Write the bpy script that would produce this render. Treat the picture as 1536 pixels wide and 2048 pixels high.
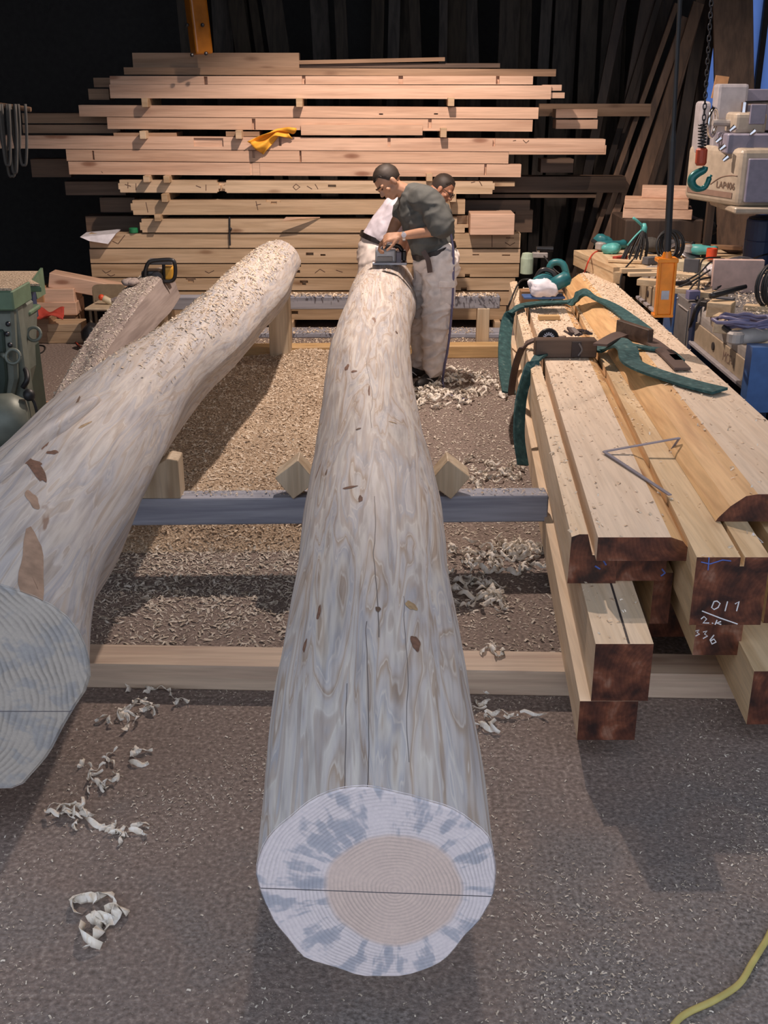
import bpy, bmesh, math, random
import numpy as np
from mathutils import Vector, Matrix, Euler
from mathutils import noise as mnoise

for o in list(bpy.data.objects):
    bpy.data.objects.remove(o)
scene = bpy.context.scene
COL = scene.collection
random.seed(11)
RNG = np.random.default_rng(11)

# ------------------------------------------------------------------ camera
FPX, PITCH, CAMH = 2160.0, math.radians(21.7), 2.05
cam_d = bpy.data.cameras.new('camera')
cam_d.sensor_fit = 'VERTICAL'
cam_d.sensor_height = 36.0
cam_d.sensor_width = 27.0
cam_d.lens = 36.0 * FPX / 2048.0
cam_d.clip_start, cam_d.clip_end = 0.05, 200
cam = bpy.data.objects.new('camera', cam_d)
COL.objects.link(cam)
cam.location = (0, 0, CAMH)
cam.rotation_euler = (math.pi / 2 - PITCH, 0, 0)
scene.camera = cam

# ------------------------------------------------------------------ daylight (open yard behind the camera) + lamp + exposure
world = bpy.data.worlds.new('sky')
scene.world = world
world.use_nodes = True
wn = world.node_tree.nodes['Background']
wn.inputs[0].default_value = (0.80, 0.86, 1.0, 1)
wn.inputs[1].default_value = 1.30
LAMP = Vector((0.05, 7.35, 3.9))
LAMP2 = Vector((2.4, 6.9, 4.0))  # added fill lamp, out of view, to brighten the standing man
LAMP_W, FILL_LAMP_W, LAMP_COL = 600.0, 110.0, (1.0, 0.80, 0.68)
scene.view_settings.view_transform = 'Standard'
scene.view_settings.look = 'None'
scene.view_settings.exposure = 0.0
scene.view_settings.gamma = 1.0
scene.view_settings.use_curve_mapping = False

# ------------------------------------------------------------------ photo pixel -> place
_c, _s = math.cos(PITCH), math.sin(PITCH)
def ray(px, py):
    a, b = (px - 768) / FPX, -(py - 1024) / FPX
    return Vector((a, _c + b * _s, -_s + b * _c))
def at_z(px, py, z):
    r = ray(px, py); t = (z - CAMH) / r.z
    return Vector((r.x * t, r.y * t, z))
def at_y(px, py, y):
    r = ray(px, py); t = y / r.y
    return Vector((r.x * t, y, CAMH + r.z * t))

# ------------------------------------------------------------------ mesh helpers
WL = {}
def wl(o):
    return WL.get(o.name, Vector((0, 0, 0)))
def tag(o, label=None, cat=None, group=None, kind=None):
    if label: o['label'] = label
    if cat: o['category'] = cat
    if group: o['group'] = group
    if kind: o['kind'] = kind
    return o
def empty(name, loc, label=None, cat=None, group=None):
    o = bpy.data.objects.new(name, None)
    o.empty_display_size = 0.1
    COL.objects.link(o)
    o.location = loc
    WL[o.name] = Vector(loc)
    return tag(o, label, cat, group)

class MB:
    def __init__(self):
        self.v, self.f, self.m, self.uv = [], [], [], {}
    def add(self, vs, fs, mi=0):
        b = len(self.v)
        self.v += [Vector(p) for p in vs]
        for f in fs:
            self.f.append(tuple(i + b for i in f)); self.m.append(mi)
        return b
    def box(self, x0, x1, y0, y1, z0, z1, mi=0):
        return self.add([(x0,y0,z0),(x1,y0,z0),(x1,y1,z0),(x0,y1,z0),(x0,y0,z1),(x1,y0,z1),(x1,y1,z1),(x0,y1,z1)],
                        [(0,3,2,1),(4,5,6,7),(0,1,5,4),(1,2,6,5),(2,3,7,6),(3,0,4,7)], mi)
    def obox(self, c, size, rot=(0,0,0), mi=0):
        R = Euler(rot).to_matrix() if not isinstance(rot, Matrix) else rot
        h = Vector(size) / 2
        vs = [Vector(c) + R @ Vector((sx*h.x, sy*h.y, sz*h.z)) for sz in (-1,1) for sx, sy in ((-1,-1),(1,-1),(1,1),(-1,1))]
        return self.add(vs, [(0,3,2,1),(4,5,6,7),(0,1,5,4),(1,2,6,5),(2,3,7,6),(3,0,4,7)], mi)
    def prism(self, poly, a, b, mi=0):
        """poly: list of 3D points (a closed flat outline); extruded by vector b-a"""
        n = len(poly); d = Vector(b) - Vector(a)
        vs = [Vector(p) for p in poly] + [Vector(p) + d for p in poly]
        fs = [tuple(range(n))[::-1], tuple(range(n, 2*n))]
        for i in range(n):
            j = (i + 1) % n
            fs.append((i, j, j + n, i + n))
        return self.add(vs, fs, mi)
    def tube(self, pts, rad, n=8, mi=0, cap=True, sx=1.0):
        pts = [Vector(p) for p in pts]
        k = len(pts)
        if not isinstance(rad, (list, tuple)): rad = [rad] * k
        t0 = (pts[1] - pts[0]).normalized()
        up = Vector((0,0,1)) if abs(t0.z) < 0.9 else Vector((0,1,0))
        s = t0.cross(up).normalized()
        vs, fs = [], []
        for i, p in enumerate(pts):
            a = pts[max(i-1,0)]; b = pts[min(i+1,k-1)]
            t = (b - a).normalized()
            s = (s - t * s.dot(t)).normalized()
            u = s.cross(t)
            for j in range(n):
                g = 2*math.pi*j/n
                vs.append(p + (s*math.cos(g)*sx + u*math.sin(g)) * rad[i])
        for i in range(k-1):
            for j in range(n):
                q = (j+1) % n
                fs.append((i*n+j, i*n+q, (i+1)*n+q, (i+1)*n+j))
        if cap:
            fs.append(tuple(range(n))[::-1]); fs.append(tuple((k-1)*n + j for j in range(n)))
        return self.add(vs, fs, mi)
    def lathe(self, prof, c=(0,0,0), R=None, n=20, mi=0):
        """prof: (r, h) pairs along the local z axis"""
        R = R or Matrix.Identity(3); c = Vector(c); vs, fs = [], []
        for r, h in prof:
            for j in range(n):
                g = 2*math.pi*j/n
                vs.append(c + R @ Vector((r*math.cos(g), r*math.sin(g), h)))
        k = len(prof)
        for i in range(k-1):
            for j in range(n):
                q = (j+1) % n
                fs.append((i*n+j, i*n+q, (i+1)*n+q, (i+1)*n+j))
        fs.append(tuple(range(n))[::-1]); fs.append(tuple((k-1)*n+j for j in range(n)))
        return self.add(vs, fs, mi)
    def ribbon(self, pts, width, side=None, thick=0.003, mi=0):
        """flat strap along pts; side = list of width directions (or one)"""
        pts = [Vector(p) for p in pts]; k = len(pts); vs, fs = [], []
        for i, p in enumerate(pts):
            t = (pts[min(i+1,k-1)] - pts[max(i-1,0)]).normalized()
            sd = side[i] if isinstance(side, list) else (side or Vector((1,0,0)))
            sd = Vector(sd); sd = (sd - t*sd.dot(t)).normalized()
            u = t.cross(sd).normalized()
            w = width[i] if isinstance(width, (list, tuple)) else width
            for a, b in ((-1,-1),(1,-1),(1,1),(-1,1)):
                vs.append(p + sd*a*w/2 + u*b*thick/2)
        for i in range(k-1):
            for j in range(4):
                q = (j+1) % 4
                fs.append((i*4+j, i*4+q, (i+1)*4+q, (i+1)*4+j))
        fs.append((3,2,1,0)); fs.append(tuple((k-1)*4+j for j in range(4)))
        return self.add(vs, fs, mi)
    def sphere(self, c, r, n=12, mi=0, sc=(1,1,1), R=None):
        R = R or Matrix.Identity(3); vs, fs = [], []; m = max(6, n//2+1)
        for i in range(m+1):
            th = math.pi*i/m
            for j in range(n):
                g = 2*math.pi*j/n
                vs.append(Vector(c) + R @ Vector((r*sc[0]*math.sin(th)*math.cos(g), r*sc[1]*math.sin(th)*math.sin(g), r*sc[2]*math.cos(th))))
        for i in range(m):
            for j in range(n):
                q = (j+1) % n
                fs.append((i*n+j, (i+1)*n+j, (i+1)*n+q, i*n+q))
        return self.add(vs, fs, mi)
    def capsule(self, a, b, ra, rb, n=12, mi=0):
        a, b = Vector(a), Vector(b); t = b - a; L = t.length; t = t / max(L, 1e-6)
        pts, rad = [], []
        for g in (-80, -55, -30, 0):
            pts.append(a + t*ra*math.sin(math.radians(g))); rad.append(ra*math.cos(math.radians(g)))
        for g in (0, 30, 55, 80):
            pts.append(b + t*rb*math.sin(math.radians(g))); rad.append(rb*math.cos(math.radians(g)))
        return self.tube(pts, rad, n, mi)
    def build(self, name, mats, parent=None, smooth=False, bevel=0.0, seg=1, origin=None, clean=True):
        if not isinstance(mats, (list, tuple)): mats = [mats]
        vs = self.v
        if parent is not None: org = wl(parent)
        elif origin is not None: org = Vector(origin)
        else:
            xs = [p.x for p in vs]; ys = [p.y for p in vs]; zs = [p.z for p in vs]
            org = Vector(((min(xs)+max(xs))/2, (min(ys)+max(ys))/2, min(zs)))
        me = bpy.data.meshes.new(name)
        me.from_pydata([tuple(p - org) for p in vs], [], self.f)
        for m in mats: me.materials.append(M[m] if isinstance(m, str) else m)
        if len(mats) > 1:
            me.polygons.foreach_set('material_index', self.m)
        if clean or bevel:
            bm = bmesh.new(); bm.from_mesh(me)
            bmesh.ops.recalc_face_normals(bm, faces=bm.faces)
            if bevel:
                ed = [e for e in bm.edges if len(e.link_faces) == 2 and e.calc_face_angle(0) > 0.6]
                bmesh.ops.bevel(bm, geom=ed, offset=bevel, segments=seg, profile=0.6, affect='EDGES', clamp_overlap=True)
            bm.to_mesh(me); bm.free()
        if smooth:
            me.polygons.foreach_set('use_smooth', [True]*len(me.polygons))
        o = bpy.data.objects.new(name, me)
        COL.objects.link(o)
        if parent is not None:
            o.parent = parent; WL[o.name] = org
        else:
            o.location = org; WL[o.name] = org
        return o

def copy_tree(o, loc=None, rot=None, parent=None):
    c = o.copy(); COL.objects.link(c)
    if parent is not None: c.parent = parent
    if loc is not None: c.location = loc
    if rot is not None: c.rotation_euler = rot
    WL[c.name] = c.location.copy()
    for ch in list(o.children): copy_tree(ch, parent=c)
    return c

def catmull(pts, k=6):
    pts = [Vector(p) for p in pts]; out = []
    P = [pts[0]*2 - pts[1]] + pts + [pts[-1]*2 - pts[-2]]
    for i in range(1, len(P)-2):
        for j in range(k):
            t = j / k
            a, b, c, d = P[i-1], P[i], P[i+1], P[i+2]
            out.append(0.5*((2*b) + (c-a)*t + (2*a-5*b+4*c-d)*t*t + (3*b-a-3*c+d)*t**3))
    out.append(pts[-1])
    return out

# ------------------------------------------------------------------ materials
M = {}
def nmat(name):
    m = bpy.data.materials.new(name); m.use_nodes = True
    M[name] = m
    nt = m.node_tree
    return m, nt, nt.nodes['Principled BSDF']
def nd(nt, typ, **kw):
    n = nt.nodes.new(typ)
    for k, v in kw.items():
        if k.startswith('i_'):
            key = k[2:]
            n.inputs[int(key) if key.isdigit() else key].default_value = v
        else: setattr(n, k, v)
    return n
def ramp(nt, src, stops, interp='LINEAR'):
    r = nt.nodes.new('ShaderNodeValToRGB'); r.color_ramp.interpolation = interp
    el = r.color_ramp.elements
    while len(el) < len(stops): el.new(0.5)
    for e, (p, c) in zip(el, stops):
        e.position = p; e.color = (c[0], c[1], c[2], 1) if len(c) > 2 else (c[0],)*3 + (1,)
    nt.links.new(src, r.inputs[0])
    return r
def mixc(nt, fac, a, b, mode='MIX'):
    n = nt.nodes.new('ShaderNodeMix'); n.data_type = 'RGBA'; n.blend_type = mode
    for val, i in ((fac, 0), (a, 6), (b, 7)):
        if isinstance(val, (int, float)): n.inputs[i].default_value = val
        elif isinstance(val, (tuple, list)): n.inputs[i].default_value = (*val[:3], 1)
        else: nt.links.new(val, n.inputs[i])
    return n.outputs[2]
def bump(nt, bs, h, strength=0.3, dist=0.01):
    b = nd(nt, 'ShaderNodeBump', i_Strength=strength, i_Distance=dist)
    nt.links.new(h, b.inputs['Height']); nt.links.new(b.outputs[0], bs.inputs['Normal'])
def coords(nt, scale, rnd=True, kind='Object'):
    tc = nd(nt, 'ShaderNodeTexCoord'); mp = nd(nt, 'ShaderNodeMapping')
    mp.inputs['Scale'].default_value = scale
    nt.links.new(tc.outputs[kind], mp.inputs[0])
    out = mp.outputs[0]
    if rnd:
        oi = nd(nt, 'ShaderNodeObjectInfo')
        ml = nd(nt, 'ShaderNodeMath', operation='MULTIPLY', i_1=37.0)
        nt.links.new(oi.outputs['Random'], ml.inputs[0])
        va = nd(nt, 'ShaderNodeVectorMath', operation='ADD')
        nt.links.new(out, va.inputs[0]); nt.links.new(ml.outputs[0], va.inputs[1])
        out = va.outputs[0]
    return out

def plain(name, col, rough=0.5, metal=0.0, var=0.15, scale=18, bmp=0.0):
    m, nt, bs = nmat(name)
    v = coords(nt, (1,1,1))
    n = nd(nt, 'ShaderNodeTexNoise', i_Scale=scale, i_Detail=5.0)
    nt.links.new(v, n.inputs['Vector'])
    d = [c*(1-var) for c in col]; l = [min(1, c*(1+var)) for c in col]
    r = ramp(nt, n.outputs[0], [(0.3, d), (0.7, l)])
    nt.links.new(r.outputs[0], bs.inputs['Base Color'])
    bs.inputs['Roughness'].default_value = rough
    bs.inputs['Metallic'].default_value = metal
    if bmp: bump(nt, bs, n.outputs[0], bmp)
    return m

def wood(name, light, dark, axis='X', knots=0.5, rough=0.6, knotcol=None, huevar=0.12, fine=1.0):
    m, nt, bs = nmat(name)
    a, b = 0.55, 11.0
    sc = {'X': (a,b,b), 'Y': (b,a,b), 'Z': (b,b,a)}[axis]
    v = coords(nt, sc)
    n1 = nd(nt, 'ShaderNodeTexNoise', i_Scale=1.6*fine, i_Detail=6.0, i_Distortion=0.6)
    nt.links.new(v, n1.inputs['Vector'])
    n2 = nd(nt, 'ShaderNodeTexNoise', i_Scale=7.0*fine, i_Detail=4.0)
    nt.links.new(v, n2.inputs['Vector'])
    mid = [(p+q)/2 for p, q in zip(light, dark)]
    r = ramp(nt, n1.outputs[0], [(0.30, dark), (0.44, mid), (0.56, light), (0.75, [min(1, c*1.06) for c in light])])
    g = ramp(nt, n2.outputs[0], [(0.35, (0.86,)), (0.6, (1.0,))])
    col = mixc(nt, 1.0, r.outputs[0], g.outputs[0], 'MULTIPLY')
    if knots:
        a, b = 2.0, 6.5
        sc = {'X': (a,b,b), 'Y': (b,a,b), 'Z': (b,b,a)}[axis]
        vk = coords(nt, sc)
        vo = nd(nt, 'ShaderNodeTexVoronoi', i_Scale=1.0)
        nt.links.new(vk, vo.inputs['Vector'])
        kr = ramp(nt, vo.outputs['Distance'], [(0.0, (0.95*min(1,knots*1.6),)), (0.10, (0.75*knots,)), (0.16, (0.15*knots,)), (0.24, (0.0,))])
        kc = knotcol or (dark[0]*0.45, dark[1]*0.32, dark[2]*0.25)
        col = mixc(nt, kr.outputs[0], col, kc)
    oi = nd(nt, 'ShaderNodeObjectInfo')
    rr = ramp(nt, oi.outputs['Random'], [(0.0, (1-huevar, 1-huevar*1.2, 1-huevar*1.5)), (1.0, (1.0, 1.0, 1.0))])
    col = mixc(nt, 1.0, col, rr.outputs[0], 'MULTIPLY')
    nt.links.new(col, bs.inputs['Base Color'])
    bs.inputs['Roughness'].default_value = rough
    bump(nt, bs, n2.outputs[0], 0.12, 0.004)
    return m
# timber kinds
wood('pine_pink', (0.73,0.49,0.355), (0.57,0.355,0.245), 'X', 0.95, huevar=0.16, knotcol=(0.26,0.11,0.06))
wood('pine_olive', (0.66,0.49,0.33), (0.47,0.33,0.20), 'X', 0.8, huevar=0.24)
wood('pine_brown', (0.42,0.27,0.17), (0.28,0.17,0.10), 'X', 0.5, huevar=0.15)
wood('shaded_timber', (0.17,0.11,0.075), (0.10,0.065,0.045), 'X', 0.4, huevar=0.2)  # darker copy of the stack timber; shade put into its colour
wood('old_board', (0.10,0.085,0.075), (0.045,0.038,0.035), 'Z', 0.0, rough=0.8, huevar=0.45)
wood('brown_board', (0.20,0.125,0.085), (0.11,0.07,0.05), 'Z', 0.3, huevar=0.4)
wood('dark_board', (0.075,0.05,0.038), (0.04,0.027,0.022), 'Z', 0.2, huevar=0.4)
wood('new_timber', (0.83,0.67,0.49), (0.71,0.53,0.34), 'Y', 0.22, huevar=0.06, knotcol=(0.42,0.24,0.12))
wood('yellow_timber', (0.80,0.61,0.38), (0.66,0.46,0.25), 'Y', 0.3, huevar=0.08)
wood('slab_top', (0.80,0.65,0.50), (0.74,0.58,0.43), 'Y', 0.12, huevar=0.04)
wood('wane', (0.78,0.50,0.24), (0.55,0.30,0.13), 'Y', 0.5, huevar=0.05)
wood('sleeper', (0.66,0.52,0.40), (0.50,0.36,0.28), 'X', 0.4)
wood('sleeper_yellow', (0.68,0.46,0.22), (0.52,0.33,0.15), 'X', 0.3)
wood('grey_beam', (0.40,0.42,0.50), (0.24,0.26,0.33), 'X', 0.25, rough=0.8)
wood('offcut', (0.80,0.63,0.42), (0.64,0.45,0.27), 'X', 0.3, huevar=0.25)
wood('offcut_y', (0.80,0.63,0.42), (0.64,0.45,0.27), 'Y', 0.3, huevar=0.25)
wood('plane_body', (0.12,0.078,0.058), (0.06,0.038,0.03), 'X', 0.0, rough=0.45)
wood('plane_body_warm', (0.36,0.21,0.11), (0.22,0.12,0.07), 'X', 0.0, rough=0.45)
wood('block_pale', (0.74,0.62,0.46), (0.55,0.42,0.28), 'Z', 0.35)
wood('thin_bark', (0.40,0.34,0.32), (0.25,0.205,0.195), 'Y', 0.2, rough=0.85)

# painted, metal, cloth, rubber
for nm, c, r, mt in [
    ('lamp_enamel', (0.10,0.20,0.14), 0.4, 0), ('lamp_white', (0.85,0.85,0.82), 0.5, 0),
    ('orange_paint', (0.85,0.27,0.02), 0.35, 0), ('boom_orange', (0.36,0.125,0.012), 0.25, 0),
    ('black_rubber', (0.018,0.018,0.02), 0.5, 0), ('black_plastic', (0.02,0.02,0.022), 0.35, 0),
    ('dark_metal', (0.05,0.05,0.055), 0.4, 0.6), ('steel', (0.45,0.45,0.48), 0.35, 0.9), ('grey_steel', (0.20,0.19,0.19), 0.55, 0.3),
    ('worn_steel', (0.38,0.35,0.33), 0.6, 0.3), ('chrome', (0.75,0.75,0.78), 0.15, 1.0),
    ('blue_paint', (0.05,0.12,0.30), 0.45, 0), ('blue_dark', (0.02,0.035,0.09), 0.5, 0), ('beige_panel', (0.42,0.33,0.23), 0.5, 0),
    ('cream_paint', (0.42,0.35,0.27), 0.4, 0), ('lilac_paint', (0.22,0.205,0.27), 0.4, 0), ('pale_grey_paint', (0.36,0.34,0.36), 0.4, 0),
    ('stripe_brown', (0.26,0.17,0.13), 0.5, 0), ('ink', (0.04,0.03,0.03), 0.7, 0), ('ink_soft', (0.16,0.10,0.07), 0.8, 0),
    ('hook_teal', (0.02,0.16,0.15), 0.3, 0.2), ('hook_red', (0.45,0.07,0.03), 0.5, 0),
    ('machine_green', (0.12,0.19,0.12), 0.5, 0.1), ('machine_dark', (0.035,0.055,0.045), 0.5, 0.1), ('machine_grey', (0.17,0.19,0.16), 0.5, 0.2),
    ('teal_plastic', (0.02,0.15,0.17), 0.4, 0), ('teal_light', (0.10,0.42,0.40), 0.4, 0), ('pale_green', (0.42,0.52,0.40), 0.5, 0),
    ('red_plastic', (0.75,0.09,0.03), 0.4, 0), ('red_cloth', (0.42,0.05,0.03), 0.8, 0), ('red_cable', (0.65,0.06,0.03), 0.4, 0),
    ('yellow_plastic', (0.80,0.42,0.03), 0.4, 0), ('white_cloth', (0.80,0.78,0.84), 0.8, 0), ('white_paper', (0.72,0.70,0.75), 0.7, 0),
    ('white_foam', (0.70,0.69,0.66), 0.7, 0), ('blue_cloth', (0.04,0.10,0.30), 0.8, 0), ('grey_cloth', (0.10,0.10,0.11), 0.8, 0),
    ('yellow_cloth', (0.85,0.42,0.04), 0.75, 0), ('chair_brown', (0.26,0.20,0.13), 0.45, 0), ('chair_seat', (0.50,0.40,0.28), 0.5, 0),
    ('cord_yellow', (0.50,0.43,0.14), 0.55, 0), ('hose_violet', (0.16,0.15,0.26), 0.45, 0), ('hose_grey', (0.22,0.21,0.26), 0.5, 0),
    ('leather', (0.10,0.065,0.055), 0.6, 0), ('pink_board', (0.60,0.43,0.38), 0.6, 0), ('green_tape', (0.02,0.20,0.08), 0.5, 0),
    ('chalk_white', (0.80,0.80,0.82), 0.9, 0), ('chalk_blue', (0.10,0.16,0.48), 0.9, 0), ('rope_fibre', (0.07,0.066,0.06), 0.9, 0),
    ('skin', (0.46,0.25,0.155), 0.5, 0), ('skin_dark', (0.42,0.20,0.12), 0.5, 0), ('hair', (0.035,0.024,0.018), 0.6, 0),
    ('shirt_grey', (0.095,0.10,0.095), 0.85, 0), ('shirt_white', (0.80,0.75,0.84), 0.8, 0), ('trouser_beige', (0.80,0.72,0.67), 0.85, 0),
    ('belt_black', (0.02,0.015,0.015), 0.4, 0), ('shoe_black', (0.02,0.02,0.022), 0.5, 0), ('shoe_white', (0.75,0.75,0.75), 0.5, 0),
    ('planer_grey', (0.42,0.43,0.45), 0.35, 0.5), ('saw_yellow', (0.70,0.36,0.04), 0.4, 0), ('box_beige', (0.60,0.52,0.36), 0.6, 0),
    ('clear_bag', (0.62,0.58,0.60), 0.25, 0), ('brown_card', (0.42,0.22,0.10), 0.7, 0), ('wall_dark', (0.035,0.033,0.033), 0.85, 0),
    ('roof_dark', (0.05,0.048,0.045), 0.85, 0), ('frame_dark', (0.05,0.04,0.035), 0.7, 0)]:
    plain(nm, c, r, mt, var=0.14)

# webbing straps
m, nt, bs = nmat('webbing')
v = coords(nt, (1,1,1), False)
w = nd(nt, 'ShaderNodeTexNoise', i_Scale=35.0, i_Detail=4.0); nt.links.new(v, w.inputs['Vector'])
r = ramp(nt, w.outputs[0], [(0.3, (0.012,0.05,0.055)), (0.6, (0.03,0.10,0.105)), (0.75, (0.12,0.19,0.18))])
nt.links.new(r.outputs[0], bs.inputs['Base Color']); bs.inputs['Roughness'].default_value = 0.8
bump(nt, bs, w.outputs[0], 0.3, 0.003)

# chips and shavings
def chip_mat(name, cols):
    m, nt, bs = nmat(name)
    v = coords(nt, (1,1,1), False)
    n = nd(nt, 'ShaderNodeTexWhiteNoise'); n.noise_dimensions = '3D'
    sn = nd(nt, 'ShaderNodeVectorMath', operation='SNAP', i_1=(0.012,0.012,0.05))
    nt.links.new(v, sn.inputs[0]); nt.links.new(sn.outputs[0], n.inputs['Vector'])
    r = ramp(nt, n.outputs['Value'], [(i/(len(cols)-1), c) for i, c in enumerate(cols)])
    nt.links.new(r.outputs[0], bs.inputs['Base Color']); bs.inputs['Roughness'].default_value = 0.75
chip_mat('chips_warm', [(0.50,0.38,0.26), (0.70,0.56,0.41), (0.80,0.68,0.53), (0.88,0.80,0.67)])
chip_mat('chips_pale', [(0.40,0.34,0.27), (0.62,0.55,0.46), (0.80,0.74,0.65)])
chip_mat('shaving', [(0.80,0.72,0.60), (0.88,0.82,0.72), (0.93,0.89,0.82)])

# sawdust ground cover
m, nt, bs = nmat('sawdust')
v = coords(nt, (1,1,1), False)
n1 = nd(nt, 'ShaderNodeTexNoise', i_Scale=95.0, i_Detail=3.0); nt.links.new(v, n1.inputs['Vector'])
n2 = nd(nt, 'ShaderNodeTexNoise', i_Scale=3.0, i_Detail=4.0); nt.links.new(v, n2.inputs['Vector'])
r1 = ramp(nt, n1.outputs[0], [(0.3, (0.30,0.21,0.14)), (0.5, (0.56,0.43,0.30)), (0.7, (0.78,0.65,0.50))])
r2 = ramp(nt, n2.outputs[0], [(0.3, (0.78,0.76,0.76)), (0.7, (1.0,1.0,1.0))])
nt.links.new(mixc(nt, 1.0, r1.outputs[0], r2.outputs[0], 'MULTIPLY'), bs.inputs['Base Color'])
bs.inputs['Roughness'].default_value = 0.9
bump(nt, bs, n1.outputs[0], 0.8, 0.02)

# concrete floor with dark aggregate and trodden brown wood dust
m, nt, bs = nmat('concrete')
v = coords(nt, (1,1,1), False)
def noi(sc, det=4.0, dist=0.0):
    n = nd(nt, 'ShaderNodeTexNoise', i_Scale=sc, i_Detail=det, i_Distortion=dist); nt.links.new(v, n.inputs['Vector']); return n.outputs[0]
base = ramp(nt, noi(85, 7), [(0.32, (0.07,0.066,0.065)), (0.48, (0.165,0.156,0.152)), (0.68, (0.33,0.31,0.30))])
vo = nd(nt, 'ShaderNodeTexVoronoi', i_Scale=78.0, i_Randomness=1.0); nt.links.new(v, vo.inputs['Vector'])
ag = ramp(nt, vo.outputs['Distance'], [(0.0, (1,)), (0.20, (1,)), (0.27, (0,))])
agm = ramp(nt, noi(4.5, 3), [(0.42, (0.15,)), (0.58, (0.95,))])
agf = nd(nt, 'ShaderNodeMath', operation='MULTIPLY'); nt.links.new(ag.outputs[0], agf.inputs[0]); nt.links.new(agm.outputs[0], agf.inputs[1])
col = mixc(nt, agf.outputs[0], base.outputs[0], (0.035,0.035,0.04))
dust = ramp(nt, noi(70, 7), [(0.3, (0.13,0.10,0.085)), (0.55, (0.25,0.195,0.17)), (0.75, (0.44,0.37,0.32))])
sx = nd(nt, 'ShaderNodeSeparateXYZ'); nt.links.new(v, sx.inputs[0])
gy = nd(nt, 'ShaderNodeMapRange', i_1=1.2, i_2=4.2); nt.links.new(sx.outputs[1], gy.inputs[0])
dm = nd(nt, 'ShaderNodeMath', operation='ADD'); nt.links.new(noi(3.1, 6, 0.8), dm.inputs[0]); nt.links.new(gy.outputs[0], dm.inputs[1])
gx = nd(nt, 'ShaderNodeMapRange', i_1=0.15, i_2=1.0, i_3=0.0, i_4=-0.26); nt.links.new(sx.outputs[0], gx.inputs[0])
gy2 = nd(nt, 'ShaderNodeMapRange', i_1=3.5, i_2=2.6, i_3=0.0, i_4=1.0); nt.links.new(sx.outputs[1], gy2.inputs[0])
gg = nd(nt, 'ShaderNodeMath', operation='MULTIPLY'); nt.links.new(gx.outputs[0], gg.inputs[0]); nt.links.new(gy2.outputs[0], gg.inputs[1])
dm0 = dm; dm = nd(nt, 'ShaderNodeMath', operation='ADD'); nt.links.new(dm0.outputs[0], dm.inputs[0]); nt.links.new(gg.outputs[0], dm.inputs[1])
dmf = ramp(nt, dm.outputs[0], [(0.55, (0.25,)), (0.85, (0.8,)), (1.15, (1,))])
col = mixc(nt, dmf.outputs[0], col, dust.outputs[0])
vs2 = nd(nt, 'ShaderNodeTexVoronoi', i_Scale=85.0); nt.links.new(v, vs2.inputs['Vector'])
sp = ramp(nt, vs2.outputs['Distance'], [(0.0, (1,)), (0.10, (1,)), (0.14, (0,))])
spm = ramp(nt, noi(7, 4), [(0.45, (0,)), (0.65, (0.8,))])
spf = nd(nt, 'ShaderNodeMath', operation='MULTIPLY'); nt.links.new(sp.outputs[0], spf.inputs[0]); nt.links.new(spm.outputs[0], spf.inputs[1])
col = mixc(nt, spf.outputs[0], col, (0.55,0.49,0.42))
nt.links.new(col, bs.inputs['Base Color']); bs.inputs['Roughness'].default_value = 0.85
bump(nt, bs, noi(120, 3), 0.35, 0.01)

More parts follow.
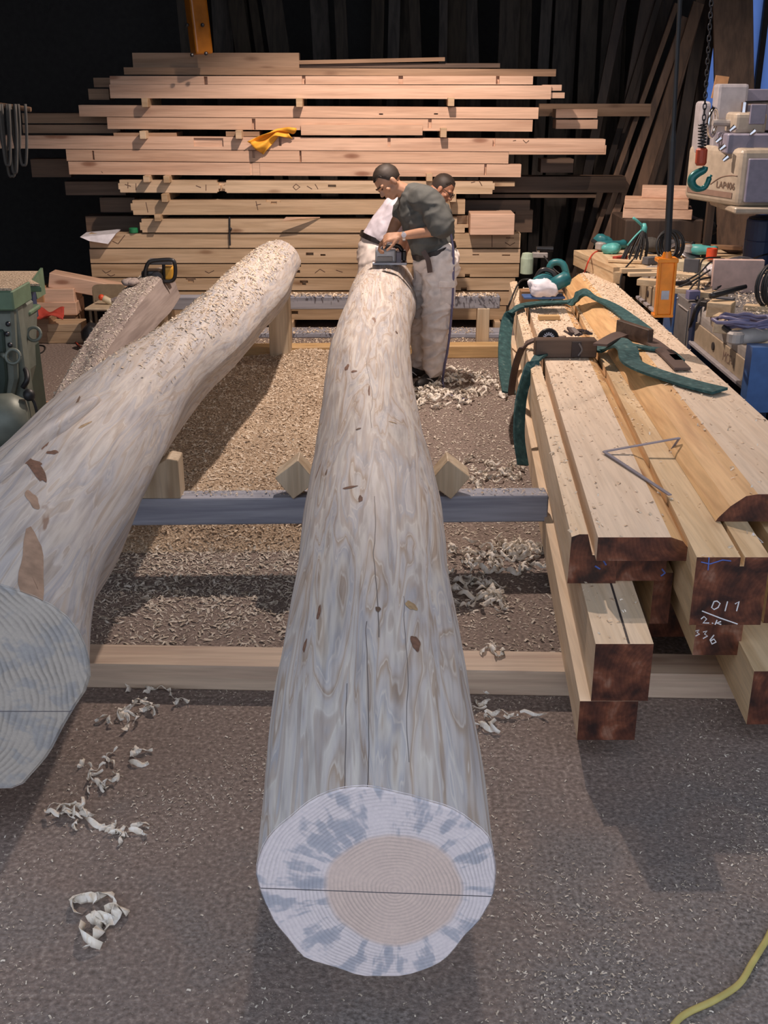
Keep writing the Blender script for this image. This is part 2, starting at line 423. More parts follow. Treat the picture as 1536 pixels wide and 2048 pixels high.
# peeled log: pale sapwood with contour-like tool marks and checks
def log_mat(name, pal, tan, cream, cracks, brown=0.3, fr=2.6):
    m, nt, bs = nmat(name)
    v = coords(nt, (11.0, 0.9, 11.0), False)
    n1 = nd(nt, 'ShaderNodeTexNoise', i_Scale=1.0, i_Detail=3.5, i_Distortion=0.7); nt.links.new(v, n1.inputs['Vector'])
    v2 = coords(nt, (26, 2.6, 26), False)
    n2 = nd(nt, 'ShaderNodeTexNoise', i_Scale=1.0, i_Detail=5.0); nt.links.new(v2, n2.inputs['Vector'])
    v3 = coords(nt, (60, 3.0, 60), False)
    n3 = nd(nt, 'ShaderNodeTexNoise', i_Scale=1.0, i_Detail=4.0); nt.links.new(v3, n3.inputs['Vector'])
    mu = nd(nt, 'ShaderNodeMath', operation='MULTIPLY', i_1=fr*4); nt.links.new(n1.outputs[0], mu.inputs[0])
    fc = nd(nt, 'ShaderNodeMath', operation='FRACT'); nt.links.new(mu.outputs[0], fc.inputs[0])
    blu = [pal[0]*0.84, pal[1]*0.88, pal[2]*0.94]; t2 = [(a+b)/2 for a, b in zip(tan, pal)]
    st = [pal, tan, cream, blu, pal, tan, pal, cream, t2, blu, pal, tan, cream]
    lo, hi = 0.27, 0.73
    c1 = ramp(nt, n1.outputs[0], [(lo + (hi-lo)*i/(len(st)-1), c) for i, c in enumerate(st)], 'EASE')
    ed = ramp(nt, fc.outputs[0], [(0.0, (0.75,)), (0.05, (0.55,)), (0.12, (0.0,)), (0.93, (0.0,)), (1.0, (0.75,))])
    c1o = mixc(nt, ed.outputs[0], c1.outputs[0], [min(1, c*1.10) for c in cream])
    c2 = ramp(nt, n2.outputs[0], [(0.3, (0.74,0.75,0.79)), (0.5, (0.95,0.95,0.95)), (0.7, (1,0.97,0.93))])
    col = mixc(nt, 0.85, c1o, c2.outputs[0], 'MULTIPLY')
    c3 = ramp(nt, n3.outputs[0], [(0.34, (0.70,0.67,0.66)), (0.52, (1,1,1))])
    col = mixc(nt, 0.7, col, c3.outputs[0], 'MULTIPLY')
    # brown bark remnants
    v4 = coords(nt, (9, 2.4, 9), False)
    n4 = nd(nt, 'ShaderNodeTexNoise', i_Scale=1.3, i_Detail=3.0, i_Distortion=0.5); nt.links.new(v4, n4.inputs['Vector'])
    b4 = ramp(nt, n4.outputs[0], [(0.74-brown*0.1, (0,)), (0.78-brown*0.1, (0.85,))])
    col = mixc(nt, b4.outputs[0], col, (0.24,0.13,0.085))
    # drying checks: thin dark lines that wander along the trunk
    uv = nd(nt, 'ShaderNodeUVMap'); sp = nd(nt, 'ShaderNodeSeparateXYZ'); nt.links.new(uv.outputs[0], sp.inputs[0])
    for u0, l0, l1, wd in cracks:
        nn = nd(nt, 'ShaderNodeTexNoise', i_Scale=1.3, i_Detail=3.0); nn.noise_dimensions = '1D'
        ad = nd(nt, 'ShaderNodeMath', operation='ADD', i_1=u0*31); nt.links.new(sp.outputs[1], ad.inputs[0]); nt.links.new(ad.outputs[0], nn.inputs['W'])
        k = nd(nt, 'ShaderNodeMath', operation='MULTIPLY_ADD', i_1=0.03, i_2=-0.015-u0); nt.links.new(nn.outputs[0], k.inputs[0])
        s1 = nd(nt, 'ShaderNodeMath', operation='ADD'); nt.links.new(sp.outputs[0], s1.inputs[0]); nt.links.new(k.outputs[0], s1.inputs[1])
        ab = nd(nt, 'ShaderNodeMath', operation='ABSOLUTE'); nt.links.new(s1.outputs[0], ab.inputs[0])
        lt = nd(nt, 'ShaderNodeMath', operation='LESS_THAN', i_1=wd); nt.links.new(ab.outputs[0], lt.inputs[0])
        g1 = nd(nt, 'ShaderNodeMath', operation='GREATER_THAN', i_1=l0); nt.links.new(sp.outputs[1], g1.inputs[0])
        g2 = nd(nt, 'ShaderNodeMath', operation='LESS_THAN', i_1=l1); nt.links.new(sp.outputs[1], g2.inputs[0])
        m1 = nd(nt, 'ShaderNodeMath', operation='MULTIPLY'); nt.links.new(lt.outputs[0], m1.inputs[0]); nt.links.new(g1.outputs[0], m1.inputs[1])
        m2 = nd(nt, 'ShaderNodeMath', operation='MULTIPLY'); nt.links.new(m1.outputs[0], m2.inputs[0]); nt.links.new(g2.outputs[0], m2.inputs[1])
        col = mixc(nt, m2.outputs[0], col, (0.16,0.14,0.14))
    nt.links.new(col, bs.inputs['Base Color']); bs.inputs['Roughness'].default_value = 0.6
    bump(nt, bs, n2.outputs[0], 0.35, 0.008)
log_mat('log_pale', (0.67,0.63,0.61), (0.52,0.42,0.34), (0.73,0.69,0.64),
        [(0.262, 0.0, 0.62, 0.0007), (0.247, 0.55, 1.5, 0.0009), (0.292, 0.0, 0.35, 0.0006), (0.25, 2.2, 3.4, 0.0007), (0.20, 0.1, 0.8, 0.0006)], 0.0, 3.2)
log_mat('log_root', (0.62,0.59,0.58), (0.58,0.51,0.45), (0.68,0.64,0.60), [(0.3, 0.2, 1.6, 0.0006)], 0.0, 2.6)

# end grain: rings round the pith, blue-stained sapwood rays
def end_mat(name, pith, heart_r, heart, sap, stain, ring_k, crack=None, ringdark=0.78, stain_lo=0.5, squash=1.0):
    m, nt, bs = nmat(name)
    tc = nd(nt, 'ShaderNodeTexCoord')
    sb = nd(nt, 'ShaderNodeVectorMath', operation='SUBTRACT', i_1=(pith[0], 0, pith[1])); nt.links.new(tc.outputs['Object'], sb.inputs[0])
    sx = nd(nt, 'ShaderNodeSeparateXYZ'); nt.links.new(sb.outputs[0], sx.inputs[0])
    zz = nd(nt, 'ShaderNodeMath', operation='MULTIPLY', i_1=squash); nt.links.new(sx.outputs[2], zz.inputs[0])
    cb = nd(nt, 'ShaderNodeCombineXYZ'); nt.links.new(sx.outputs[0], cb.inputs[0]); nt.links.new(zz.outputs[0], cb.inputs[1])
    ln = nd(nt, 'ShaderNodeVectorMath', operation='LENGTH'); nt.links.new(cb.outputs[0], ln.inputs[0])
    an = nd(nt, 'ShaderNodeMath', operation='ARCTAN2'); nt.links.new(zz.outputs[0], an.inputs[0]); nt.links.new(sx.outputs[0], an.inputs[1])
    ns = nd(nt, 'ShaderNodeTexNoise', i_Scale=7.0, i_Detail=2.0); nt.links.new(tc.outputs['Object'], ns.inputs['Vector'])
    wob = nd(nt, 'ShaderNodeMath', operation='MULTIPLY_ADD', i_1=0.035, i_2=-0.0175); nt.links.new(ns.outputs[0], wob.inputs[0])
    rr = nd(nt, 'ShaderNodeMath', operation='ADD'); nt.links.new(ln.outputs['Value'], rr.inputs[0]); nt.links.new(wob.outputs[0], rr.inputs[1])
    rk = nd(nt, 'ShaderNodeMath', operation='MULTIPLY', i_1=ring_k); nt.links.new(rr.outputs[0], rk.inputs[0])
    sn = nd(nt, 'ShaderNodeMath', operation='FRACT'); nt.links.new(rk.outputs[0], sn.inputs[0])
    ring0 = ramp(nt, sn.outputs[0], [(0.0, (ringdark,)*3), (0.2, (1,1,1)), (0.5, (1.0,1.0,1.0)), (1.0, (ringdark,)*3)])
    nv = nd(nt, 'ShaderNodeTexNoise', i_Scale=9.0, i_Detail=2.0); nt.links.new(tc.outputs['Object'], nv.inputs['Vector'])
    nvr = ramp(nt, nv.outputs[0], [(0.35, (0.15,)), (0.65, (1.0,))])
    class ring: outputs = [mixc(nt, nvr.outputs[0], (1,1,1), ring0.outputs[0])]
    # stain rays: noise in (angle, radius)
    c2 = nd(nt, 'ShaderNodeCombineXYZ')
    a2 = nd(nt, 'ShaderNodeMath', operation='MULTIPLY', i_1=4.2); nt.links.new(an.outputs[0], a2.inputs[0]); nt.links.new(a2.outputs[0], c2.inputs[0])
    r2 = nd(nt, 'ShaderNodeMath', operation='MULTIPLY', i_1=9.0); nt.links.new(ln.outputs['Value'], r2.inputs[0]); nt.links.new(r2.outputs[0], c2.inputs[1])
    n2 = nd(nt, 'ShaderNodeTexNoise', i_Scale=1.0, i_Detail=3.0, i_Roughness=0.65); nt.links.new(c2.outputs[0], n2.inputs['Vector'])
    st = ramp(nt, n2.outputs[0], [(stain_lo-0.04, (0,)), (stain_lo+0.03, (0.75,)), (stain_lo+0.2, (1,))])
    scol = mixc(nt, st.outputs[0], sap, stain)
    hm = ramp(nt, rr.outputs[0], [(heart_r-0.006, (0,)), (heart_r+0.006, (1,))])
    col = mixc(nt, hm.outputs[0], heart, scol)
    col = mixc(nt, 1.0, col, ring.outputs[0], 'MULTIPLY')
    if crack:
        slope, off, wd = crack
        k = nd(nt, 'ShaderNodeMath', operation='MULTIPLY_ADD', i_1=slope, i_2=off); nt.links.new(sx.outputs[0], k.inputs[0])
        k2 = nd(nt, 'ShaderNodeMath', operation='ADD'); nt.links.new(k.outputs[0], k2.inputs[0]); nt.links.new(sx.outputs[2], k2.inputs[1])
        ab = nd(nt, 'ShaderNodeMath', operation='ABSOLUTE'); nt.links.new(k2.outputs[0], ab.inputs[0])
        lt = nd(nt, 'ShaderNodeMath', operation='LESS_THAN', i_1=wd); nt.links.new(ab.outputs[0], lt.inputs[0])
        col = mixc(nt, lt.outputs[0], col, (0.12,0.11,0.12))
    gr = nd(nt, 'ShaderNodeTexNoise', i_Scale=160.0, i_Detail=2.0); nt.links.new(tc.outputs['Object'], gr.inputs['Vector'])
    gc = ramp(nt, gr.outputs[0], [(0.3, (0.88,0.88,0.9)), (0.7, (1,1,1))])
    col = mixc(nt, 1.0, col, gc.outputs[0], 'MULTIPLY')
    nt.links.new(col, bs.inputs['Base Color']); bs.inputs['Roughness'].default_value = 0.65
    bump(nt, bs, ring0.outputs[0], 0.12, 0.002)
end_mat('end_log', (0.035, -0.012), 0.135, (0.70,0.56,0.49), (0.76,0.69,0.69), (0.37,0.39,0.45), 125, (0.045, 0.005, 0.0012), 0.72, 0.545)
end_mat('end_root', (-0.02, 0.0), 0.22, (0.36,0.26,0.21), (0.46,0.42,0.37), (0.34,0.34,0.34), 60, (0.0, 0.06, 0.0014), 0.58, 0.53)

# sealed, dark red-brown timber ends
m, nt, bs = nmat('sealed_end')
v = coords(nt, (1,1,1), True)
tc = nd(nt, 'ShaderNodeTexCoord')
n1 = nd(nt, 'ShaderNodeTexNoise', i_Scale=13.0, i_Detail=4.0, i_Distortion=0.4); nt.links.new(v, n1.inputs['Vector'])
n2 = nd(nt, 'ShaderNodeTexNoise', i_Scale=70.0, i_Detail=3.0); nt.links.new(v, n2.inputs['Vector'])
ln = nd(nt, 'ShaderNodeVectorMath', operation='LENGTH'); 
mp = nd(nt, 'ShaderNodeMapping'); mp.inputs['Location'].default_value = (0.01, 0, -0.09); mp.inputs['Scale'].default_value = (1, 0, 1)
nt.links.new(tc.outputs['Object'], mp.inputs[0]); nt.links.new(mp.outputs[0], ln.inputs[0])
rk = nd(nt, 'ShaderNodeMath', operation='MULTIPLY', i_1=75.0); nt.links.new(ln.outputs['Value'], rk.inputs[0])
fr = nd(nt, 'ShaderNodeMath', operation='FRACT'); nt.links.new(rk.outputs[0], fr.inputs[0])
c1 = ramp(nt, n1.outputs[0], [(0.32, (0.030,0.014,0.012)), (0.48, (0.105,0.036,0.022)), (0.60, (0.19,0.065,0.035)), (0.74, (0.30,0.16,0.11))])
c2 = ramp(nt, fr.outputs[0], [(0.0, (0.75,0.72,0.7)), (0.3, (1,1,1)), (1.0, (0.85,0.82,0.8))])
c3 = ramp(nt, n2.outputs[0], [(0.3, (0.8,0.8,0.8)), (0.7, (1.1,1.1,1.1))])
hd = ramp(nt, ln.outputs['Value'], [(0.0, (0.9,)), (0.055, (0.75,)), (0.066, (0.25,)), (0.075, (0.0,))])
hf = nd(nt, 'ShaderNodeMath', operation='MULTIPLY'); nt.links.new(hd.outputs[0], hf.inputs[0]); nt.links.new(n1.outputs[0], hf.inputs[1])
col = mixc(nt, hf.outputs[0], c1.outputs[0], (0.30,0.115,0.045))
col = mixc(nt, 1.0, col, c2.outputs[0], 'MULTIPLY')
nt.links.new(mixc(nt, 1.0, col, c3.outputs[0], 'MULTIPLY'), bs.inputs['Base Color'])
bs.inputs['Roughness'].default_value = 0.36
bump(nt, bs, n2.outputs[0], 0.2, 0.003)

# window glass; dim blue daylight is put into its translucent tint
m, nt, bs = nmat('tinted_glass')
tr = nd(nt, 'ShaderNodeBsdfTranslucent'); tr.inputs[0].default_value = (0.30,0.40,0.62,1)
gl = nd(nt, 'ShaderNodeBsdfGlossy'); gl.inputs['Roughness'].default_value = 0.1; gl.inputs[0].default_value = (0.5,0.5,0.5,1)
v = coords(nt, (1,1,1), False); n = nd(nt, 'ShaderNodeTexNoise', i_Scale=6.0); nt.links.new(v, n.inputs['Vector'])
fr = ramp(nt, n.outputs[0], [(0.3, (0.03,)), (0.7, (0.08,))])
mx = nd(nt, 'ShaderNodeMixShader'); nt.links.new(fr.outputs[0], mx.inputs[0]); nt.links.new(tr.outputs[0], mx.inputs[1]); nt.links.new(gl.outputs[0], mx.inputs[2])
nt.links.new(mx.outputs[0], nt.nodes['Material Output'].inputs[0])

# lamp filament
m, nt, bs = nmat('bulb_glow')
bs.inputs['Emission Color'].default_value = (1.0,0.85,0.7,1); bs.inputs['Emission Strength'].default_value = 6.0
# ================================================================== the setting
def struct(name, mb, mat, **k):
    o = mb.build(name, mat, origin=(0,0,0), **k); o['kind'] = 'structure'; return o
ROOF_Y = 1.3
XL, XR, YB, ZC = -4.6, 5.0, 12.4, 4.9
b = MB(); b.box(-14, 14, -14, YB+0.3, -0.12, 0.0); struct('floor', b, 'concrete')
b = MB(); b.box(XL-0.2, XL, ROOF_Y, YB, 0, ZC); struct('wall_left', b, 'wall_dark')
b = MB(); b.box(XR, XR+0.2, ROOF_Y, YB, 0, ZC); struct('wall_right', b, 'wall_dark')
# back wall with a tall window near the bench-side corner
WX0, WX1, WZ0, WZ1 = 3.30, 4.70, 1.60, 3.6
b = MB()
b.box(XL-0.2, WX0, YB, YB+0.2, 0, ZC); b.box(WX1, XR+0.2, YB, YB+0.2, 0, ZC)
b.box(WX0, WX1, YB, YB+0.2, 0, WZ0); b.box(WX0, WX1, YB, YB+0.2, WZ1, ZC)
struct('wall_back', b, 'wall_dark')
win = empty('window_1', ((WX0+WX1)/2, YB+0.08, WZ0)); win['kind'] = 'structure'
b = MB()
for k in range(5):
    x = WX0 + (WX1-WX0)*k/4
    b.box(x-0.03, x+0.03, YB+0.02, YB+0.14, WZ0, WZ1)
b.box(WX0, WX1, YB+0.02, YB+0.14, WZ0-0.02, WZ0+0.05); b.box(WX0, WX1, YB+0.02, YB+0.14, WZ1-0.05, WZ1)
b.build('window_frame', 'frame_dark', win)
for k in range(4):
    x0 = WX0 + (WX1-WX0)*k/4 + 0.03; x1 = WX0 + (WX1-WX0)*(k+1)/4 - 0.03
    b = MB(); b.box(x0, x1, YB+0.075, YB+0.081, WZ0+0.05, WZ1-0.05); b.build('pane', 'tinted_glass', win)
b = MB(); b.box(XL-0.4, XR+0.4, ROOF_Y, YB+0.3, ZC, ZC+0.15); struct('ceiling', b, 'roof_dark')
for k, y in enumerate((2.5, 5.0, 7.4, 9.9)):
    b = MB(); b.box(XL, XR, y-0.08, y+0.08, ZC-0.24, ZC); struct('trim_%d' % (k+1), b, 'roof_dark')

# hanging work lamp and the added fill lamp
def hung_lamp(L, watt, spot, label):
    lp = empty('pendant_lamp', (L.x, L.y, L.z-0.02), label, 'lamp')
    b = MB(); b.lathe([(0.20,0.0),(0.205,0.0),(0.17,0.10),(0.07,0.19),(0.045,0.26),(0.03,0.26),(0.06,0.185),(0.16,0.10)], c=L, n=28); b.build('lamp_shade', 'lamp_enamel', lp, smooth=True)
    b = MB(); b.sphere((L.x, L.y, L.z+0.10), 0.045, 14); b.build('bulb', 'bulb_glow', lp, smooth=True)
    b = MB(); b.tube([(L.x, L.y, L.z+0.25), (L.x, L.y, ZC+0.01)], 0.006, 6); b.build('lamp_cord', 'black_rubber', lp)
    sp = bpy.data.lights.new('hung_lamp_light', 'SPOT')
    sp.energy = watt; sp.color = LAMP_COL; sp.spot_size = math.radians(spot); sp.spot_blend = 0.3; sp.shadow_soft_size = 0.05
    so = bpy.data.objects.new('hung_lamp_light', sp); COL.objects.link(so); so.location = (0,0,-0.01); so.parent = lp
hung_lamp(LAMP, LAMP_W, 123, 'green enamel pendant work lamp hanging over the planing carpenters')
hung_lamp(LAMP2, FILL_LAMP_W, 140, 'added green enamel pendant fill lamp, unseen, over the tool bench')
# ================================================================== the three logs
def smooth_stations(st, k=6):
    ys = []
    P = [Vector((s[1], s[2], s[3])) for s in st]; Y = [s[0] for s in st]
    out = []
    for i in range(len(st)-1):
        p0 = st[max(i-1,0)]; p1 = st[i]; p2 = st[i+1]; p3 = st[min(i+2,len(st)-1)]
        for j in range(k):
            t = j/k
            out.append(tuple(0.5*((2*p1[q]) + (p2[q]-p0[q])*t + (2*p0[q]-5*p1[q]+4*p2[q]-p3[q])*t*t + (3*p1[q]-p0[q]-3*p2[q]+p3[q])*t**3) for q in range(len(p1))))
    out.append(tuple(st[-1]))
    return out
def ring_pts(y, xc, zc, r, n, seed, shape, amp=0.012):
    pts = []
    for j in range(n):
        a = 2*math.pi*j/n
        k = shape(a, y) if shape else 1.0
        nz = mnoise.noise(Vector((math.cos(a)*1.3+seed, math.sin(a)*1.3, y*1.1)))*amp*2 + mnoise.noise(Vector((math.cos(a)*4, math.sin(a)*4+seed, y*3.5)))*amp*0.5
        rr = r*k + nz
        pts.append(Vector((xc + rr*math.cos(a), y, zc + rr*math.sin(a))))
    return pts
def loft_log(root, st, n, seed, mat, end_m, shape=None, k=8, amp=0.012, far_round=True, trunk='trunk'):
    S = smooth_stations(st, k)
    rings = [ring_pts(*s, n, seed, shape, amp) for s in S]
    b = MB(); vs = [p for r in rings for p in r]; fs = []
    K = len(rings)
    for i in range(K-1):
        for j in range(n):
            q = (j+1) % n
            fs.append((i*n+j, i*n+q, (i+1)*n+q, (i+1)*n+j))
    # rounded far end
    last = rings[-1]; c = sum(last, Vector())/n
    base = len(vs)
    for t, (sc, dy) in enumerate(((0.93,0.03),(0.75,0.06),(0.4,0.075))):
        vs += [c + (p-c)*sc + Vector((0,dy,0)) for p in last]
    for t in range(3):
        a0 = (K-1)*n if t == 0 else base+(t-1)*n
        for j in range(n):
            q = (j+1) % n
            fs.append((a0+j, a0+q, base+t*n+q, base+t*n+j))
    fs.append(tuple(base+2*n+j for j in range(n)))
    b.add(vs, fs)
    o = b.build(trunk, mat, root, smooth=True, clean=True)
    o.data.set_sharp_from_angle(angle=math.radians(17))
    me = o.data; uvl = me.uv_layers.new(name='UVMap')
    y0 = S[0][0]
    data = np.zeros((len(me.loops), 2), dtype=np.float32)
    for poly in me.polygons:
        js = [me.loops[li].vertex_index % n for li in poly.loop_indices]
        wrap = max(js)-min(js) > n/2
        for li in poly.loop_indices:
            vi = me.loops[li].vertex_index; j = vi % n
            if wrap and j < n/2: j += n
            data[li] = (j/n, vs[vi].y - y0)
    uvl.data.foreach_set('uv', data.ravel())
    # near cut end, inset ring so that the rim is crisp
    first = rings[0]; c0 = Vector((S[0][1], S[0][0], S[0][2]))
    b = MB(); ev = []; ef = []
    cs = [1.004, 0.985, 0.7, 0.35]
    for t, sc in enumerate(cs):
        dy = 0.004 if t == 0 else -0.003
        ev += [c0 + (p-c0)*sc + Vector((0,dy,0)) for p in first]
    for t in range(len(cs)-1):
        for j in range(n):
            q = (j+1) % n
            ef.append((t*n+j, (t+1)*n+j, (t+1)*n+q, t*n+q))
    ef.append(tuple((len(cs)-1)*n+j for j in range(n)))
    b.add(ev, ef)
    e = MB(); e.v, e.f, e.m = b.v, b.f, b.m
    eo = bpy.data.objects.new('cut_end', bpy.data.meshes.new('cut_end'))
    eo.data.from_pydata([tuple(p - c0) for p in ev], [], ef)
    eo.data.materials.append(M[end_m])
    COL.objects.link(eo); eo.parent = root; eo.location = c0 - wl(root)
    return S, rings

# centre log (edges read from the photograph at the height of its axis)
edges = [(1740,519,987),(1560,538,968),(1385,560,943),(1200,585,908),(1050,607,885),(930,625,858),(850,640,838),(760,650,822),(690,664,823),(620,690,829),(578,706,834)]
st = []
for py, l, r in edges:
    a, c = at_z(l, py, 0.6), at_z(r, py, 0.6)
    st.append((a.y, (a.x+c.x)/2, 0.6 - 0.004*max(0, a.y-6), (c.x-a.x)/2 * 0.985))
st[0] = (1.70, st[0][1], 0.585, st[0][3]*1.02)
def shp_c(a, y):
    k = 1.0
    if y < 2.2:      # hewn flats low on the butt
        for g in (-2.45, -2.0, -0.7):
            d = abs(math.atan2(math.sin(a-g), math.cos(a-g)))
            if d < 0.26: k -= 0.03*(1-(d/0.26)**2)
    for (g, yy, h) in ((1.35, 3.05, 0.03), (1.1, 2.75, 0.03), (2.1, 3.0, 0.03), (1.9, 6.25, 0.05), (1.2, 5.0, 0.03)):
        d2 = ((a-g)/0.22)**2 + ((y-yy)/0.10)**2
        k += h*math.exp(-d2)
    return k
LOG_C = empty('peeled_log', (-0.02, 1.75, 0.36), 'long pale peeled log with cut end, between the bent trunk and stacked timbers', 'log')
SC, RC = loft_log(LOG_C, st, 64, 3.1, 'log_pale', 'end_log', shp_c, amp=0.010)

plain('knot_brown', (0.20,0.105,0.07), 0.8, 0, 0.3, 60)
plain('knot_tan', (0.45,0.31,0.17), 0.7, 0, 0.3, 60)
from mathutils.bvhtree import BVHTree
def bvh_of(objs):
    vs, fs = [], []
    for o in objs:
        off = wl(o) if o.parent else Vector(o.location)
        b0 = len(vs)
        vs += [v.co + off for v in o.data.vertices]
        fs += [tuple(i+b0 for i in p.vertices) for p in o.data.polygons]
    return BVHTree.FromPolygons(vs, fs)
def stamp(root, bvh, px, py, w, l, mat, name, rot=0.0, jag=0.25):
    """irregular thin patch pressed on a surface where the pixel ray meets it"""
    hit, nrm, _, _ = bvh.ray_cast(Vector((0,0,CAMH)), ray(px, py).normalized())
    if hit is None: return
    if nrm.dot(hit - Vector((0,0,CAMH))) > 0: nrm = -nrm
    t = Vector((0,1,0)); t = (t - nrm*t.dot(nrm)).normalized(); s = t.cross(nrm)
    c, sn = math.cos(rot), math.sin(rot); t, s = t*c + s*sn, s*c - t*sn
    n = 22; ring = []; rnd = random.Random(int(px*7+py)); ph = [rnd.uniform(0,6.28) for _ in range(3)]
    for j in range(n):
        a = 2*math.pi*j/n; k = 1 + jag*(0.55*math.sin(2*a+ph[0]) + 0.4*math.sin(3*a+ph[1]) + 0.35*math.sin(5*a+ph[2]))
        p = hit + s*math.cos(a)*w/2*k + t*math.sin(a)*l/2*k
        q = bvh.find_nearest(p)
        ring.append(q[0] + (q[1] if q[1].dot(nrm) > 0 else -q[1])*0.0012)
    def lift(p, h):
        q = bvh.find_nearest(p); nn = q[1] if q[1].dot(nrm) > 0 else -q[1]
        return q[0] + nn*h
    b = MB(); inner = [lift(hit + (p-hit)*0.6, 0.0022) for p in ring]
    b.add(ring + inner + [lift(hit, 0.0026)], [(j, (j+1)%n, n+(j+1)%n, n+j) for j in range(n)] + [(n+j, n+(j+1)%n, 2*n) for j in range(n)])
    b.build(name, mat, root, clean=False)
BC = bvh_of([c for c in LOG_C.children if c.name.startswith('trunk')])
for px, py, w, l, mt in [(831,1287,0.022,0.075,'knot_brown'),(822,1212,0.030,0.05,'knot_tan'),(610,1292,0.010,0.06,'knot_brown'),(638,1225,0.010,0.08,'knot_brown'),
                         (756,1219,0.012,0.03,'ink_soft'),(721,998,0.016,0.05,'knot_brown'),(700,975,0.05,0.02,'knot_brown'),(738,782,0.008,0.16,'knot_brown'),
                         (694,735,0.022,0.10,'knot_brown'),(708,743,0.03,0.035,'knot_brown'),(653,945,0.008,0.06,'ink_soft'),(793,665,0.02,0.04,'ink_soft'),
                         (717,858,0.02,0.02,'ink_soft'),(785,845,0.03,0.015,'knot_tan'),(693,580,0.02,0.10,'knot_tan')]:
    stamp(LOG_C, BC, px, py, w, l, mt, 'knot')

# left root-flared log
st = [(2.50,-1.24,0.54,0.43),(2.78,-1.215,0.60,0.365),(3.1,-1.185,0.64,0.315),(3.55,-1.145,0.665,0.285),(4.1,-1.155,0.67,0.264),(4.65,-1.145,0.675,0.248),(5.25,-1.09,0.685,0.215),
      (5.8,-1.02,0.70,0.208),(6.3,-0.955,0.715,0.208),(7.0,-0.875,0.745,0.212),(7.7,-0.825,0.765,0.208),(8.25,-0.80,0.785,0.175)]
def shp_l(a, y):
    k = 1.0
    d = math.atan2(math.sin(a+0.45), math.cos(a+0.45))         # hewn flat along the lower right side
    if abs(d) < 0.52: k = min(k, math.cos(0.52)/math.cos(d)*1.02)
    d2 = math.atan2(math.sin(a+1.35), math.cos(a+1.35))
    if abs(d2) < 0.46: k = min(k, math.cos(0.46)/math.cos(d2)*1.02)
    if y < 3.5:                                                  # root flare buttresses
        f = (3.5-y)/1.0
        k += f*f*(0.10*math.cos(3*(a-2.2)) + 0.05*math.cos(5*(a-0.6)))
    return k
LOG_L = empty('root_flared_log', (-1.2, 2.6, 0.15), 'bent pale log with broad flared root end and wood chips along its top', 'log')
SL, RL = loft_log(LOG_L, st, 64, 9.7, 'log_root', 'end_root', shp_l, amp=0.010)
BL = bvh_of([c for c in LOG_L.children if c.name.startswith('trunk')])
plain('bark_tan', (0.42,0.28,0.20), 0.7, 0, 0.25, 25)
for px, py, w, l, mt, rt in [(62,1150,0.075,0.40,'bark_tan',-0.30),(70,935,0.035,0.22,'knot_brown',-0.6),(50,922,0.10,0.05,'knot_brown',0.2),(65,1000,0.035,0.10,'bark_tan',-0.5),
                             (105,905,0.03,0.04,'knot_brown',0.5),(170,850,0.010,0.12,'knot_tan',0.2),(150,815,0.010,0.34,'ink_soft',-0.15),(100,868,0.02,0.30,'knot_brown',-0.15)]:
    stamp(LOG_L, BL, px, py, w, l, mt, 'bark_patch', rt)

b = MB(); pts = []
for px, py in ((-40,958),(10,915),(60,868),(105,838),(150,806),(178,786)):
    h, nn, _, _ = BL.ray_cast(Vector((0,0,CAMH)), ray(px+14, py+14).normalized())
    if h is not None: pts.append(h)
if len(pts) > 3:
    pp = catmull(pts, 5); b.tube(pp, [0.012+0.028*math.sin(math.pi*(i+4)/(len(pp)+6)) for i in range(len(pp))], 10); b.build('bark_ridge', 'log_root', LOG_L, smooth=True)
# thin hewn log lying behind it, thick with sawdust
st = [(4.5,-1.50,0.46,0.105),(5.4,-1.60,0.49,0.125),(6.3,-1.67,0.53,0.145),(7.2,-1.69,0.58,0.17),(7.8,-1.70,0.60,0.18),(8.25,-1.70,0.61,0.17)]
def shp_t(a, y):
    k = 1.0
    for g, hw in ((1.75, 0.70), (0.25, 0.74), (-1.2, 0.7), (3.0, 0.6)):
        d = abs(math.atan2(math.sin(a-g), math.cos(a-g)))
        if d < hw: k = min(k, math.cos(hw)/math.cos(d))
    return k
LOG_T = empty('hewn_log', (-1.62, 4.6, 0.34), 'thin greyish hewn log covered in sawdust behind the root-flared log', 'log')
ST, RT = loft_log(LOG_T, st, 40, 5.5, 'thin_bark', 'thin_bark', shp_t, amp=0.008)
BT = bvh_of([c for c in LOG_T.children if c.name.startswith('trunk')])
b = MB()
for k in range(6):
    a = k*1.05; c = Vector((-1.775 + 0.03*math.cos(a), 7.62+0.05*math.sin(a), 0.752))
    b.sphere(c, 0.035, 8, sc=(1,1.3,0.6))
b.build('bark_burl', 'thin_bark', LOG_T, smooth=True)
b = MB(); b.obox((-1.555, 5.75, 0.60), (0.05, 0.42, 0.012), (0.0, 0.75, 0.05)); b.build('hewn_notch', 'offcut_y', LOG_T)

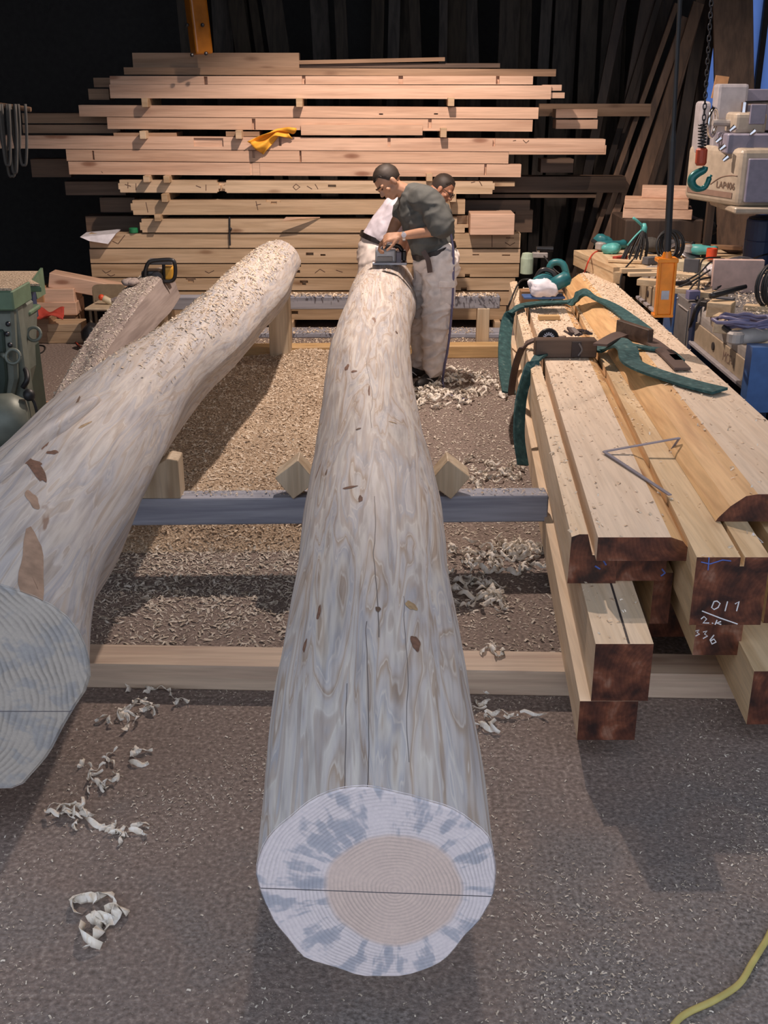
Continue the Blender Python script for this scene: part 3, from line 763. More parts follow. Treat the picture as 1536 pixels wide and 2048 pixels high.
# ------------------------------------------------------------------ sleepers, trestles and blocks that carry the logs
def bar2(name, pL, pR, h, dep, mat, label, cat, z0, bevel=0.006, group=None):
    """beam given by its two lower front corners"""
    pL, pR = Vector(pL), Vector(pR); pL.z = pR.z = z0
    u = (pR-pL).normalized(); w = Vector((-u.y, u.x, 0))
    poly = [pL, pL+w*dep, pL+w*dep+Vector((0,0,h)), pL+Vector((0,0,h))]
    b = MB(); b.prism(poly, pL, pR); o = b.build(name, mat, bevel=bevel)
    return tag(o, label, cat, group)
p = at_z(190,1377,0); q = at_z(1460,1400,0); u = (q-p)
bar2('sleeper_beam', p-u*0.30, q+u*0.05, 0.10, 0.155, 'sleeper', 'pale squared sleeper on the floor under the ends of the stacked timbers', 'beam', 0.0)
GB_L, GB_R = at_z(290,999,0.345), at_z(1098,992,0.345)
u = (GB_R-GB_L)
bar2('trestle_beam', GB_L-u*0.62, GB_R, 0.125, 0.11, 'grey_beam', 'weathered blue-grey trestle beam carrying the two big logs', 'beam', 0.22)
p = at_z(470,720,0); q = at_z(1010,716,0); u = (q-p)
bar2('sleeper_beam', p-u*0.22, q+u*0.02, 0.10, 0.15, 'sleeper_yellow', 'yellowish sleeper on the floor behind the standing carpenter, edged with sawdust', 'beam', 0.0)
bar2('trestle_beam', (-2.0, 8.60, 0), (0.93, 8.66, 0), 0.10, 0.13, 'grey_beam', 'grey trestle beam strewn with sawdust, in front of the back lumber stack', 'beam', 0.36)
# low flat sleeper at the foot of the stack
bar2('sleeper_beam', (-1.35, 9.22, 0), (1.1, 9.2, 0), 0.04, 0.25, 'grey_beam', 'flat grey plank on the floor at the foot of the back lumber stack', 'beam', 0.0)
def block(name, c, s, mat, label, group=None, rot=(0,0,0), bevel=0.005, cat='wood block'):
    b = MB(); b.obox(c, s, rot); return tag(b.build(name, mat, bevel=bevel), label, cat, group)
block('support_block', (0.0, 4.52, 0.112), (0.30,0.20,0.224), 'block_pale', 'timber block standing under the grey trestle beam below the straight log')
block('support_block', (-1.62, 4.54, 0.112), (0.24,0.16,0.224), 'block_pale', 'timber block standing under the grey trestle beam below the flared log')
block('support_block', (0.0, 8.1, 0.188), (0.22,0.16,0.376), 'block_pale', 'tall block propping the far end of the straight peeled log')
for x in (-1.75, -0.80, 0.80):
    block('trestle_post', (x, 8.70, 0.182), (0.10,0.10,0.364), 'block_pale', 'short pale post standing under the far trestle beam', 'posts under the far trestle')
block('packing_block', (-0.80, 8.26, 0.30), (0.16,0.16,0.61), 'block_pale', 'packing block under the far end of the flared log')
block('packing_block', (-1.20, 4.52, 0.395), (0.24,0.11,0.105), 'block_pale', 'packing block between the flared log and the grey trestle beam')
block('packing_block', (-1.70, 8.05, 0.22), (0.14,0.14,0.44), 'block_pale', 'packing block under the far end of the thin hewn log')
block('packing_block', (-1.50, 4.56, 0.35), (0.10,0.09,0.03), 'block_pale', 'thin packing piece under the near end of the thin hewn log')
# tilted chocks that keep the straight log from rolling (resting on the grey trestle)
for px, sg, lab in ((601,1,'square chock tilted on edge at the flared-log side of the straight log'), (889,-1,'square chock tilted on edge at the stacked-timber side of the straight log')):
    y = 4.45
    c = at_y(px - sg*10, 952, y)
    s = 0.125
    b = MB(); R = Euler((0, math.radians(45)*1.0+sg*0.12, 0)).to_matrix()
    b.obox((c.x, y+0.055, 0.345 + s*0.70), (s, 0.13, s*1.05), R); tag(b.build('log_chock', 'block_pale', bevel=0.003), lab, 'wood block')
b = MB()
a0, a1, a2, a3 = at_y(262,998,4.44), at_y(361,996,4.44), at_y(361,922,4.44), at_y(335,918,4.44)
b.prism([(a0.x,4.44,0.346),(a1.x,4.44,0.346),(a1.x,4.44,a2.z),(a3.x,4.44,a3.z),(a0.x,4.44,0.42)], (0,0,0), (0,0.12,0))
tag(b.build('wedge_block', 'block_pale', bevel=0.003), 'pale wedge block set against the flared log on the grey trestle', 'wood block')
# ================================================================== lumber stack at the back
SY = 9.6
def beam_grid(x0, x1, z0, z1, y0, dep, holes):
    """box whose front face carries rectangular pockets: holes = (xa, xb, za, zb, depth); depth >= dep cuts right through"""
    xs = sorted(set([x0, x1] + [min(max(h[i], x0), x1) for h in holes for i in (0, 1)]))
    zs = sorted(set([z0, z1] + [min(max(h[i], z0), z1) for h in holes for i in (2, 3)]))
    nx, nz = len(xs)-1, len(zs)-1
    D = [[0.0]*nz for _ in range(nx)]
    for i in range(nx):
        for j in range(nz):
            cx, cz = (xs[i]+xs[i+1])/2, (zs[j]+zs[j+1])/2
            for h in holes:
                if h[0] <= cx <= h[1] and h[2] <= cz <= h[3]: D[i][j] = max(D[i][j], min(h[4], dep))
    b = MB()
    def q(*p): b.add(p, [(0,1,2,3)])
    def g(i, j): return D[i][j] if 0 <= i < nx and 0 <= j < nz else dep
    for i in range(nx):
        for j in range(nz):
            d = D[i][j]
            if d < dep-1e-6:
                y = y0 + d
                q((xs[i],y,zs[j]),(xs[i+1],y,zs[j]),(xs[i+1],y,zs[j+1]),(xs[i],y,zs[j+1]))
                q((xs[i],y0+dep,zs[j]),(xs[i],y0+dep,zs[j+1]),(xs[i+1],y0+dep,zs[j+1]),(xs[i+1],y0+dep,zs[j]))
    for i in range(nx+1):
        for j in range(nz):
            a, c = g(i-1, j), g(i, j)
            if abs(a-c) > 1e-6:
                q((xs[i],y0+a,zs[j]),(xs[i],y0+c,zs[j]),(xs[i],y0+c,zs[j+1]),(xs[i],y0+a,zs[j+1]))
    for i in range(nx):
        for j in range(nz+1):
            a, c = g(i, j-1), g(i, j)
            if abs(a-c) > 1e-6:
                q((xs[i],y0+a,zs[j]),(xs[i+1],y0+a,zs[j]),(xs[i+1],y0+c,zs[j]),(xs[i],y0+c,zs[j]))
    bm = bmesh.new()
    V = [bm.verts.new(p) for p in b.v]
    for f in b.f: bm.faces.new([V[k] for k in f])
    bmesh.ops.remove_doubles(bm, verts=bm.verts, dist=1e-5)
    bmesh.ops.recalc_face_normals(bm, faces=bm.faces)
    b2 = MB(); bm.verts.index_update()
    b2.v = [v.co.copy() for v in bm.verts]; b2.f = [tuple(v.index for v in f.verts) for f in bm.faces]; b2.m = [0]*len(b2.f)
    bm.free()
    return b2
def X_at(px, y, pz=420): return at_y(px, pz, y).x
rj = random.Random(19)
ORD = ['lowest','second','third','fourth','fifth','sixth','seventh','eighth','ninth','tenth','eleventh','twelfth','thirteenth','fourteenth','fifteenth','sixteenth','seventeenth','topmost']
def stack_beam(px0, px1, ya, yb, mat, label, y=SY, dep=0.13, holes=(), tilt=0.0, group=None, name='beam', marks=()):
    """ya/yb: image rows of its top and bottom edge on the stack's front plane"""
    pm = (ya+yb)/2
    x0, x1 = at_y(px0, pm, y).x, at_y(px1, pm, y).x
    z0, z1 = at_y(768, yb, y).z, at_y(768, ya, y).z
    H = []
    for h in holes:
        hx0, hx1 = at_y(h[0], pm, y).x, at_y(h[1], pm, y).x
        hz1, hz0 = at_y(768, h[2], y).z, at_y(768, h[3], y).z
        H.append((hx0, hx1, hz0, hz1, h[4]))
    y = y + rj.uniform(-0.010, 0.010)
    b = beam_grid(x0, x1, z0+0.0022, z1-0.0022, y, dep, H)
    o = tag(b.build(name, mat, origin=((x0+x1)/2, y, z0)), label, 'beam', group)
    if tilt: o.rotation_euler = (0, tilt, 0)
    for mk in marks:      # carpenter's ink strokes: list of polylines in image pixels
        mb = MB()
        for pl in mk:
            mb.tube([at_y(px, py, y-0.0004) for px, py in pl], 0.0035, 4)
        mb.build('ink_mark', 'ink_soft', o)
    return o
def lab(n): return 'pale squared beam, %s from the floor at the front of the back lumber stack' % ORD[n]
S1 = 0.006
# lower bundle
stack_beam(330, 1012, 612, 640, 'pine_olive', lab(0), holes=[(582,596,622,629,.05),(553,566,624,627,.02)])
stack_beam(190, 1028, 583, 611, 'pine_olive', lab(1), holes=[(990,1002,597,604,.06)])
stack_beam(186, 1030, 556, 581, 'pine_olive', lab(2), holes=[(372,392,556,560,.03),(376,388,560,565,.03),(600,616,561,566,.05),(604,612,566,571,.05),(922,934,575,581,.05)], marks=[[[(215,548),(222,552),(230,549)]]])
stack_beam(183, 1038, 528, 554.5, 'pine_olive', lab(3), holes=[(590,602,529,534,.06),(588,600,540,546,.06),(930,940,548,554,.05)], marks=[[[(205,540),(212,546),(222,541)],[(410,542),(418,546),(428,541)],[(630,546),(640,538),(650,544)],[(672,540),(685,544)]]])
stack_beam(180, 1040, 498, 526.5, 'pine_olive', lab(4), holes=[(612,627,505,511,.06),(641,651,508,512,.04),(945,958,508,511,.02),(1004,1020,509,512,.02)])
stack_beam(178, 1041, 467, 496.5, 'pine_olive', lab(5), marks=[[[(984,470),(984,494)],[(1010,485),(1020,491),(1030,485)],[(1012,476),(1028,476)]],[[(250,470),(236,488)],[(225,482),(235,487)]]])
stack_beam(280, 886, 437.5, 465.5, 'pine_olive', lab(6), holes=[(280,284,437,445,.2),(280,284,460,466,.2)])
b = MB(); p0, p1 = at_y(940,467,SY-0.12), at_y(1030,428,SY-0.12)
b.box(p0.x, p1.x, SY-0.12, SY+0.18, at_y(768,466.5,SY).z, p1.z); tag(b.build('timber_block', 'pine_pink', bevel=0.004), 'large pinkish block set on the lower lumber bundle beside the standing carpenter', 'wood block')
b = beam_grid(at_y(888,450,SY).x, at_y(937,450,SY).x, at_y(768,466,SY).z, at_y(768,434,SY).z, SY+0.02, 0.12, [(at_y(914,450,SY).x, at_y(940,450,SY).x, at_y(768,450,SY).z, at_y(768,434,SY).z, 0.08), (at_y(930,450,SY).x, at_y(940,450,SY).x, at_y(768,466,SY).z, at_y(768,456,SY).z, 0.2)])
tag(b.build('notched_beam_end', 'pine_olive'), 'short notched beam end beside the large pinkish block on the lower bundle', 'wood block')
# upper layers
stack_beam(262, 930, 399.5, 429.5, 'pine_olive', lab(7), tilt=-0.002, holes=[(262,266,400,406,.2),(262,266,420,430,.2),(533,562,399,404,.04),(542,554,404,408,.05)], marks=[[[(512,402),(516,420)],[(512,410),(522,408)]],[[(292,404),(296,424)]]])
stack_beam(237, 989, 361, 387, 'pine_olive', lab(8), tilt=0.004, holes=[(237,240,361,368,.2),(237,240,380,388,.2),(434,453,361,366,.3),(437,450,366,372,.06),(441,446,372,378,.06),(437,450,378,384,.06),(434,453,384,388,.3),(656,672,369,374,.05),(985,990,361,365,.2),(985,990,378,388,.2)],
           marks=[[[(250,370),(262,374)],[(256,366),(256,378)],[(272,368),(272,382)]],[[(392,372),(402,376)],[(412,370),(412,382)]],[[(586,374),(592,368),(600,374),(592,380),(586,374)],[(614,372),(624,378)],[(630,368),(636,378)]],[[(942,364),(950,362)],[(958,360),(964,370)]]])
b = MB(); p = at_y(987,374,SY); q = at_y(1031,364,SY); b.box(p.x, q.x, SY+0.04, SY+0.08, p.z, q.z); tag(b.build('tenon_stick', 'pine_olive', bevel=0.003), 'thin tenoned stick lying past the end of the inked beam', 'wood stick')
stack_beam(138, 1042, 325.5, 352, 'pine_pink', lab(9), tilt=0.006, holes=[(500,505,326,352,.01),(968,973,321,348,.03),(505,520,326,352,.006)])
stack_beam(133, 1017, 301, 325, 'pine_pink', lab(10), tilt=0.006, holes=[(185,189,304,322,.04),(505,510,298,316,.03),(599,603,299,324,.04)], marks=[[[(203,345),(206,348)]]])
stack_beam(1018, 1212, 290, 309.5, 'pine_pink', 'short pinkish beam end with a dark notch at the bench-side end of the stack', holes=[(1166,1205,290,296,.06)])
stack_beam(-30, 1210, 274, 301, 'pine_pink', lab(11), tilt=0.006, holes=[(388,447,277,294,.02),(558,563,275,292,.04),(775,781,273,292,.03),(985,990,272,290,.03)], marks=[[[(1026,279),(1032,278)],[(1046,277),(1052,283),(1058,278)]]])
stack_beam(602, 845, 249, 271, 'pine_pink', 'short slab sticking out below the twelfth layer of the back stack', y=SY-0.03, dep=0.10)
stack_beam(215, 1065, 236.5, 261, 'pine_pink', lab(12), tilt=0.006, holes=[(504,511,238,260,.04),(856,863,229,255,.04)])
stack_beam(158, 1077, 212, 236, 'pine_pink', lab(13), tilt=0.005, holes=[(758,766,226,229,.04),(868,876,225,228,.04)])
stack_beam(220, 1102, 169.5, 198, 'pine_pink', lab(14), tilt=0.002)
for k, (ya, yb, xe) in enumerate(((169,182,1123),(184.5,197,1129))):
    stack_beam(1085, xe, ya, yb, 'pine_pink', 'rounded tenon tongue past the long pale beams, %s of two' % ('upper','lower')[k], y=SY+0.03, dep=0.07, group='tenon tongues on the stack', name='tenon_tongue')
stack_beam(220, 1066, 151.5, 169.5, 'pine_pink', lab(15), tilt=0.0, holes=[(408,415,153,169,.05),(604,611,152,168,.05),(797,806,151,168,.05),(992,999,150,168,.05)])
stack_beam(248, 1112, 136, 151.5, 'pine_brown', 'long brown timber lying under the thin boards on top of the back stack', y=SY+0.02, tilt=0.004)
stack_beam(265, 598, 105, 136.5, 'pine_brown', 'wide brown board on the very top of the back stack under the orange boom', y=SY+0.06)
stack_beam(594, 890, 117, 126, 'pine_brown', 'thin pale strip on top of the back stack beside the wide brown board', y=SY+0.06, dep=0.06, tilt=-0.02)
stack_beam(590, 1000, 126, 136, 'shaded_timber', 'dark strip lying beneath the thin pale strip on the back stack', y=SY+0.10, dep=0.08)
# set-back ends seen past the front row
DIM = 'dim brown timber end set back in the shadow of the stack'
DL = ['dim timber end above its twin at the rope side of the stack','dim timber end below its twin at the rope side of the stack','small brown block end beside the top pale beams, upper of two','small brown block end beside the top pale beams, lower of two',
      'pale short beam end under the long running-out board, upper of two','pale short beam end under the long running-out board, lower of two','dark notched end past the ragged beam','long dark timber reaching past the inked beam towards the leaning boards',
      'dark timber end below the longest beam at the rope side','dark timber end beside the inked beam at the rope side','thin dark strip under the long dark timber','dark timber end above the white paper package','dark short end over the white paper package, between inked beams','dark timber end above the large pinkish block','dark end just beyond the large pinkish block']
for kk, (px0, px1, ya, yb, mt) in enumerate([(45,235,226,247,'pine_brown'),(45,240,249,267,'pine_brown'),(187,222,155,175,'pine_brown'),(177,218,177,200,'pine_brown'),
                             (1112,1195,218,236.5,'pine_pink'),(1112,1195,239,258,'pine_pink'),(1082,1147,318,346,'shaded_timber'),(960,1252,353,386,'shaded_timber'),
                             (62,140,318,355,'shaded_timber'),(130,250,363,391,'shaded_timber'),(960,1192,388,396,'shaded_timber'),(172,300,432,464,'shaded_timber'),(200,270,395,425,'shaded_timber'),(930,1060,400,425,'shaded_timber'),(1030,1065,420,465,'shaded_timber')]):
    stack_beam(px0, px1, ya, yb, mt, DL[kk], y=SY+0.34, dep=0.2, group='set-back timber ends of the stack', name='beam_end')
stack_beam(1078, 1301, 207, 233, 'pine_brown', 'long board running out from the stack towards the leaning boards', y=SY+0.60, dep=0.06)
# stickers between the layers
SLB = ['under the lowest beam at the middle','under the lowest beam at the pile side','under the lowest beam at the chair side','on the seventh beam at the chair side','on the seventh beam near the carpenters','just below the inked beam at the chair side','just below the inked beam near the carpenters','just above the inked beam, larger of two','just above the inked beam, smaller of two','just above the inked beam behind the carpenters','under the thirteenth beam at the leaning-board side','under the thirteenth beam at the rope side','under the thirteenth beam beside the yellow cloth','under the fifteenth beam at the rope side','under the fifteenth beam at the leaning-board side','under the fifteenth beam at the middle']
for kk, (px, ya, yb) in enumerate([(583,640,656),(993,640,657),(320,640,657),(319,428,439),(860,428,439),(333,387,401),(905,386,401),(337,351,363),(297,351,362),(858,347,360),(886,256,273),(290,262,276),(480,261,276),(294,197,213),(901,196,211),(600,197,213)]):
    x = at_y(px, (ya+yb)/2, SY).x; z1, z0 = at_y(768, ya, SY).z, at_y(768, yb, SY).z
    b = MB(); b.box(x-0.026, x+0.026, SY-0.10, SY+0.5, z0-0.004, z1+0.004)
    tag(b.build('sticker_stick', 'pine_olive', bevel=0.003), 'square sticker of the back stack, ' + SLB[kk], 'wood stick', 'stickers of the back stack')
for px0, px1, ya, yb in [(227,353,265,274),(452,519,262,273)]:
    stack_beam(px0, px1, ya, yb, 'pine_brown', 'thin flat packing slat lying in a gap of the back stack', y=SY+0.02, dep=0.3, group='packing slats in the stack', name='packing_strip')
# yellow cloth thrown over a beam
def cloth(name, rows, cols, fn, mat, label, cat='cloth', thick=0.003, parent=None):
    b = MB(); vs = [Vector(fn(i/(cols-1), j/(rows-1))) for j in range(rows) for i in range(cols)]
    fs = [(j*cols+i, j*cols+i+1, (j+1)*cols+i+1, (j+1)*cols+i) for j in range(rows-1) for i in range(cols-1)]
    b.add(vs, fs); o = b.build(name, mat, parent, smooth=True, clean=False)
    sm = o.modifiers.new('thick', 'SOLIDIFY'); sm.thickness = thick
    return tag(o, label, cat) if label else o
def yc(u, v):
    # lies in the gap on the right, spills down over the face on the left
    px = 590 - 78*v - 8*u*(1-v) + 6*math.sin(u*7)*(1-v); py = 257 + 16*u - 2*v + 62*max(0, v-0.42)*(0.75+u*0.3)
    px += (u-0.5)*44*max(0, v-0.3)
    p = at_y(px, py, SY)
    out = 0.035 + 0.03*math.sin(u*9+v*3) + 0.02*math.sin(v*13+u*4)
    return (p.x, SY - out - 0.03*min(1, v*2), p.z + 0.012*math.sin(u*11+v*9)*(1-v))
cloth('yellow_cloth', 26, 22, yc, 'yellow_cloth', 'crumpled orange-yellow cloth hanging over a beam of the back stack', thick=0.004)
# paper package and small things on the bundle
p = at_y(196,472,SY-0.05)
b = MB(); b.prism([at_y(160,474,SY-0.1), at_y(232,467,SY-0.05), at_y(216,488,SY-0.1), at_y(178,482,SY-0.12)], (0,0,0), (0,0.22,0.012)); tag(b.build('paper_package', 'white_paper'), 'white paper package lying over the end of the lower bundle', 'package')
b = MB(); q = at_y(267,464,SY+0.02); b.lathe([(0.035,0),(0.04,0.004),(0.04,0.038),(0.035,0.042)], (q.x, SY+0.03, at_y(0,466.5,SY).z+0.0)); tag(b.build('tape_roll', 'green_tape', smooth=False), 'small green tape roll next to the white paper package', 'tape roll')
# folding rule / bar with a hook hanging down the bundle face
b = MB(); b.tube([at_y(459,434,SY-0.012), at_y(459,462,SY-0.012), at_y(460,491,SY-0.012)], 0.008, 6); b.sphere(at_y(461,458,SY-0.014), 0.014, 8); tag(b.build('hanging_rod', 'dark_metal'), 'thin dark rod hanging down the face of the lower bundle', 'rod')
b = MB()
b.add([at_y(572,434,SY-0.10), at_y(600,436,SY-0.10), at_y(640,434,SY-0.01), at_y(566,440,SY-0.10)], [(0,1,2,3)]); b.v += [v + Vector((0,0,-0.008)) for v in b.v]; b.f += [(7,6,5,4),(0,1,5,4),(1,2,6,5),(2,3,7,6),(3,0,4,7)]; b.m += [0]*5
tag(b.build('paper_sheet', 'pine_pink'), 'pale thin offcut sheet jutting from the lower bundle', 'offcut')

# ------------------------------------------------------------------ boards leaning in the dark
GB = 'dark upright boards along the back wall'
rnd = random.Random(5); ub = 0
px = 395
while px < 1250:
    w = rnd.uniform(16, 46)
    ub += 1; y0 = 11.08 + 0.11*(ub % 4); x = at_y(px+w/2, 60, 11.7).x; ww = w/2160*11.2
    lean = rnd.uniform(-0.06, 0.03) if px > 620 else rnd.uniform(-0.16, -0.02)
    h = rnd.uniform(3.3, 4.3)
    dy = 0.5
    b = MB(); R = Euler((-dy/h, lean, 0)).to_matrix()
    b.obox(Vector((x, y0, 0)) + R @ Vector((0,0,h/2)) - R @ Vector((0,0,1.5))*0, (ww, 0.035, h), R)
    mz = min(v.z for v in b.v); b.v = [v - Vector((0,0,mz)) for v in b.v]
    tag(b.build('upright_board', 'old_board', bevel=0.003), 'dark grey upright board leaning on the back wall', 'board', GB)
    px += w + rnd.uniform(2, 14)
# lighter boards leaning in the bench-side corner: foot (px,py), top (px,py), width
GL = 'brown boards leaning behind the bench'
def lean_board(pf, pt, w, mat, label, group, y0=9.4, y1=10.4, t=0.03):
    a = at_y(pf[0], pf[1], y0); c = at_y(pt[0], pt[1], y1)
    d = c - a
    k = a.z / -d.z if d.z else 0
    a = a + d*k                      # carry the foot down to the floor
    c = c + d*0.25
    d = c - a; L = d.length; zt = d.normalized()
    xs = Vector((0,1,0)).cross(zt).normalized(); ys = zt.cross(xs)
    R = Matrix((xs, ys, zt)).transposed()
    b = MB(); b.obox((a+c)/2, (w, t, L), R)
    mz = min(v.z for v in b.v); b.v = [v - Vector((0,0,mz)) for v in b.v]
    tag(b.build('leaning_board', mat, bevel=0.003), label, 'board', group)
LB = 'brown board leaning in the corner behind the bench'
lean_board((1275,400),(1372,90), 0.10, 'brown_board', 'widest brown board leaning in the corner behind the bench', GL, 10.02, 10.27)
lean_board((1245,390),(1345,110), 0.07, 'brown_board', LB, GL, 10.1, 10.35)
lean_board((1215,400),(1325,90), 0.045, 'brown_board', 'narrowest brown board leaning in the corner, nearest the back stack', GL, 10.15, 10.4)
lean_board((1310,330),(1385,60), 0.08, 'brown_board', LB, GL, 10.22, 10.47)
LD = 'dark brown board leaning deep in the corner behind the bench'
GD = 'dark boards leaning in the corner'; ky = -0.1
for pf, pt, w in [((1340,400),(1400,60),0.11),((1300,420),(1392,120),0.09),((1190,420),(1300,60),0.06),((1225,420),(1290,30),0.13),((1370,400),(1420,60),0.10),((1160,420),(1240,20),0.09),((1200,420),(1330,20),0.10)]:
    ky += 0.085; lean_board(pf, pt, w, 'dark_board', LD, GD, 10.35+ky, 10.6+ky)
lean_board((1470,330),(1465,10), 0.34, 'brown_board', 'wide brown board standing before the window behind the cream machine', None, 9.9, 10.2)

# ================================================================== timbers stacked on the bench side
TIM = {}
def timber(name, prof, y0, y1, xs0, xs1, mats, label, cat='timber', far=None):
    """prof: outline (x, z) at the near end; the far end is shifted sideways by xs1-xs0"""
    n = len(prof)
    # keep outline counter-clockwise seen from the camera
    b = MB()
    a = [Vector((x, y0, z)) for x, z in prof]; c = [Vector((x + (xs1-xs0 if far is None else far[i]), y1, z)) for i, (x, z) in enumerate(prof)]
    b.add(a + c, [tuple(range(n))], 1)
    b.f.append(tuple(range(n, 2*n))[::-1]); b.m.append(1)
    for i in range(n):
        j = (i+1) % n; b.f.append((i, j, n+j, n+i)); b.m.append(mats[2][i] if len(mats) > 2 else 0)
    ml = [mats[0], mats[1]] + (list(mats[3]) if len(mats) > 3 else [])
    o = b.build(name, ml, bevel=0.0)
    return tag(o, label, cat)
SK = 0.066      # sideways drift per metre of the stack's direction
def rect(x0, x1, z0, z1): return [(x0,z0),(x1,z0),(x1,z1),(x0,z1)]
def tb(pxl, pxr, zb, zt, y0, y1, label, mat='new_timber', prof=None, skew=SK, pym=None):
    pm = 1200 if pym is None else pym
    xl = at_y(pxl, pm, y0).x; xr = at_y(pxr, pm, y0).x
    return timber('squared_timber', prof or rect(xl, xr, zb, zt), y0, y1, 0, skew*(y1-y0), [mat, 'sealed_end'], label)
T1 = tb(1157, 1273, 0.102, 0.245, 2.93, 8.2, 'squared timber with sealed dark end, lowest on the log side of the right-hand pile', pym=1440)
T2 = tb(1187, 1302, 0.246, 0.448, 2.93, 7.9, 'squared timber with grooved top and round-ringed dark end, second tier of the pile', pym=1340, mat='new_timber')
# third tier: a rebated timber and its neighbour, a waney slab lying in the rebate
xl = at_y(1137,1130,3.36).x; xm = at_y(1234,1130,3.36).x; xr = at_y(1333,1130,3.38).x
xlip = at_y(1180,1080,3.36).x
T3 = timber('squared_timber', [(xl,0.449),(xm,0.449),(xm,0.555),(xlip+0.012,0.555),(xlip-0.008,0.632),(xl+0.03,0.632),(xl+0.004,0.622)], 3.36, 8.35, 0, SK*5, ['new_timber','sealed_end'], 'rebated long timber with a raised lip at the log side of the pile top', 'timber')
T4 = timber('squared_timber', rect(xm+0.004, xr, 0.449, 0.555), 3.38, 8.1, 0, SK*4.7, ['yellow_timber','sealed_end'], 'reddish-ended timber under the waney slab, beside the rebated timber')
x0 = xlip+0.016; x1 = at_y(1350,1085,3.33).x
T5 = timber('waney_slab', [(x0,0.556),(x1+0.045,0.556),(x1+0.05,0.592),(x1+0.02,0.628),(x1-0.02,0.642),(x0,0.642)], 3.31, 8.0, 0, SK*4.7, ['slab_top','sealed_end',[0,1,3,3,0,0],['yellow_timber','wane']], 'broad pale slab with one waney edge lying in the rebate on top of the pile', 'slab')
# chalk-marked timber and those under and beyond it
xl = at_y(1386,1180,3.17).x; xr = at_y(1531,1180,3.17).x; g0 = xl + (xr-xl)*0.60; g1 = g0+0.014
T6 = timber('grooved_timber', [(xl,0.388),(xr,0.388),(xr,0.632),(g1,0.632),(g1,0.600),(g0,0.600),(g0,0.632),(xl,0.632)], 3.17, 8.2, 0, 0.072*5, ['yellow_timber','sealed_end'], 'thick grooved timber with white chalk numbers on its dark sealed end', 'timber')
T7 = tb(1388, 1482, 0.247, 0.387, 3.22, 8.0, 'short-ended timber with chalk figures under the thick grooved timber', 'yellow_timber', pym=1285, skew=0.062)
T8 = tb(1400, 1438, 0.102, 0.246, 3.62, 8.0, 'timber lying back in the shade under the chalk-marked pair', 'new_timber', pym=1330, skew=0.062)
T9 = tb(1500, 1600, 0.102, 0.30, 3.02, 8.0, 'dark-ended timber at the bench side, lowest in the pile', 'yellow_timber', pym=1400, skew=0.062)
T10 = tb(1306, 1343, 0.246, 0.447, 3.45, 8.0, 'dark-ended timber set back between the ringed timber and the thick grooved timber', 'yellow_timber', pym=1180)
T11 = tb(1290, 1372, 0.102, 0.245, 3.62, 8.0, 'timber deep in the shade between the lowest timbers of the pile', 'new_timber', pym=1330)
T12 = tb(1545, 1612, 0.301, 0.60, 3.35, 8.0, 'thick timber at the bench side with a white chalk triangle on its end', 'yellow_timber', pym=1120, skew=0.072)
xl = at_y(1432,1035,3.47).x; xr = 1.60
T13 = timber('waney_slab', [(xl,0.634),(xr,0.634),(xr,0.735),(xl+0.135,0.735),(xl+0.095,0.728),(xl+0.045,0.690),(xl+0.008,0.648)], 3.47, 8.1, 0, -0.02, ['slab_top','sealed_end',[0,0,0,3,3,3,3],['yellow_timber','wane']], 'wide thick slab with orange waney edge on top at the bench side', 'slab', far=[0.20,0.03,0.03,0.19,0.20,0.20,0.20])
# groove on the ringed timber, chalk marks
def strokes(parent, name, pls, y, mat, r=0.0022, z=None):
    b = MB()
    for pl in pls: b.tube([at_y(px, py, y) for px, py in pl], r, 5)
    return b.build(name, mat, parent)
b = MB()
p0 = Vector((at_y(1258,1290,2.93).x, 2.932, 0.4482)); p1 = p0 + Vector((SK*1.6, 1.6, 0))
b.ribbon([p0, p1], 0.007, Vector((1,0,0)), 0.002); b.build('saw_groove', 'ink', T2)
# 011, a slash, 2.K, 336 (chalk hand)
yc_ = 3.169
strokes(T6, 'chalk_figures', [[(1428,1203),(1434,1202),(1440,1207),(1436,1215),(1428,1219),(1423,1215),(1428,1203)], [(1455,1203),(1450,1222)], [(1470,1208),(1478,1203),(1473,1222)],
                              [(1404,1222),(1440,1236),(1475,1248)],
                              [(1402,1238),(1408,1233),(1413,1238),(1406,1246),(1418,1246)], [(1424,1246),(1426,1247)], [(1434,1240),(1430,1249)], [(1442,1243),(1433,1246),(1442,1249)]], yc_, 'chalk_white')
strokes(T6, 'blue_mark', [[(1418,1115),(1416,1140)], [(1402,1124),(1420,1128),(1445,1120),(1462,1122)]], yc_, 'chalk_blue')
strokes(T7, 'chalk_figures', [[(1391,1262),(1398,1260),(1394,1265),(1399,1268),(1391,1272)], [(1406,1264),(1414,1262),(1409,1268),(1415,1272),(1406,1277)], [(1428,1270),(1420,1280),(1424,1288),(1432,1284),(1428,1278),(1421,1282)]], 3.219, 'chalk_white')
strokes(T12, 'chalk_triangle', [[(1498,1082),(1506,1066),(1526,1085),(1500,1086)], [(1506,1066),(1510,1085)]], 3.349, 'chalk_white')
strokes(T3, 'blue_mark', [[(1190,1132),(1200,1138)], [(1205,1118),(1212,1130)]], 3.359, 'chalk_blue', 0.003)
strokes(T4, 'blue_mark', [[(1324,1138),(1330,1146),(1322,1152)]], 3.379, 'chalk_blue', 0.003)
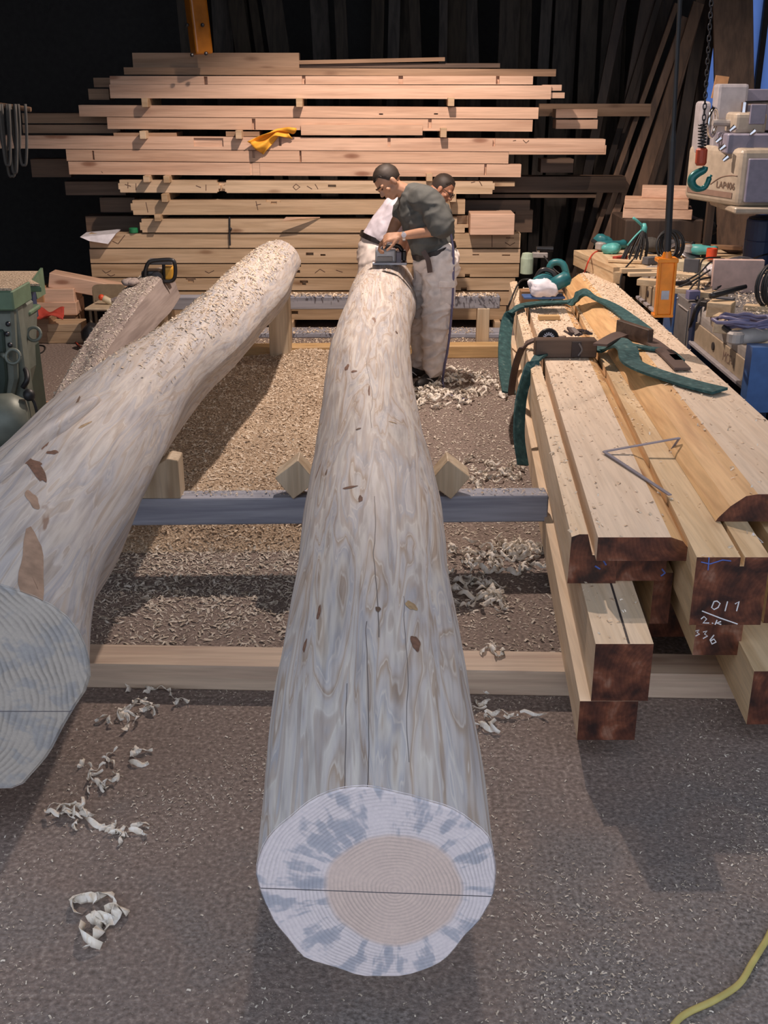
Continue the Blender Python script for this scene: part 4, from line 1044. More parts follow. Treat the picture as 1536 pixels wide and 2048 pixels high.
# ================================================================== things on the timber pile
def at_x(px, py, x):
    r = ray(px, py); t = x / r.x
    return Vector((x, r.y*t, CAMH + r.z*t))
def tp(px, py, z=0.648): return at_z(px, py, z)
def strap(name, spec, width, mat, label, cat='strap', thick=0.006, side=None, sub=5):
    pts = catmull([at_z(px, py, z) for px, py, z in spec], sub)
    n = len(pts)
    if side is None:
        # width runs horizontally across the strap on the level, along the pile where it hangs
        side = []
        for i in range(n):
            t = (pts[min(i+1,n-1)] - pts[max(i-1,0)]).normalized()
            side.append(Vector((0,1,0)) if abs(t.z) > 0.55 or abs(t.x) > 0.5 else Vector((0.35,0.94,0)))
    b = MB(); b.ribbon(pts, width, side, thick)
    return tag(b.build(name, mat), label, cat)
# slings: hanging loops down the log side of the pile and across its top
hang = [Vector((0.75,0.65,0))]
def mixed(n, k): return [Vector((0.75,0.65,0))]*k + [Vector((0,1,0))]*(n-k)
strap('webbing_sling', [(1018,786,0.30),(1010,735,0.38),(1010,676,0.50),(1018,634,0.60),(1034,617,0.655),(1062,608,0.662),(1100,605,0.662),(1140,603,0.668),(1154,594,0.72),(1170,588,0.765),(1196,598,0.755),(1225,612,0.75),(1255,634,0.75),(1290,662,0.752)], 0.085, 'webbing', 'teal webbing sling looped over the pile next to the circular saw', thick=0.012, side=mixed(66,18))
strap('webbing_sling', [(1046,930,0.20),(1038,870,0.33),(1042,800,0.48),(1056,748,0.60),(1076,716,0.655),(1096,700,0.662)], 0.07, 'webbing', 'teal webbing sling hanging down the pile in front of the dark wooden plane', thick=0.012, side=mixed(26,18))
strap('webbing_sling', [(1185,702,0.665),(1208,692,0.675),(1236,688,0.755),(1254,697,0.765),(1262,722,0.755),(1290,738,0.75),(1340,755,0.75),(1390,770,0.752),(1440,782,0.755)], 0.11, 'webbing', 'broad teal sling twisting across the slab beside the dark wooden plane', thick=0.012)
strap('webbing_sling', [(1240,684,0.752),(1262,690,0.752),(1300,697,0.75),(1335,702,0.75),(1360,722,0.75)], 0.05, 'webbing', 'narrow teal strap end lying along the broad teal sling', thick=0.012)
strap('leather_strap', [(1022,790,0.30),(1027,752,0.42),(1036,716,0.55),(1050,690,0.65),(1080,678,0.70),(1130,676,0.72)], 0.05, 'leather', 'brown strap hanging over the pile beneath the dark wooden plane', thick=0.012, side=mixed(26,15))
strap('canvas_strap', [(1200,690,0.755),(1225,676,0.76),(1250,668,0.755),(1290,676,0.75),(1330,704,0.75),(1365,738,0.75)], 0.08, 'leather', 'brown canvas strap lying behind the broad teal sling on the slab', thick=0.012)
# packing planks of dark wood with slotted irons (wooden hand planes)
def plane(name, pxl, pxr, pyb, z, h, dep, mat, label, slot):
    a, c = at_z(pxl, pyb, z), at_z(pxr, pyb, z)
    root = empty(name, ((a.x+c.x)/2, (a.y+c.y)/2, z), label, 'hand plane')
    u = (c-a); L = u.length; u.normalize(); w = Vector((-u.y,u.x,0)); R = Matrix((u, w, Vector((0,0,1)))).transposed()
    b = MB(); b.obox((a+c)/2 + w*dep/2 + Vector((0,0,h/2)), (L, dep, h), R); b.build('plane_body', mat, root, bevel=0.005)
    s = a + u*L*slot
    b = MB(); b.obox(s + Vector((0,0,h*0.5)) - w*0.002, (0.05, 0.012, h*0.86), R); b.build('slot', 'ink', root)
    b = MB(); b.tube(catmull([s+u*0.012+Vector((0,0,h*0.15))-w*0.01, s+u*0.03+Vector((0,0,h*0.5))-w*0.013, s+u*0.012+Vector((0,0,h*0.85))-w*0.01], 4), 0.005, 6); b.build('iron', 'grey_steel', root)
    return root, a, c, u, w
plane('hand_plane', 1070, 1193, 716, 0.645, 0.098, 0.085, 'plane_body', 'long dark wooden hand plane lying across the pile under the black wheel', 0.66)
plane('hand_plane', 1041, 1126, 607, 0.645, 0.085, 0.10, 'plane_body_warm', 'warm brown wooden hand plane lying across the pile under the circular saw', 0.66)
# black spoked wheel standing behind the near plane, with crumpled dark leather
c = at_z(1103, 676, 0.74); root = empty('spoked_wheel', (c.x, c.y+0.10, 0.645), 'black spoked wheel standing behind the dark wooden plane', 'wheel')
R = Euler((math.pi/2, 0, 0)).to_matrix()
b = MB(); b.lathe([(0.035,-0.012),(0.058,-0.014),(0.062,0),(0.058,0.014),(0.035,0.012)], (c.x, c.y+0.12, 0.708), R, 24); b.build('rim', 'black_plastic', root)
for k in range(9):
    g = k*math.pi/8
    b = MB(); b.obox((c.x+0.025*math.cos(g), c.y+0.103, 0.716+0.025*math.sin(g)), (0.016,0.006,0.006), (0,-g,0)); b.build('spoke', 'white_paper', root)
b = MB(); p = tp(1140, 676, 0.745)
for k in range(7): b.obox(p + Vector((0.018*k, 0.07+0.008*math.sin(k*2), 0.012+0.014*math.sin(k*1.1)**2)), (0.03,0.07,0.012), (0.3*math.sin(k), 0.5*math.cos(k*1.3), 0.2))
tag(b.build('leather_scrap', 'leather'), 'crumpled dark leather scrap on top of the dark wooden plane', 'leather scrap')
# pale stick
p = tp(1099, 641, 0.645)
b = MB(); b.obox(p+Vector((0,0.03,0.014)), (0.135,0.05,0.028), (0,0,0.02)); tag(b.build('pale_stick', 'sleeper_yellow', bevel=0.002), 'short yellow stick lying on the pile behind the black wheel', 'wood stick')
# dark batten standing on edge beside the slings
a, c = at_z(1236,668,0.74), at_z(1300,690,0.74)
b = MB(); u = (c-a).normalized(); w = Vector((-u.y,u.x,0)); b.obox((a+c)/2+Vector((0,0,0.04)), ((c-a).length,0.035,0.085), Matrix((u,w,Vector((0,0,1)))).transposed()); tag(b.build('batten', 'plane_body', bevel=0.003), 'dark batten lying on the bench-side slab among the teal slings', 'wood batten')
b = MB(); p = tp(1120,668,0.65)
# circular saw under a white cloth
c = tp(1085, 596, 0.735); root = empty('circular_saw', (c.x, c.y, 0.73), 'circular saw with blue sole resting on the warm brown plane', 'circular saw')
b = MB(); b.obox((c.x+0.01, c.y+0.04, 0.738), (0.27,0.12,0.014), (0,0,0.03)); b.build('sole', 'blue_paint', root, bevel=0.003)
b = MB(); b.lathe([(0.02,-0.03),(0.085,-0.03),(0.09,-0.015),(0.09,0.015),(0.085,0.03),(0.02,0.03)], (c.x+0.02, c.y+0.10, 0.79), R, 24); b.build('blade_guard', 'teal_plastic', root, smooth=False)
b = MB(); b.lathe([(0.02,0),(0.045,0.01),(0.048,0.11),(0.03,0.13)], (c.x+0.06, c.y+0.02, 0.81), Euler((0.2,1.1,0.4)).to_matrix(), 16); b.build('motor', 'teal_plastic', root, smooth=True)
b = MB(); b.tube(catmull([(c.x-0.04,c.y+0.12,0.83),(c.x,c.y+0.10,0.90),(c.x+0.07,c.y+0.09,0.89),(c.x+0.10,c.y+0.06,0.84)],5), 0.016, 8); b.build('handle', 'black_plastic', root, smooth=True)
def rag(c, r, sc, name, mat, label, seed=0, cat='cloth', amp=0.35):
    b = MB(); b.sphere(c, r, 28, sc=sc)
    for i, v in enumerate(b.v):
        d = v - Vector(c)
        n1 = mnoise.noise(d*(1.1/r)*1.0 + Vector((seed,0,0))); n2 = abs(mnoise.noise(d*(2.6/r) + Vector((0,seed,0))))
        nv = Vector(c) + d*(1 + amp*n1 - amp*0.9*n2)
        nv.z = max(nv.z, c[2]-r*sc[2]*0.92); b.v[i] = nv
    return tag(b.build(name, mat, smooth=True, clean=False), label, cat)
rag((c.x+0.00, c.y+0.01, 0.80), 0.085, (1.35,0.9,0.72), 'white_rag', 'white_cloth', 'crumpled white cloth draped over the circular saw', 3)
# pale green drill / trimmer behind it
p = tp(1056, 552, 0.645); root = empty('trim_router', (p.x, p.y+0.1, 0.645), 'pale green upright router beside the circular saw', 'power tool')
b = MB(); b.lathe([(0.035,0),(0.05,0.005),(0.05,0.12),(0.04,0.16),(0.02,0.165)], (p.x, p.y+0.1, 0.645), None, 16); b.build('body', 'pale_green', root, smooth=False)
b = MB(); b.box(p.x+0.04, p.x+0.16, p.y+0.08, p.y+0.14, 0.77, 0.81); b.build('arm', 'worn_steel', root, bevel=0.005)
b = MB(); b.tube([(p.x+0.07,p.y+0.11,0.84),(p.x+0.20,p.y+0.11,0.835)], [0.018,0.022], 10); b.build('grip', 'black_plastic', root)
b = MB(); b.tube([(p.x+0.09,p.y+0.11,0.80),(p.x+0.08,p.y+0.11,0.85)], 0.012, 8); b.build('stem', 'chrome', root)
p = tp(1130, 572, 0.645); root = empty('power_planer', (p.x, p.y, 0.645), 'small teal power tool with cable beside the white cloth on the pile', 'power tool')
b = MB(); b.box(p.x-0.06,p.x+0.04,p.y-0.02,p.y+0.05,0.646,0.70); b.build('foot', 'teal_plastic', root, bevel=0.008)
b = MB(); b.tube(catmull([(p.x-0.12,p.y+0.07,0.70),(p.x-0.10,p.y+0.06,0.80),(p.x-0.02,p.y+0.04,0.80),(p.x+0.02,p.y+0.02,0.69)],4), 0.026, 10); b.build('body', 'teal_plastic', root, smooth=True)
b = MB(); b.lathe([(0.012,0),(0.014,0.01),(0.01,0.05)], (p.x+0.0,p.y+0.0,0.70), None, 10); b.build('knob', 'black_plastic', root)
def cable(name, spec, r, mat, label, cat='cable', sub=5):
    b = MB(); b.tube(catmull([at_z(*s) if len(s) == 3 else Vector(s[:3]) for s in spec], sub), r, 6)
    return tag(b.build(name, mat, smooth=True), label, cat)
cable('power_cable', [(1088,512,0.80),(1110,540,0.72),(1140,560,0.66),(1165,570,0.655)], 0.006, 'black_rubber', 'black cable running from the router across the pile end')
cable('power_cable', [(1062,558,0.66),(1040,563,0.655),(1022,600,0.64),(1009,640,0.45),(1006,690,0.30),(1005,760,0.15)], 0.007, 'black_rubber', 'thin dark cable hanging over the log side of the pile end')
# folded steel square lying over the slabs
root = empty('carpenters_square', tuple(at_z(1210,903,0.648)), 'grey steel carpenter\'s square lying across the slabs of the pile', 'square')
def arm(p, q, w=0.015, t=0.004):
    p, q = Vector(p), Vector(q); b = MB(); b.ribbon([p, q], w, Vector((0,0,1)).cross(q-p), t); return b
pA, pB, pC = at_z(1208,903,0.652), at_z(1340,990,0.648), at_z(1359,876,0.700)
arm(pA, pB).build('long_arm', 'hose_grey', root)
arm(pA, pC).build('short_arm', 'hose_grey', root)
arm(pC, at_z(1344,898,0.64), 0.010).build('end_leg', 'hose_grey', root)

# ================================================================== hoist hook, pendant control, orange boom
HY = 5.9
def hp(px, py, y=HY): return at_y(px, py, y)
root = empty('chain_hook', tuple(hp(1402,372)), 'teal hoist hook hanging on a black chain before the cream machine', 'hoist hook')
hk = [hp(1411,333),hp(1408,340),hp(1396,346),hp(1386,354),hp(1383,364),hp(1388,374),hp(1398,378),hp(1409,375),hp(1415,366),hp(1418,358),hp(1423,350)]
hp_ = catmull(hk, 4); n = len(hp_)
b = MB(); b.tube(hp_, [0.014 + 0.009*math.sin(min(1, i/n*1.6)*math.pi)*(1 if i < n*0.75 else 0.6) if i < n-3 else 0.007 for i in range(n)], 10); b.build('hook', 'hook_teal', root, smooth=True)
b = MB(); q0, q1 = hp(1401,331), hp(1404,296)
b.tube([q0, q0+(q1-q0)*0.15, q1-(q1-q0)*0.1, q1], [0.022,0.030,0.030,0.022], 12); b.build('swivel_block', 'hook_red', root, smooth=False)
# spring around the chain above the block, then chain links up to the roof
b = MB(); s0, s1 = hp(1404,296), hp(1405,247); pts = []
for k in range(110):
    t = k/109; c = s0.lerp(s1, t); g = t*2*math.pi*8
    pts.append(c + Vector((0.020*math.cos(g), 0.020*math.sin(g), 0)))
b.tube(pts, 0.0035, 5); b.build('spring', 'dark_metal', root)
b = MB()
pts = []
for k in range(13):
    g = 2*math.pi*k/12; pts.append(Vector((0.0085*math.cos(g), 0, 0.017*math.sin(g))))
b.tube(pts, 0.0032, 5, cap=False)
link0 = None
e0, e1 = hp(1404,300), hp(1423,0); d = (e1-e0).normalized(); L = (ZC - e0.z)/d.z
k = 0; s = 0.0
while s < L:
    pos = e0 + d*s - wl(root)
    if link0 is None:
        bb = MB(); bb.v, bb.f, bb.m = [v + wl(root) for v in b.v], b.f, b.m
        link0 = bb.build('chain_link', 'dark_metal', root, smooth=True); o = link0
    else:
        o = link0.copy(); COL.objects.link(o); o.parent = root
    o.location = pos; o.rotation_euler = (0, math.atan2(d.x, d.z), (k % 2)*math.pi/2)
    s += 0.0265; k += 1
# second, slack run of chain behind
PY = 5.6
root = empty('pendant_control', tuple(at_y(1327,634,PY)), 'orange hoist pendant control hanging on a thick black cable over the bench', 'pendant control')
t0, t1 = at_y(1333,522,PY), at_y(1324,628,PY); ax = (t0-t1).normalized()
xs = Vector((0,1,0)).cross(ax).normalized(); ys = ax.cross(xs); Rp = Matrix((xs, ys, ax)).transposed()
L = (t0-t1).length; cm = (t0+t1)/2
b = MB(); b.obox(cm, (0.078, 0.06, L), Rp); b.build('body', 'orange_paint', root, bevel=0.006)
for s in (-1,1):
    b = MB(); b.obox(cm + xs*s*0.040 - ys*0.034, (0.012,0.018,L), Rp); b.build('side_rail', 'orange_paint', root, bevel=0.003)
b = MB(); b.obox(t0 + ax*0.006, (0.105,0.085,0.022), Rp); b.build('cap', 'orange_paint', root, bevel=0.004)
b = MB(); b.obox(t1 - ax*0.004, (0.10,0.075,0.016), Rp); b.build('foot_plate', 'orange_paint', root, bevel=0.003)
b = MB(); b.obox(cm - ax*L*0.12 - ys*0.0308, (0.040,0.002,0.045), Rp); b.build('rating_plate', 'steel', root)
b = MB(); b.tube([t0 + ax*0.01, t0 + ax*0.05], [0.030,0.018], 12); b.build('cable_gland', 'orange_paint', root)
c0, c1 = t0 + ax*0.03, at_y(1360,0,PY); dd = (c1-c0).normalized()
b = MB(); b.tube([c0, c0+dd*0.55, c0+dd*0.6, c0 + dd*((ZC-c0.z)/dd.z)], [0.019,0.017,0.011,0.010], 8); b.build('cable', 'black_rubber', root)
# orange square boom
BY = 9.42
p0, p1 = at_y(404,109,BY), at_y(391,0,BY); d = (p1-p0).normalized()
root = empty('orange_boom', tuple(p0), 'orange square steel boom with bolts hanging above the back stack', 'boom')
L = (ZC-p0.z)/d.z; xs = Vector((0,1,0)).cross(d).normalized(); ys = d.cross(xs); Rb = Matrix((xs, ys, d)).transposed() @ Euler((0,0,0.5)).to_matrix()
b = MB(); b.obox(p0 + d*L/2, (0.145,0.145,L), Rb); b.build('boom_tube', 'boom_orange', root, bevel=0.02, seg=3, smooth=False)
for px, py in ((374,50),(405,50),(384,110),(412,107)):
    q = at_y(px, py, BY-0.10); b = MB(); b.sphere(q, 0.016, 8); b.build('bolt', 'dark_metal', root)

# ================================================================== blue machine bench on the bench side
BX = 1.80
root = empty('blue_machine', (2.2, 6.2, 0), 'long blue steel machine with beige panels serving as a cluttered bench', 'machine')
def roll_beam(y0, y1, name, mat):
    # rounded steel edge of the bed
    b = MB(); prof = []
    for k in range(7):
        g = math.pi/2 + k*math.pi/2/6*1.0
        prof.append(Vector((BX+0.06+0.06*math.cos(g), y0, 0.80+0.065*math.sin(g))))
    prof += [Vector((BX, y0, 0.77)), Vector((BX+0.10, y0, 0.77)), Vector((BX+0.10, y0, 0.865))]
    b.prism(prof, (0,y0,0), (0,y1,0)); return b.build(name, mat, root)
roll_beam(5.14, 6.20, 'bed_edge', 'worn_steel'); roll_beam(6.95, 7.62, 'bed_edge', 'worn_steel')
for y0, y1 in ((5.14,6.20),(6.95,7.62)):
    b = MB(); b.box(BX-0.006, BX+0.02, y0, y1, 0.655, 0.768); pn = b.build('side_panel', 'beige_panel', root, bevel=0.003)
    b = MB(); b.box(BX-0.03, BX+0.05, y0, y1, 0.635, 0.656); b.build('lower_rail', 'pale_grey_paint', root, bevel=0.004)
    ym = y0 + (y1-y0)*0.62
    b = MB(); b.lathe([(0.0,0),(0.022,0),(0.022,0.006),(0,0.006)], (BX-0.012, ym, 0.715), Euler((0,math.pi/2,0)).to_matrix(), 14); b.build('oval_hole', 'ink', root)
b = MB(); b.box(BX+0.1, 2.75, 5.14, 7.62, 0.60, 0.85); b.build('bed', 'grey_steel', root, bevel=0.01)
# near blue end casting with slots
b = beam_grid(BX-0.05, BX+0.9, 0.56, 0.88, 5.05, 0.09, [(BX+0.10,BX+0.16,0.60,0.70,0.05),(BX+0.10,BX+0.16,0.74,0.84,0.05),(BX+0.26,BX+0.34,0.60,0.84,0.05),(BX+0.5,BX+0.7,0.60,0.84,0.05)])
b.build('end_casting', 'blue_paint', root)
b = MB(); b.box(BX-0.02, BX+0.03, 6.62, 6.86, 0.58, 0.86); b.build('blue_upright', 'blue_paint', root, bevel=0.006)
b = MB(); b.box(BX-0.02, BX+0.03, 6.18, 6.26, 0.2, 0.86); b.build('blue_upright', 'blue_dark', root, bevel=0.006)
b = MB(); b.box(BX-0.01, BX+0.04, 6.26, 6.62, 0.55, 0.855); cp = b.build('cover_panel', 'grey_steel', root, bevel=0.004)
b = MB(); pts = [(BX-0.014,6.33,0.60),(BX-0.014,6.33,0.80),(BX-0.014,6.55,0.80)]; b.tube(pts, 0.005, 5); b.build('panel_seam', 'worn_steel', cp)
for y, z in ((6.29,0.59),(6.29,0.83),(6.59,0.59),(6.59,0.83),(6.22,0.62),(6.22,0.80)):
    b = MB(); b.sphere((BX-0.013,y,z), 0.008, 8); b.build('bolt', 'chrome', root)
for x, y in ((BX+0.08,5.3),(BX+0.08,6.3),(BX+0.08,7.4),(2.6,5.3),(2.6,7.4)):
    b = MB(); b.box(x-0.05, x+0.05, y-0.05, y+0.05, 0, 0.61); b.build('leg', 'blue_dark', root)
for z in (0.12, 0.30): 
    b = MB(); b.box(BX+0.05, 2.65, 5.2, 7.5, z, z+0.02); b.build('shelf', 'blue_dark', root)
def text_mesh(name, txt, size, origin, right, up, mat, parent, ext=0.0006):
    cu = bpy.data.curves.new(name, 'FONT'); cu.body = txt; cu.size = size; cu.extrude = ext
    ob = bpy.data.objects.new(name, cu); COL.objects.link(ob)
    dg = bpy.context.evaluated_depsgraph_get(); me = bpy.data.meshes.new_from_object(ob.evaluated_get(dg))
    bpy.data.objects.remove(ob)
    right, up = Vector(right).normalized(), Vector(up).normalized(); nrm = right.cross(up)
    Rm = Matrix((right, up, nrm)).transposed().to_4x4(); Rm.translation = Vector(origin) - wl(parent)
    me.transform(Rm); me.materials.clear(); me.materials.append(M[mat])
    o = bpy.data.objects.new(name, me); COL.objects.link(o); o.parent = parent; return o
text_mesh('lettering', 'MCF-1', 0.075, (BX-0.0068, 5.62, 0.685), (0,-1,0), (0,0,1), 'stripe_brown', root)
# brush roller and junk on the bed's far half: wooden bench end
rb = empty('wooden_bench', (1.75, 8.0, 0), 'rough wooden bench end with a thick edge beam, beyond the blue machine', 'bench')
b = MB(); e0 = at_z(1226,548,0.80); e1 = at_z(1147,512,0.80)
b.prism([e0, e0+Vector((0.16,0.04,0)), Vector((1.80,7.64,0.80)), Vector((2.9,7.64,0.80)), Vector((2.9,8.5,0.80)), e1+Vector((0.3,0.07,0)), e1], (0,0,0), (0,0,0.045)); b.build('bench_top', 'offcut_y', rb)
b = MB(); b.prism([e0+Vector((0,0,-0.07)), e0+Vector((0.06,0,-0.07)), e1+Vector((0.06,0,-0.07)), e1+Vector((0,0,-0.07))], (0,0,0), (0,0,0.085)); b.build('edge_beam', 'offcut_y', rb, bevel=0.004)
for q in (e0+Vector((0.05,0.05,0)), e1+Vector((0.1,-0.05,0)), e0+Vector((0.65,0.1,0)), e1+Vector((0.8,-0.05,0))):
    b = MB(); b.box(q.x-0.04,q.x+0.04,q.y-0.04,q.y+0.04,0,0.78); b.build('leg', 'dark_board', rb)
b = MB(); b.prism([e0+Vector((0.03,0.02,-0.6)), e0+Vector((0.05,0.02,-0.6)), e1+Vector((0.05,0,-0.6)), e1+Vector((0.03,0,-0.6))], (0,0,0), (0,0,0.52)); b.build('side_panel', 'dark_board', rb)

# ------------------------------------------------------------------ cream machine behind the bench
A = Vector((2.275, 7.2, 1.30)); Bf = Vector((2.07, 7.76, 1.30)); 
root = empty('cream_machine', (2.7, 7.5, 0), 'cream woodworking machine head with lilac door behind the bench', 'machine')
w = Vector((0.85,0.10,0)); prof = [A, A+w, Bf+w, Bf]
b = MB(); b.prism(prof, (0,0,0), (0,0,0.36)); body = b.build('cabinet', 'cream_paint', root, bevel=0.05, seg=4, smooth=False)
ud = (Bf-A).normalized(); nl = Vector((-ud.y, ud.x, 0))
nl = -nl if nl.x > 0 else nl
def onL(s, z): return A + ud*s + Vector((0,0,z)) + nl*0.002
b = MB(); b.add([onL(0.06,0.05), onL(0.55,0.05), onL(0.55,0.085), onL(0.06,0.085)], [(0,1,2,3)]); b.v += [v + nl*0.003 for v in b.v]; b.f += [(7,6,5,4),(0,1,5,4),(1,2,6,5),(2,3,7,6),(3,0,4,7)]; b.m += [0]*5
b.build('stripe', 'stripe_brown', root)
b = MB(); b.tube(catmull([onL(0.30,0.12), onL(0.20,0.17), onL(0.10,0.19), onL(0.03,0.192)],5), 0.003, 5); b.build('pinstripe', 'stripe_brown', root)
text_mesh('lettering', 'LAP406', 0.062, onL(0.235,0.105)+nl*0.002, -ud, (0,0,1), 'ink_soft', root)
b = MB(); b.box(A.x+0.04, A.x+0.8, A.y-0.015, A.y+0.02, 1.33, 1.60); dr = b.build('door', 'lilac_paint', root, bevel=0.006)
for z in (1.36, 1.55):
    b = MB(); b.box(A.x+0.20,A.x+0.25,A.y-0.03,A.y-0.012,z-0.03,z+0.03); b.build('hinge', 'chrome', dr, bevel=0.003)
b = MB(); b.box(A.x+0.24, A.x+0.5, A.y-0.022, A.y-0.005, 1.34, 1.50); b.build('switch_plate', 'pale_grey_paint', dr, bevel=0.003)
b = MB(); b.box(A.x-0.02, A.x+0.85, A.y-0.03, A.y+0.55, 1.26, 1.302); b.build('base_tray', 'cream_paint', root, bevel=0.01)
# upright white guard, handwheel, motor housings, lever, grey trays
q0, q1 = at_y(1384,330,7.7), at_y(1412,202,7.7)
b = MB(); b.box(q0.x, q1.x+0.02, 7.62, 7.78, 1.60, q1.z); b.build('guard_plate', 'pale_grey_paint', root, bevel=0.03, seg=3)
hc = at_y(1425,245,7.45)
b = MB(); pts = [hc + Vector((0.075*math.cos(g)*0.5, 0.075*math.cos(g)*0.6, 0.085*math.sin(g))) for g in [2*math.pi*k/24 for k in range(25)]]
b.tube(pts, 0.013, 8, cap=False); b.build('handwheel', 'chrome', root, smooth=True)
b = MB(); b.tube([hc, hc+Vector((0.30,0.02,-0.01))], 0.022, 10); b.build('shaft', 'worn_steel', root)
a0, a1 = at_y(1463,300,7.35), at_y(1530,232,7.35)
b = MB(); b.box(a0.x, a1.x+0.02, 7.35, 7.60, 1.74, a1.z+0.02); b.build('motor_housing', 'cream_paint', root, bevel=0.03, seg=3)
b = MB(); b.box(a0.x+0.09, a0.x+0.19, 7.335, 7.352, 1.80, 1.92); b.build('housing_window', 'lilac_paint', root, bevel=0.004)
b = MB(); b.box(a0.x-0.05, a0.x+0.25, 7.30, 7.55, 1.62, 1.745); b.build('slide_block', 'lilac_paint', root, bevel=0.01)
a0, a1 = at_y(1452,218,7.7), at_y(1532,178,7.7)
b = MB(); b.box(a0.x, a1.x+0.3, 7.66, 7.70, 1.75, a1.z); b.build('back_plate', 'lilac_paint', root, bevel=0.005)
a0 = at_y(1432,228,7.55); b = MB(); b.box(a0.x, a0.x+0.20, 7.55, 7.68, 1.62, 2.04); b.build('side_housing', 'pale_grey_paint', root, bevel=0.02, seg=2)
l0 = at_y(1500,222,7.3); b = MB(); b.tube([(l0.x,7.42,1.85),(l0.x,7.42,l0.z+0.05)], 0.022, 8); b.tube([(l0.x,7.42,l0.z+0.045),(l0.x+0.3,7.40,l0.z+0.055)], 0.012, 8); b.build('lever', 'chrome', root)
for px, py in ((1432,285),(1440,300),(1460,262),(1500,270),(1446,322)):
    q = at_y(px, py, 7.28); b = MB(); b.tube([q, q+Vector((0.03,0.0,0.025))], [0.012,0.018], 8); b.build('knob', 'chrome', root)
b = MB(); b.box(2.93, 3.12, 7.25, 7.85, 0, 1.27); b.build('pedestal', 'blue_dark', root, bevel=0.01)
b = MB(); q = at_y(1440,175,8.1); b.obox(q, (0.09,0.02,0.15), (0,0.12,0)); tag(b.build('card_sign', 'brown_card'), 'orange-brown card fixed up behind the cream machine', 'card')
# support under the card: upright post
b = MB(); b.box(q.x+0.01, q.x+0.06, 8.11, 8.16, 0, q.z+0.06); tag(b.build('wall_post', 'dark_board'), 'thin dark post carrying the orange-brown card', 'post')

# ------------------------------------------------------------------ clutter on the bench (z of the bed 0.85)
def onb(px, py, z=0.85): return at_z(px, py, z)
def off(px, py, size, rot, label=None, z=0.85, mat='offcut', group='offcuts on the blue machine bench', name='offcut', cat='offcut'):
    p = onb(px, py, z); b = MB(); b.obox((0,0,0), size, rot); mz = min(v.z for v in b.v)
    b.v = [v + Vector((p.x, p.y, z - mz)) for v in b.v]
    return tag(b.build(name, mat, bevel=0.003), label or 'pale wood offcut lying among the tools on the blue machine', cat, group if not label else None)
OL = ['long thin offcut slat pointing at the top of the orange pendant','second thin slat beside the orange pendant, nearly parallel','pale offcut just behind the orange pendant','pale plank piece beside the black loose cables','offcut lying under the long pale yellow box','small offcut between the cables and the plastic bag','chunky offcut in front of the plastic bag','thin offcut slat crossing under the cables','square pale block under the black handle','thick offcut under the violet hose coil','second thick offcut under the violet hose coil, nearer the steel edge','thin offcut behind the violet hose coil','thin slat beside the long pale yellow box','thin slat under the plastic bag','thin slat at the foot of the cord bundle','thick offcut at the blue end casting']
for kk, (px, py, sz, rz) in enumerate([(1290,545,(0.34,0.05,0.03),0.05),(1300,552,(0.30,0.04,0.025),0.12),(1310,572,(0.22,0.07,0.04),-0.5),(1350,585,(0.25,0.08,0.035),-0.55),(1380,560,(0.28,0.06,0.04),-0.6),
                       (1395,580,(0.18,0.05,0.02),-0.4),(1425,600,(0.16,0.09,0.05),-0.45),(1375,570,(0.2,0.05,0.02),-0.2),(1440,632,(0.13,0.12,0.08),-0.5),(1470,655,(0.22,0.10,0.06),-0.6),
                       (1475,668,(0.24,0.07,0.07),-0.55),(1525,622,(0.2,0.06,0.03),-0.5),(1345,548,(0.3,0.05,0.02),-0.45),(1420,570,(0.2,0.05,0.02),-0.7),(1250,525,(0.24,0.05,0.02),-0.3),(1530,690,(0.2,0.1,0.08),-0.4)]):
    off(px, py, sz, (0,0,rz), OL[kk])
off(1385,545,(0.42,0.11,0.075),(0,0,-0.62),'long pale yellow box lying diagonally on the bench', mat='box_beige', name='long_box', cat='box')
off(1470,585,(0.30,0.045,0.20),(0.0,0,-0.08),'pinkish board standing on edge in front of the coiled black cable', mat='pink_board', name='edge_board', cat='board')
off(1415,497,(0.50,0.05,0.03),(0,0,-0.35),'grey-brown batten lying along the far side of the bench', mat='plane_body_warm', name='batten', cat='wood batten', z=0.88)
# block stack beyond the pendant cable
for k, (px0,px1,pya,pyb,dd) in enumerate([(1255,1392,418,438,0),(1258,1385,400,418,0),(1300,1396,380,400,0.12)]):
    a, c = at_y(px0, pyb, 8.6), at_y(px1, pya, 8.6)
    b = MB(); b.obox(((a.x+c.x)/2, 8.75+dd, (a.z+c.z)/2), (c.x-a.x, 0.32, abs(c.z-a.z)), (0,0,-0.22)); tag(b.build('squared_block', 'pine_pink', bevel=0.004), 'pinkish squared block, %s of the three stacked behind the bench' % ('lowest','middle','topmost')[k], 'wood block')
zb = at_y(1300,438,8.6).z
b = MB(); a = at_y(1262,438,8.6); c = at_y(1392,438,8.6); b.box(a.x-0.05, c.x+0.05, 8.55, 9.1, 0, zb); tag(b.build('dark_chest', 'dark_board', bevel=0.01), 'dark wooden chest carrying the stacked pinkish blocks', 'chest')
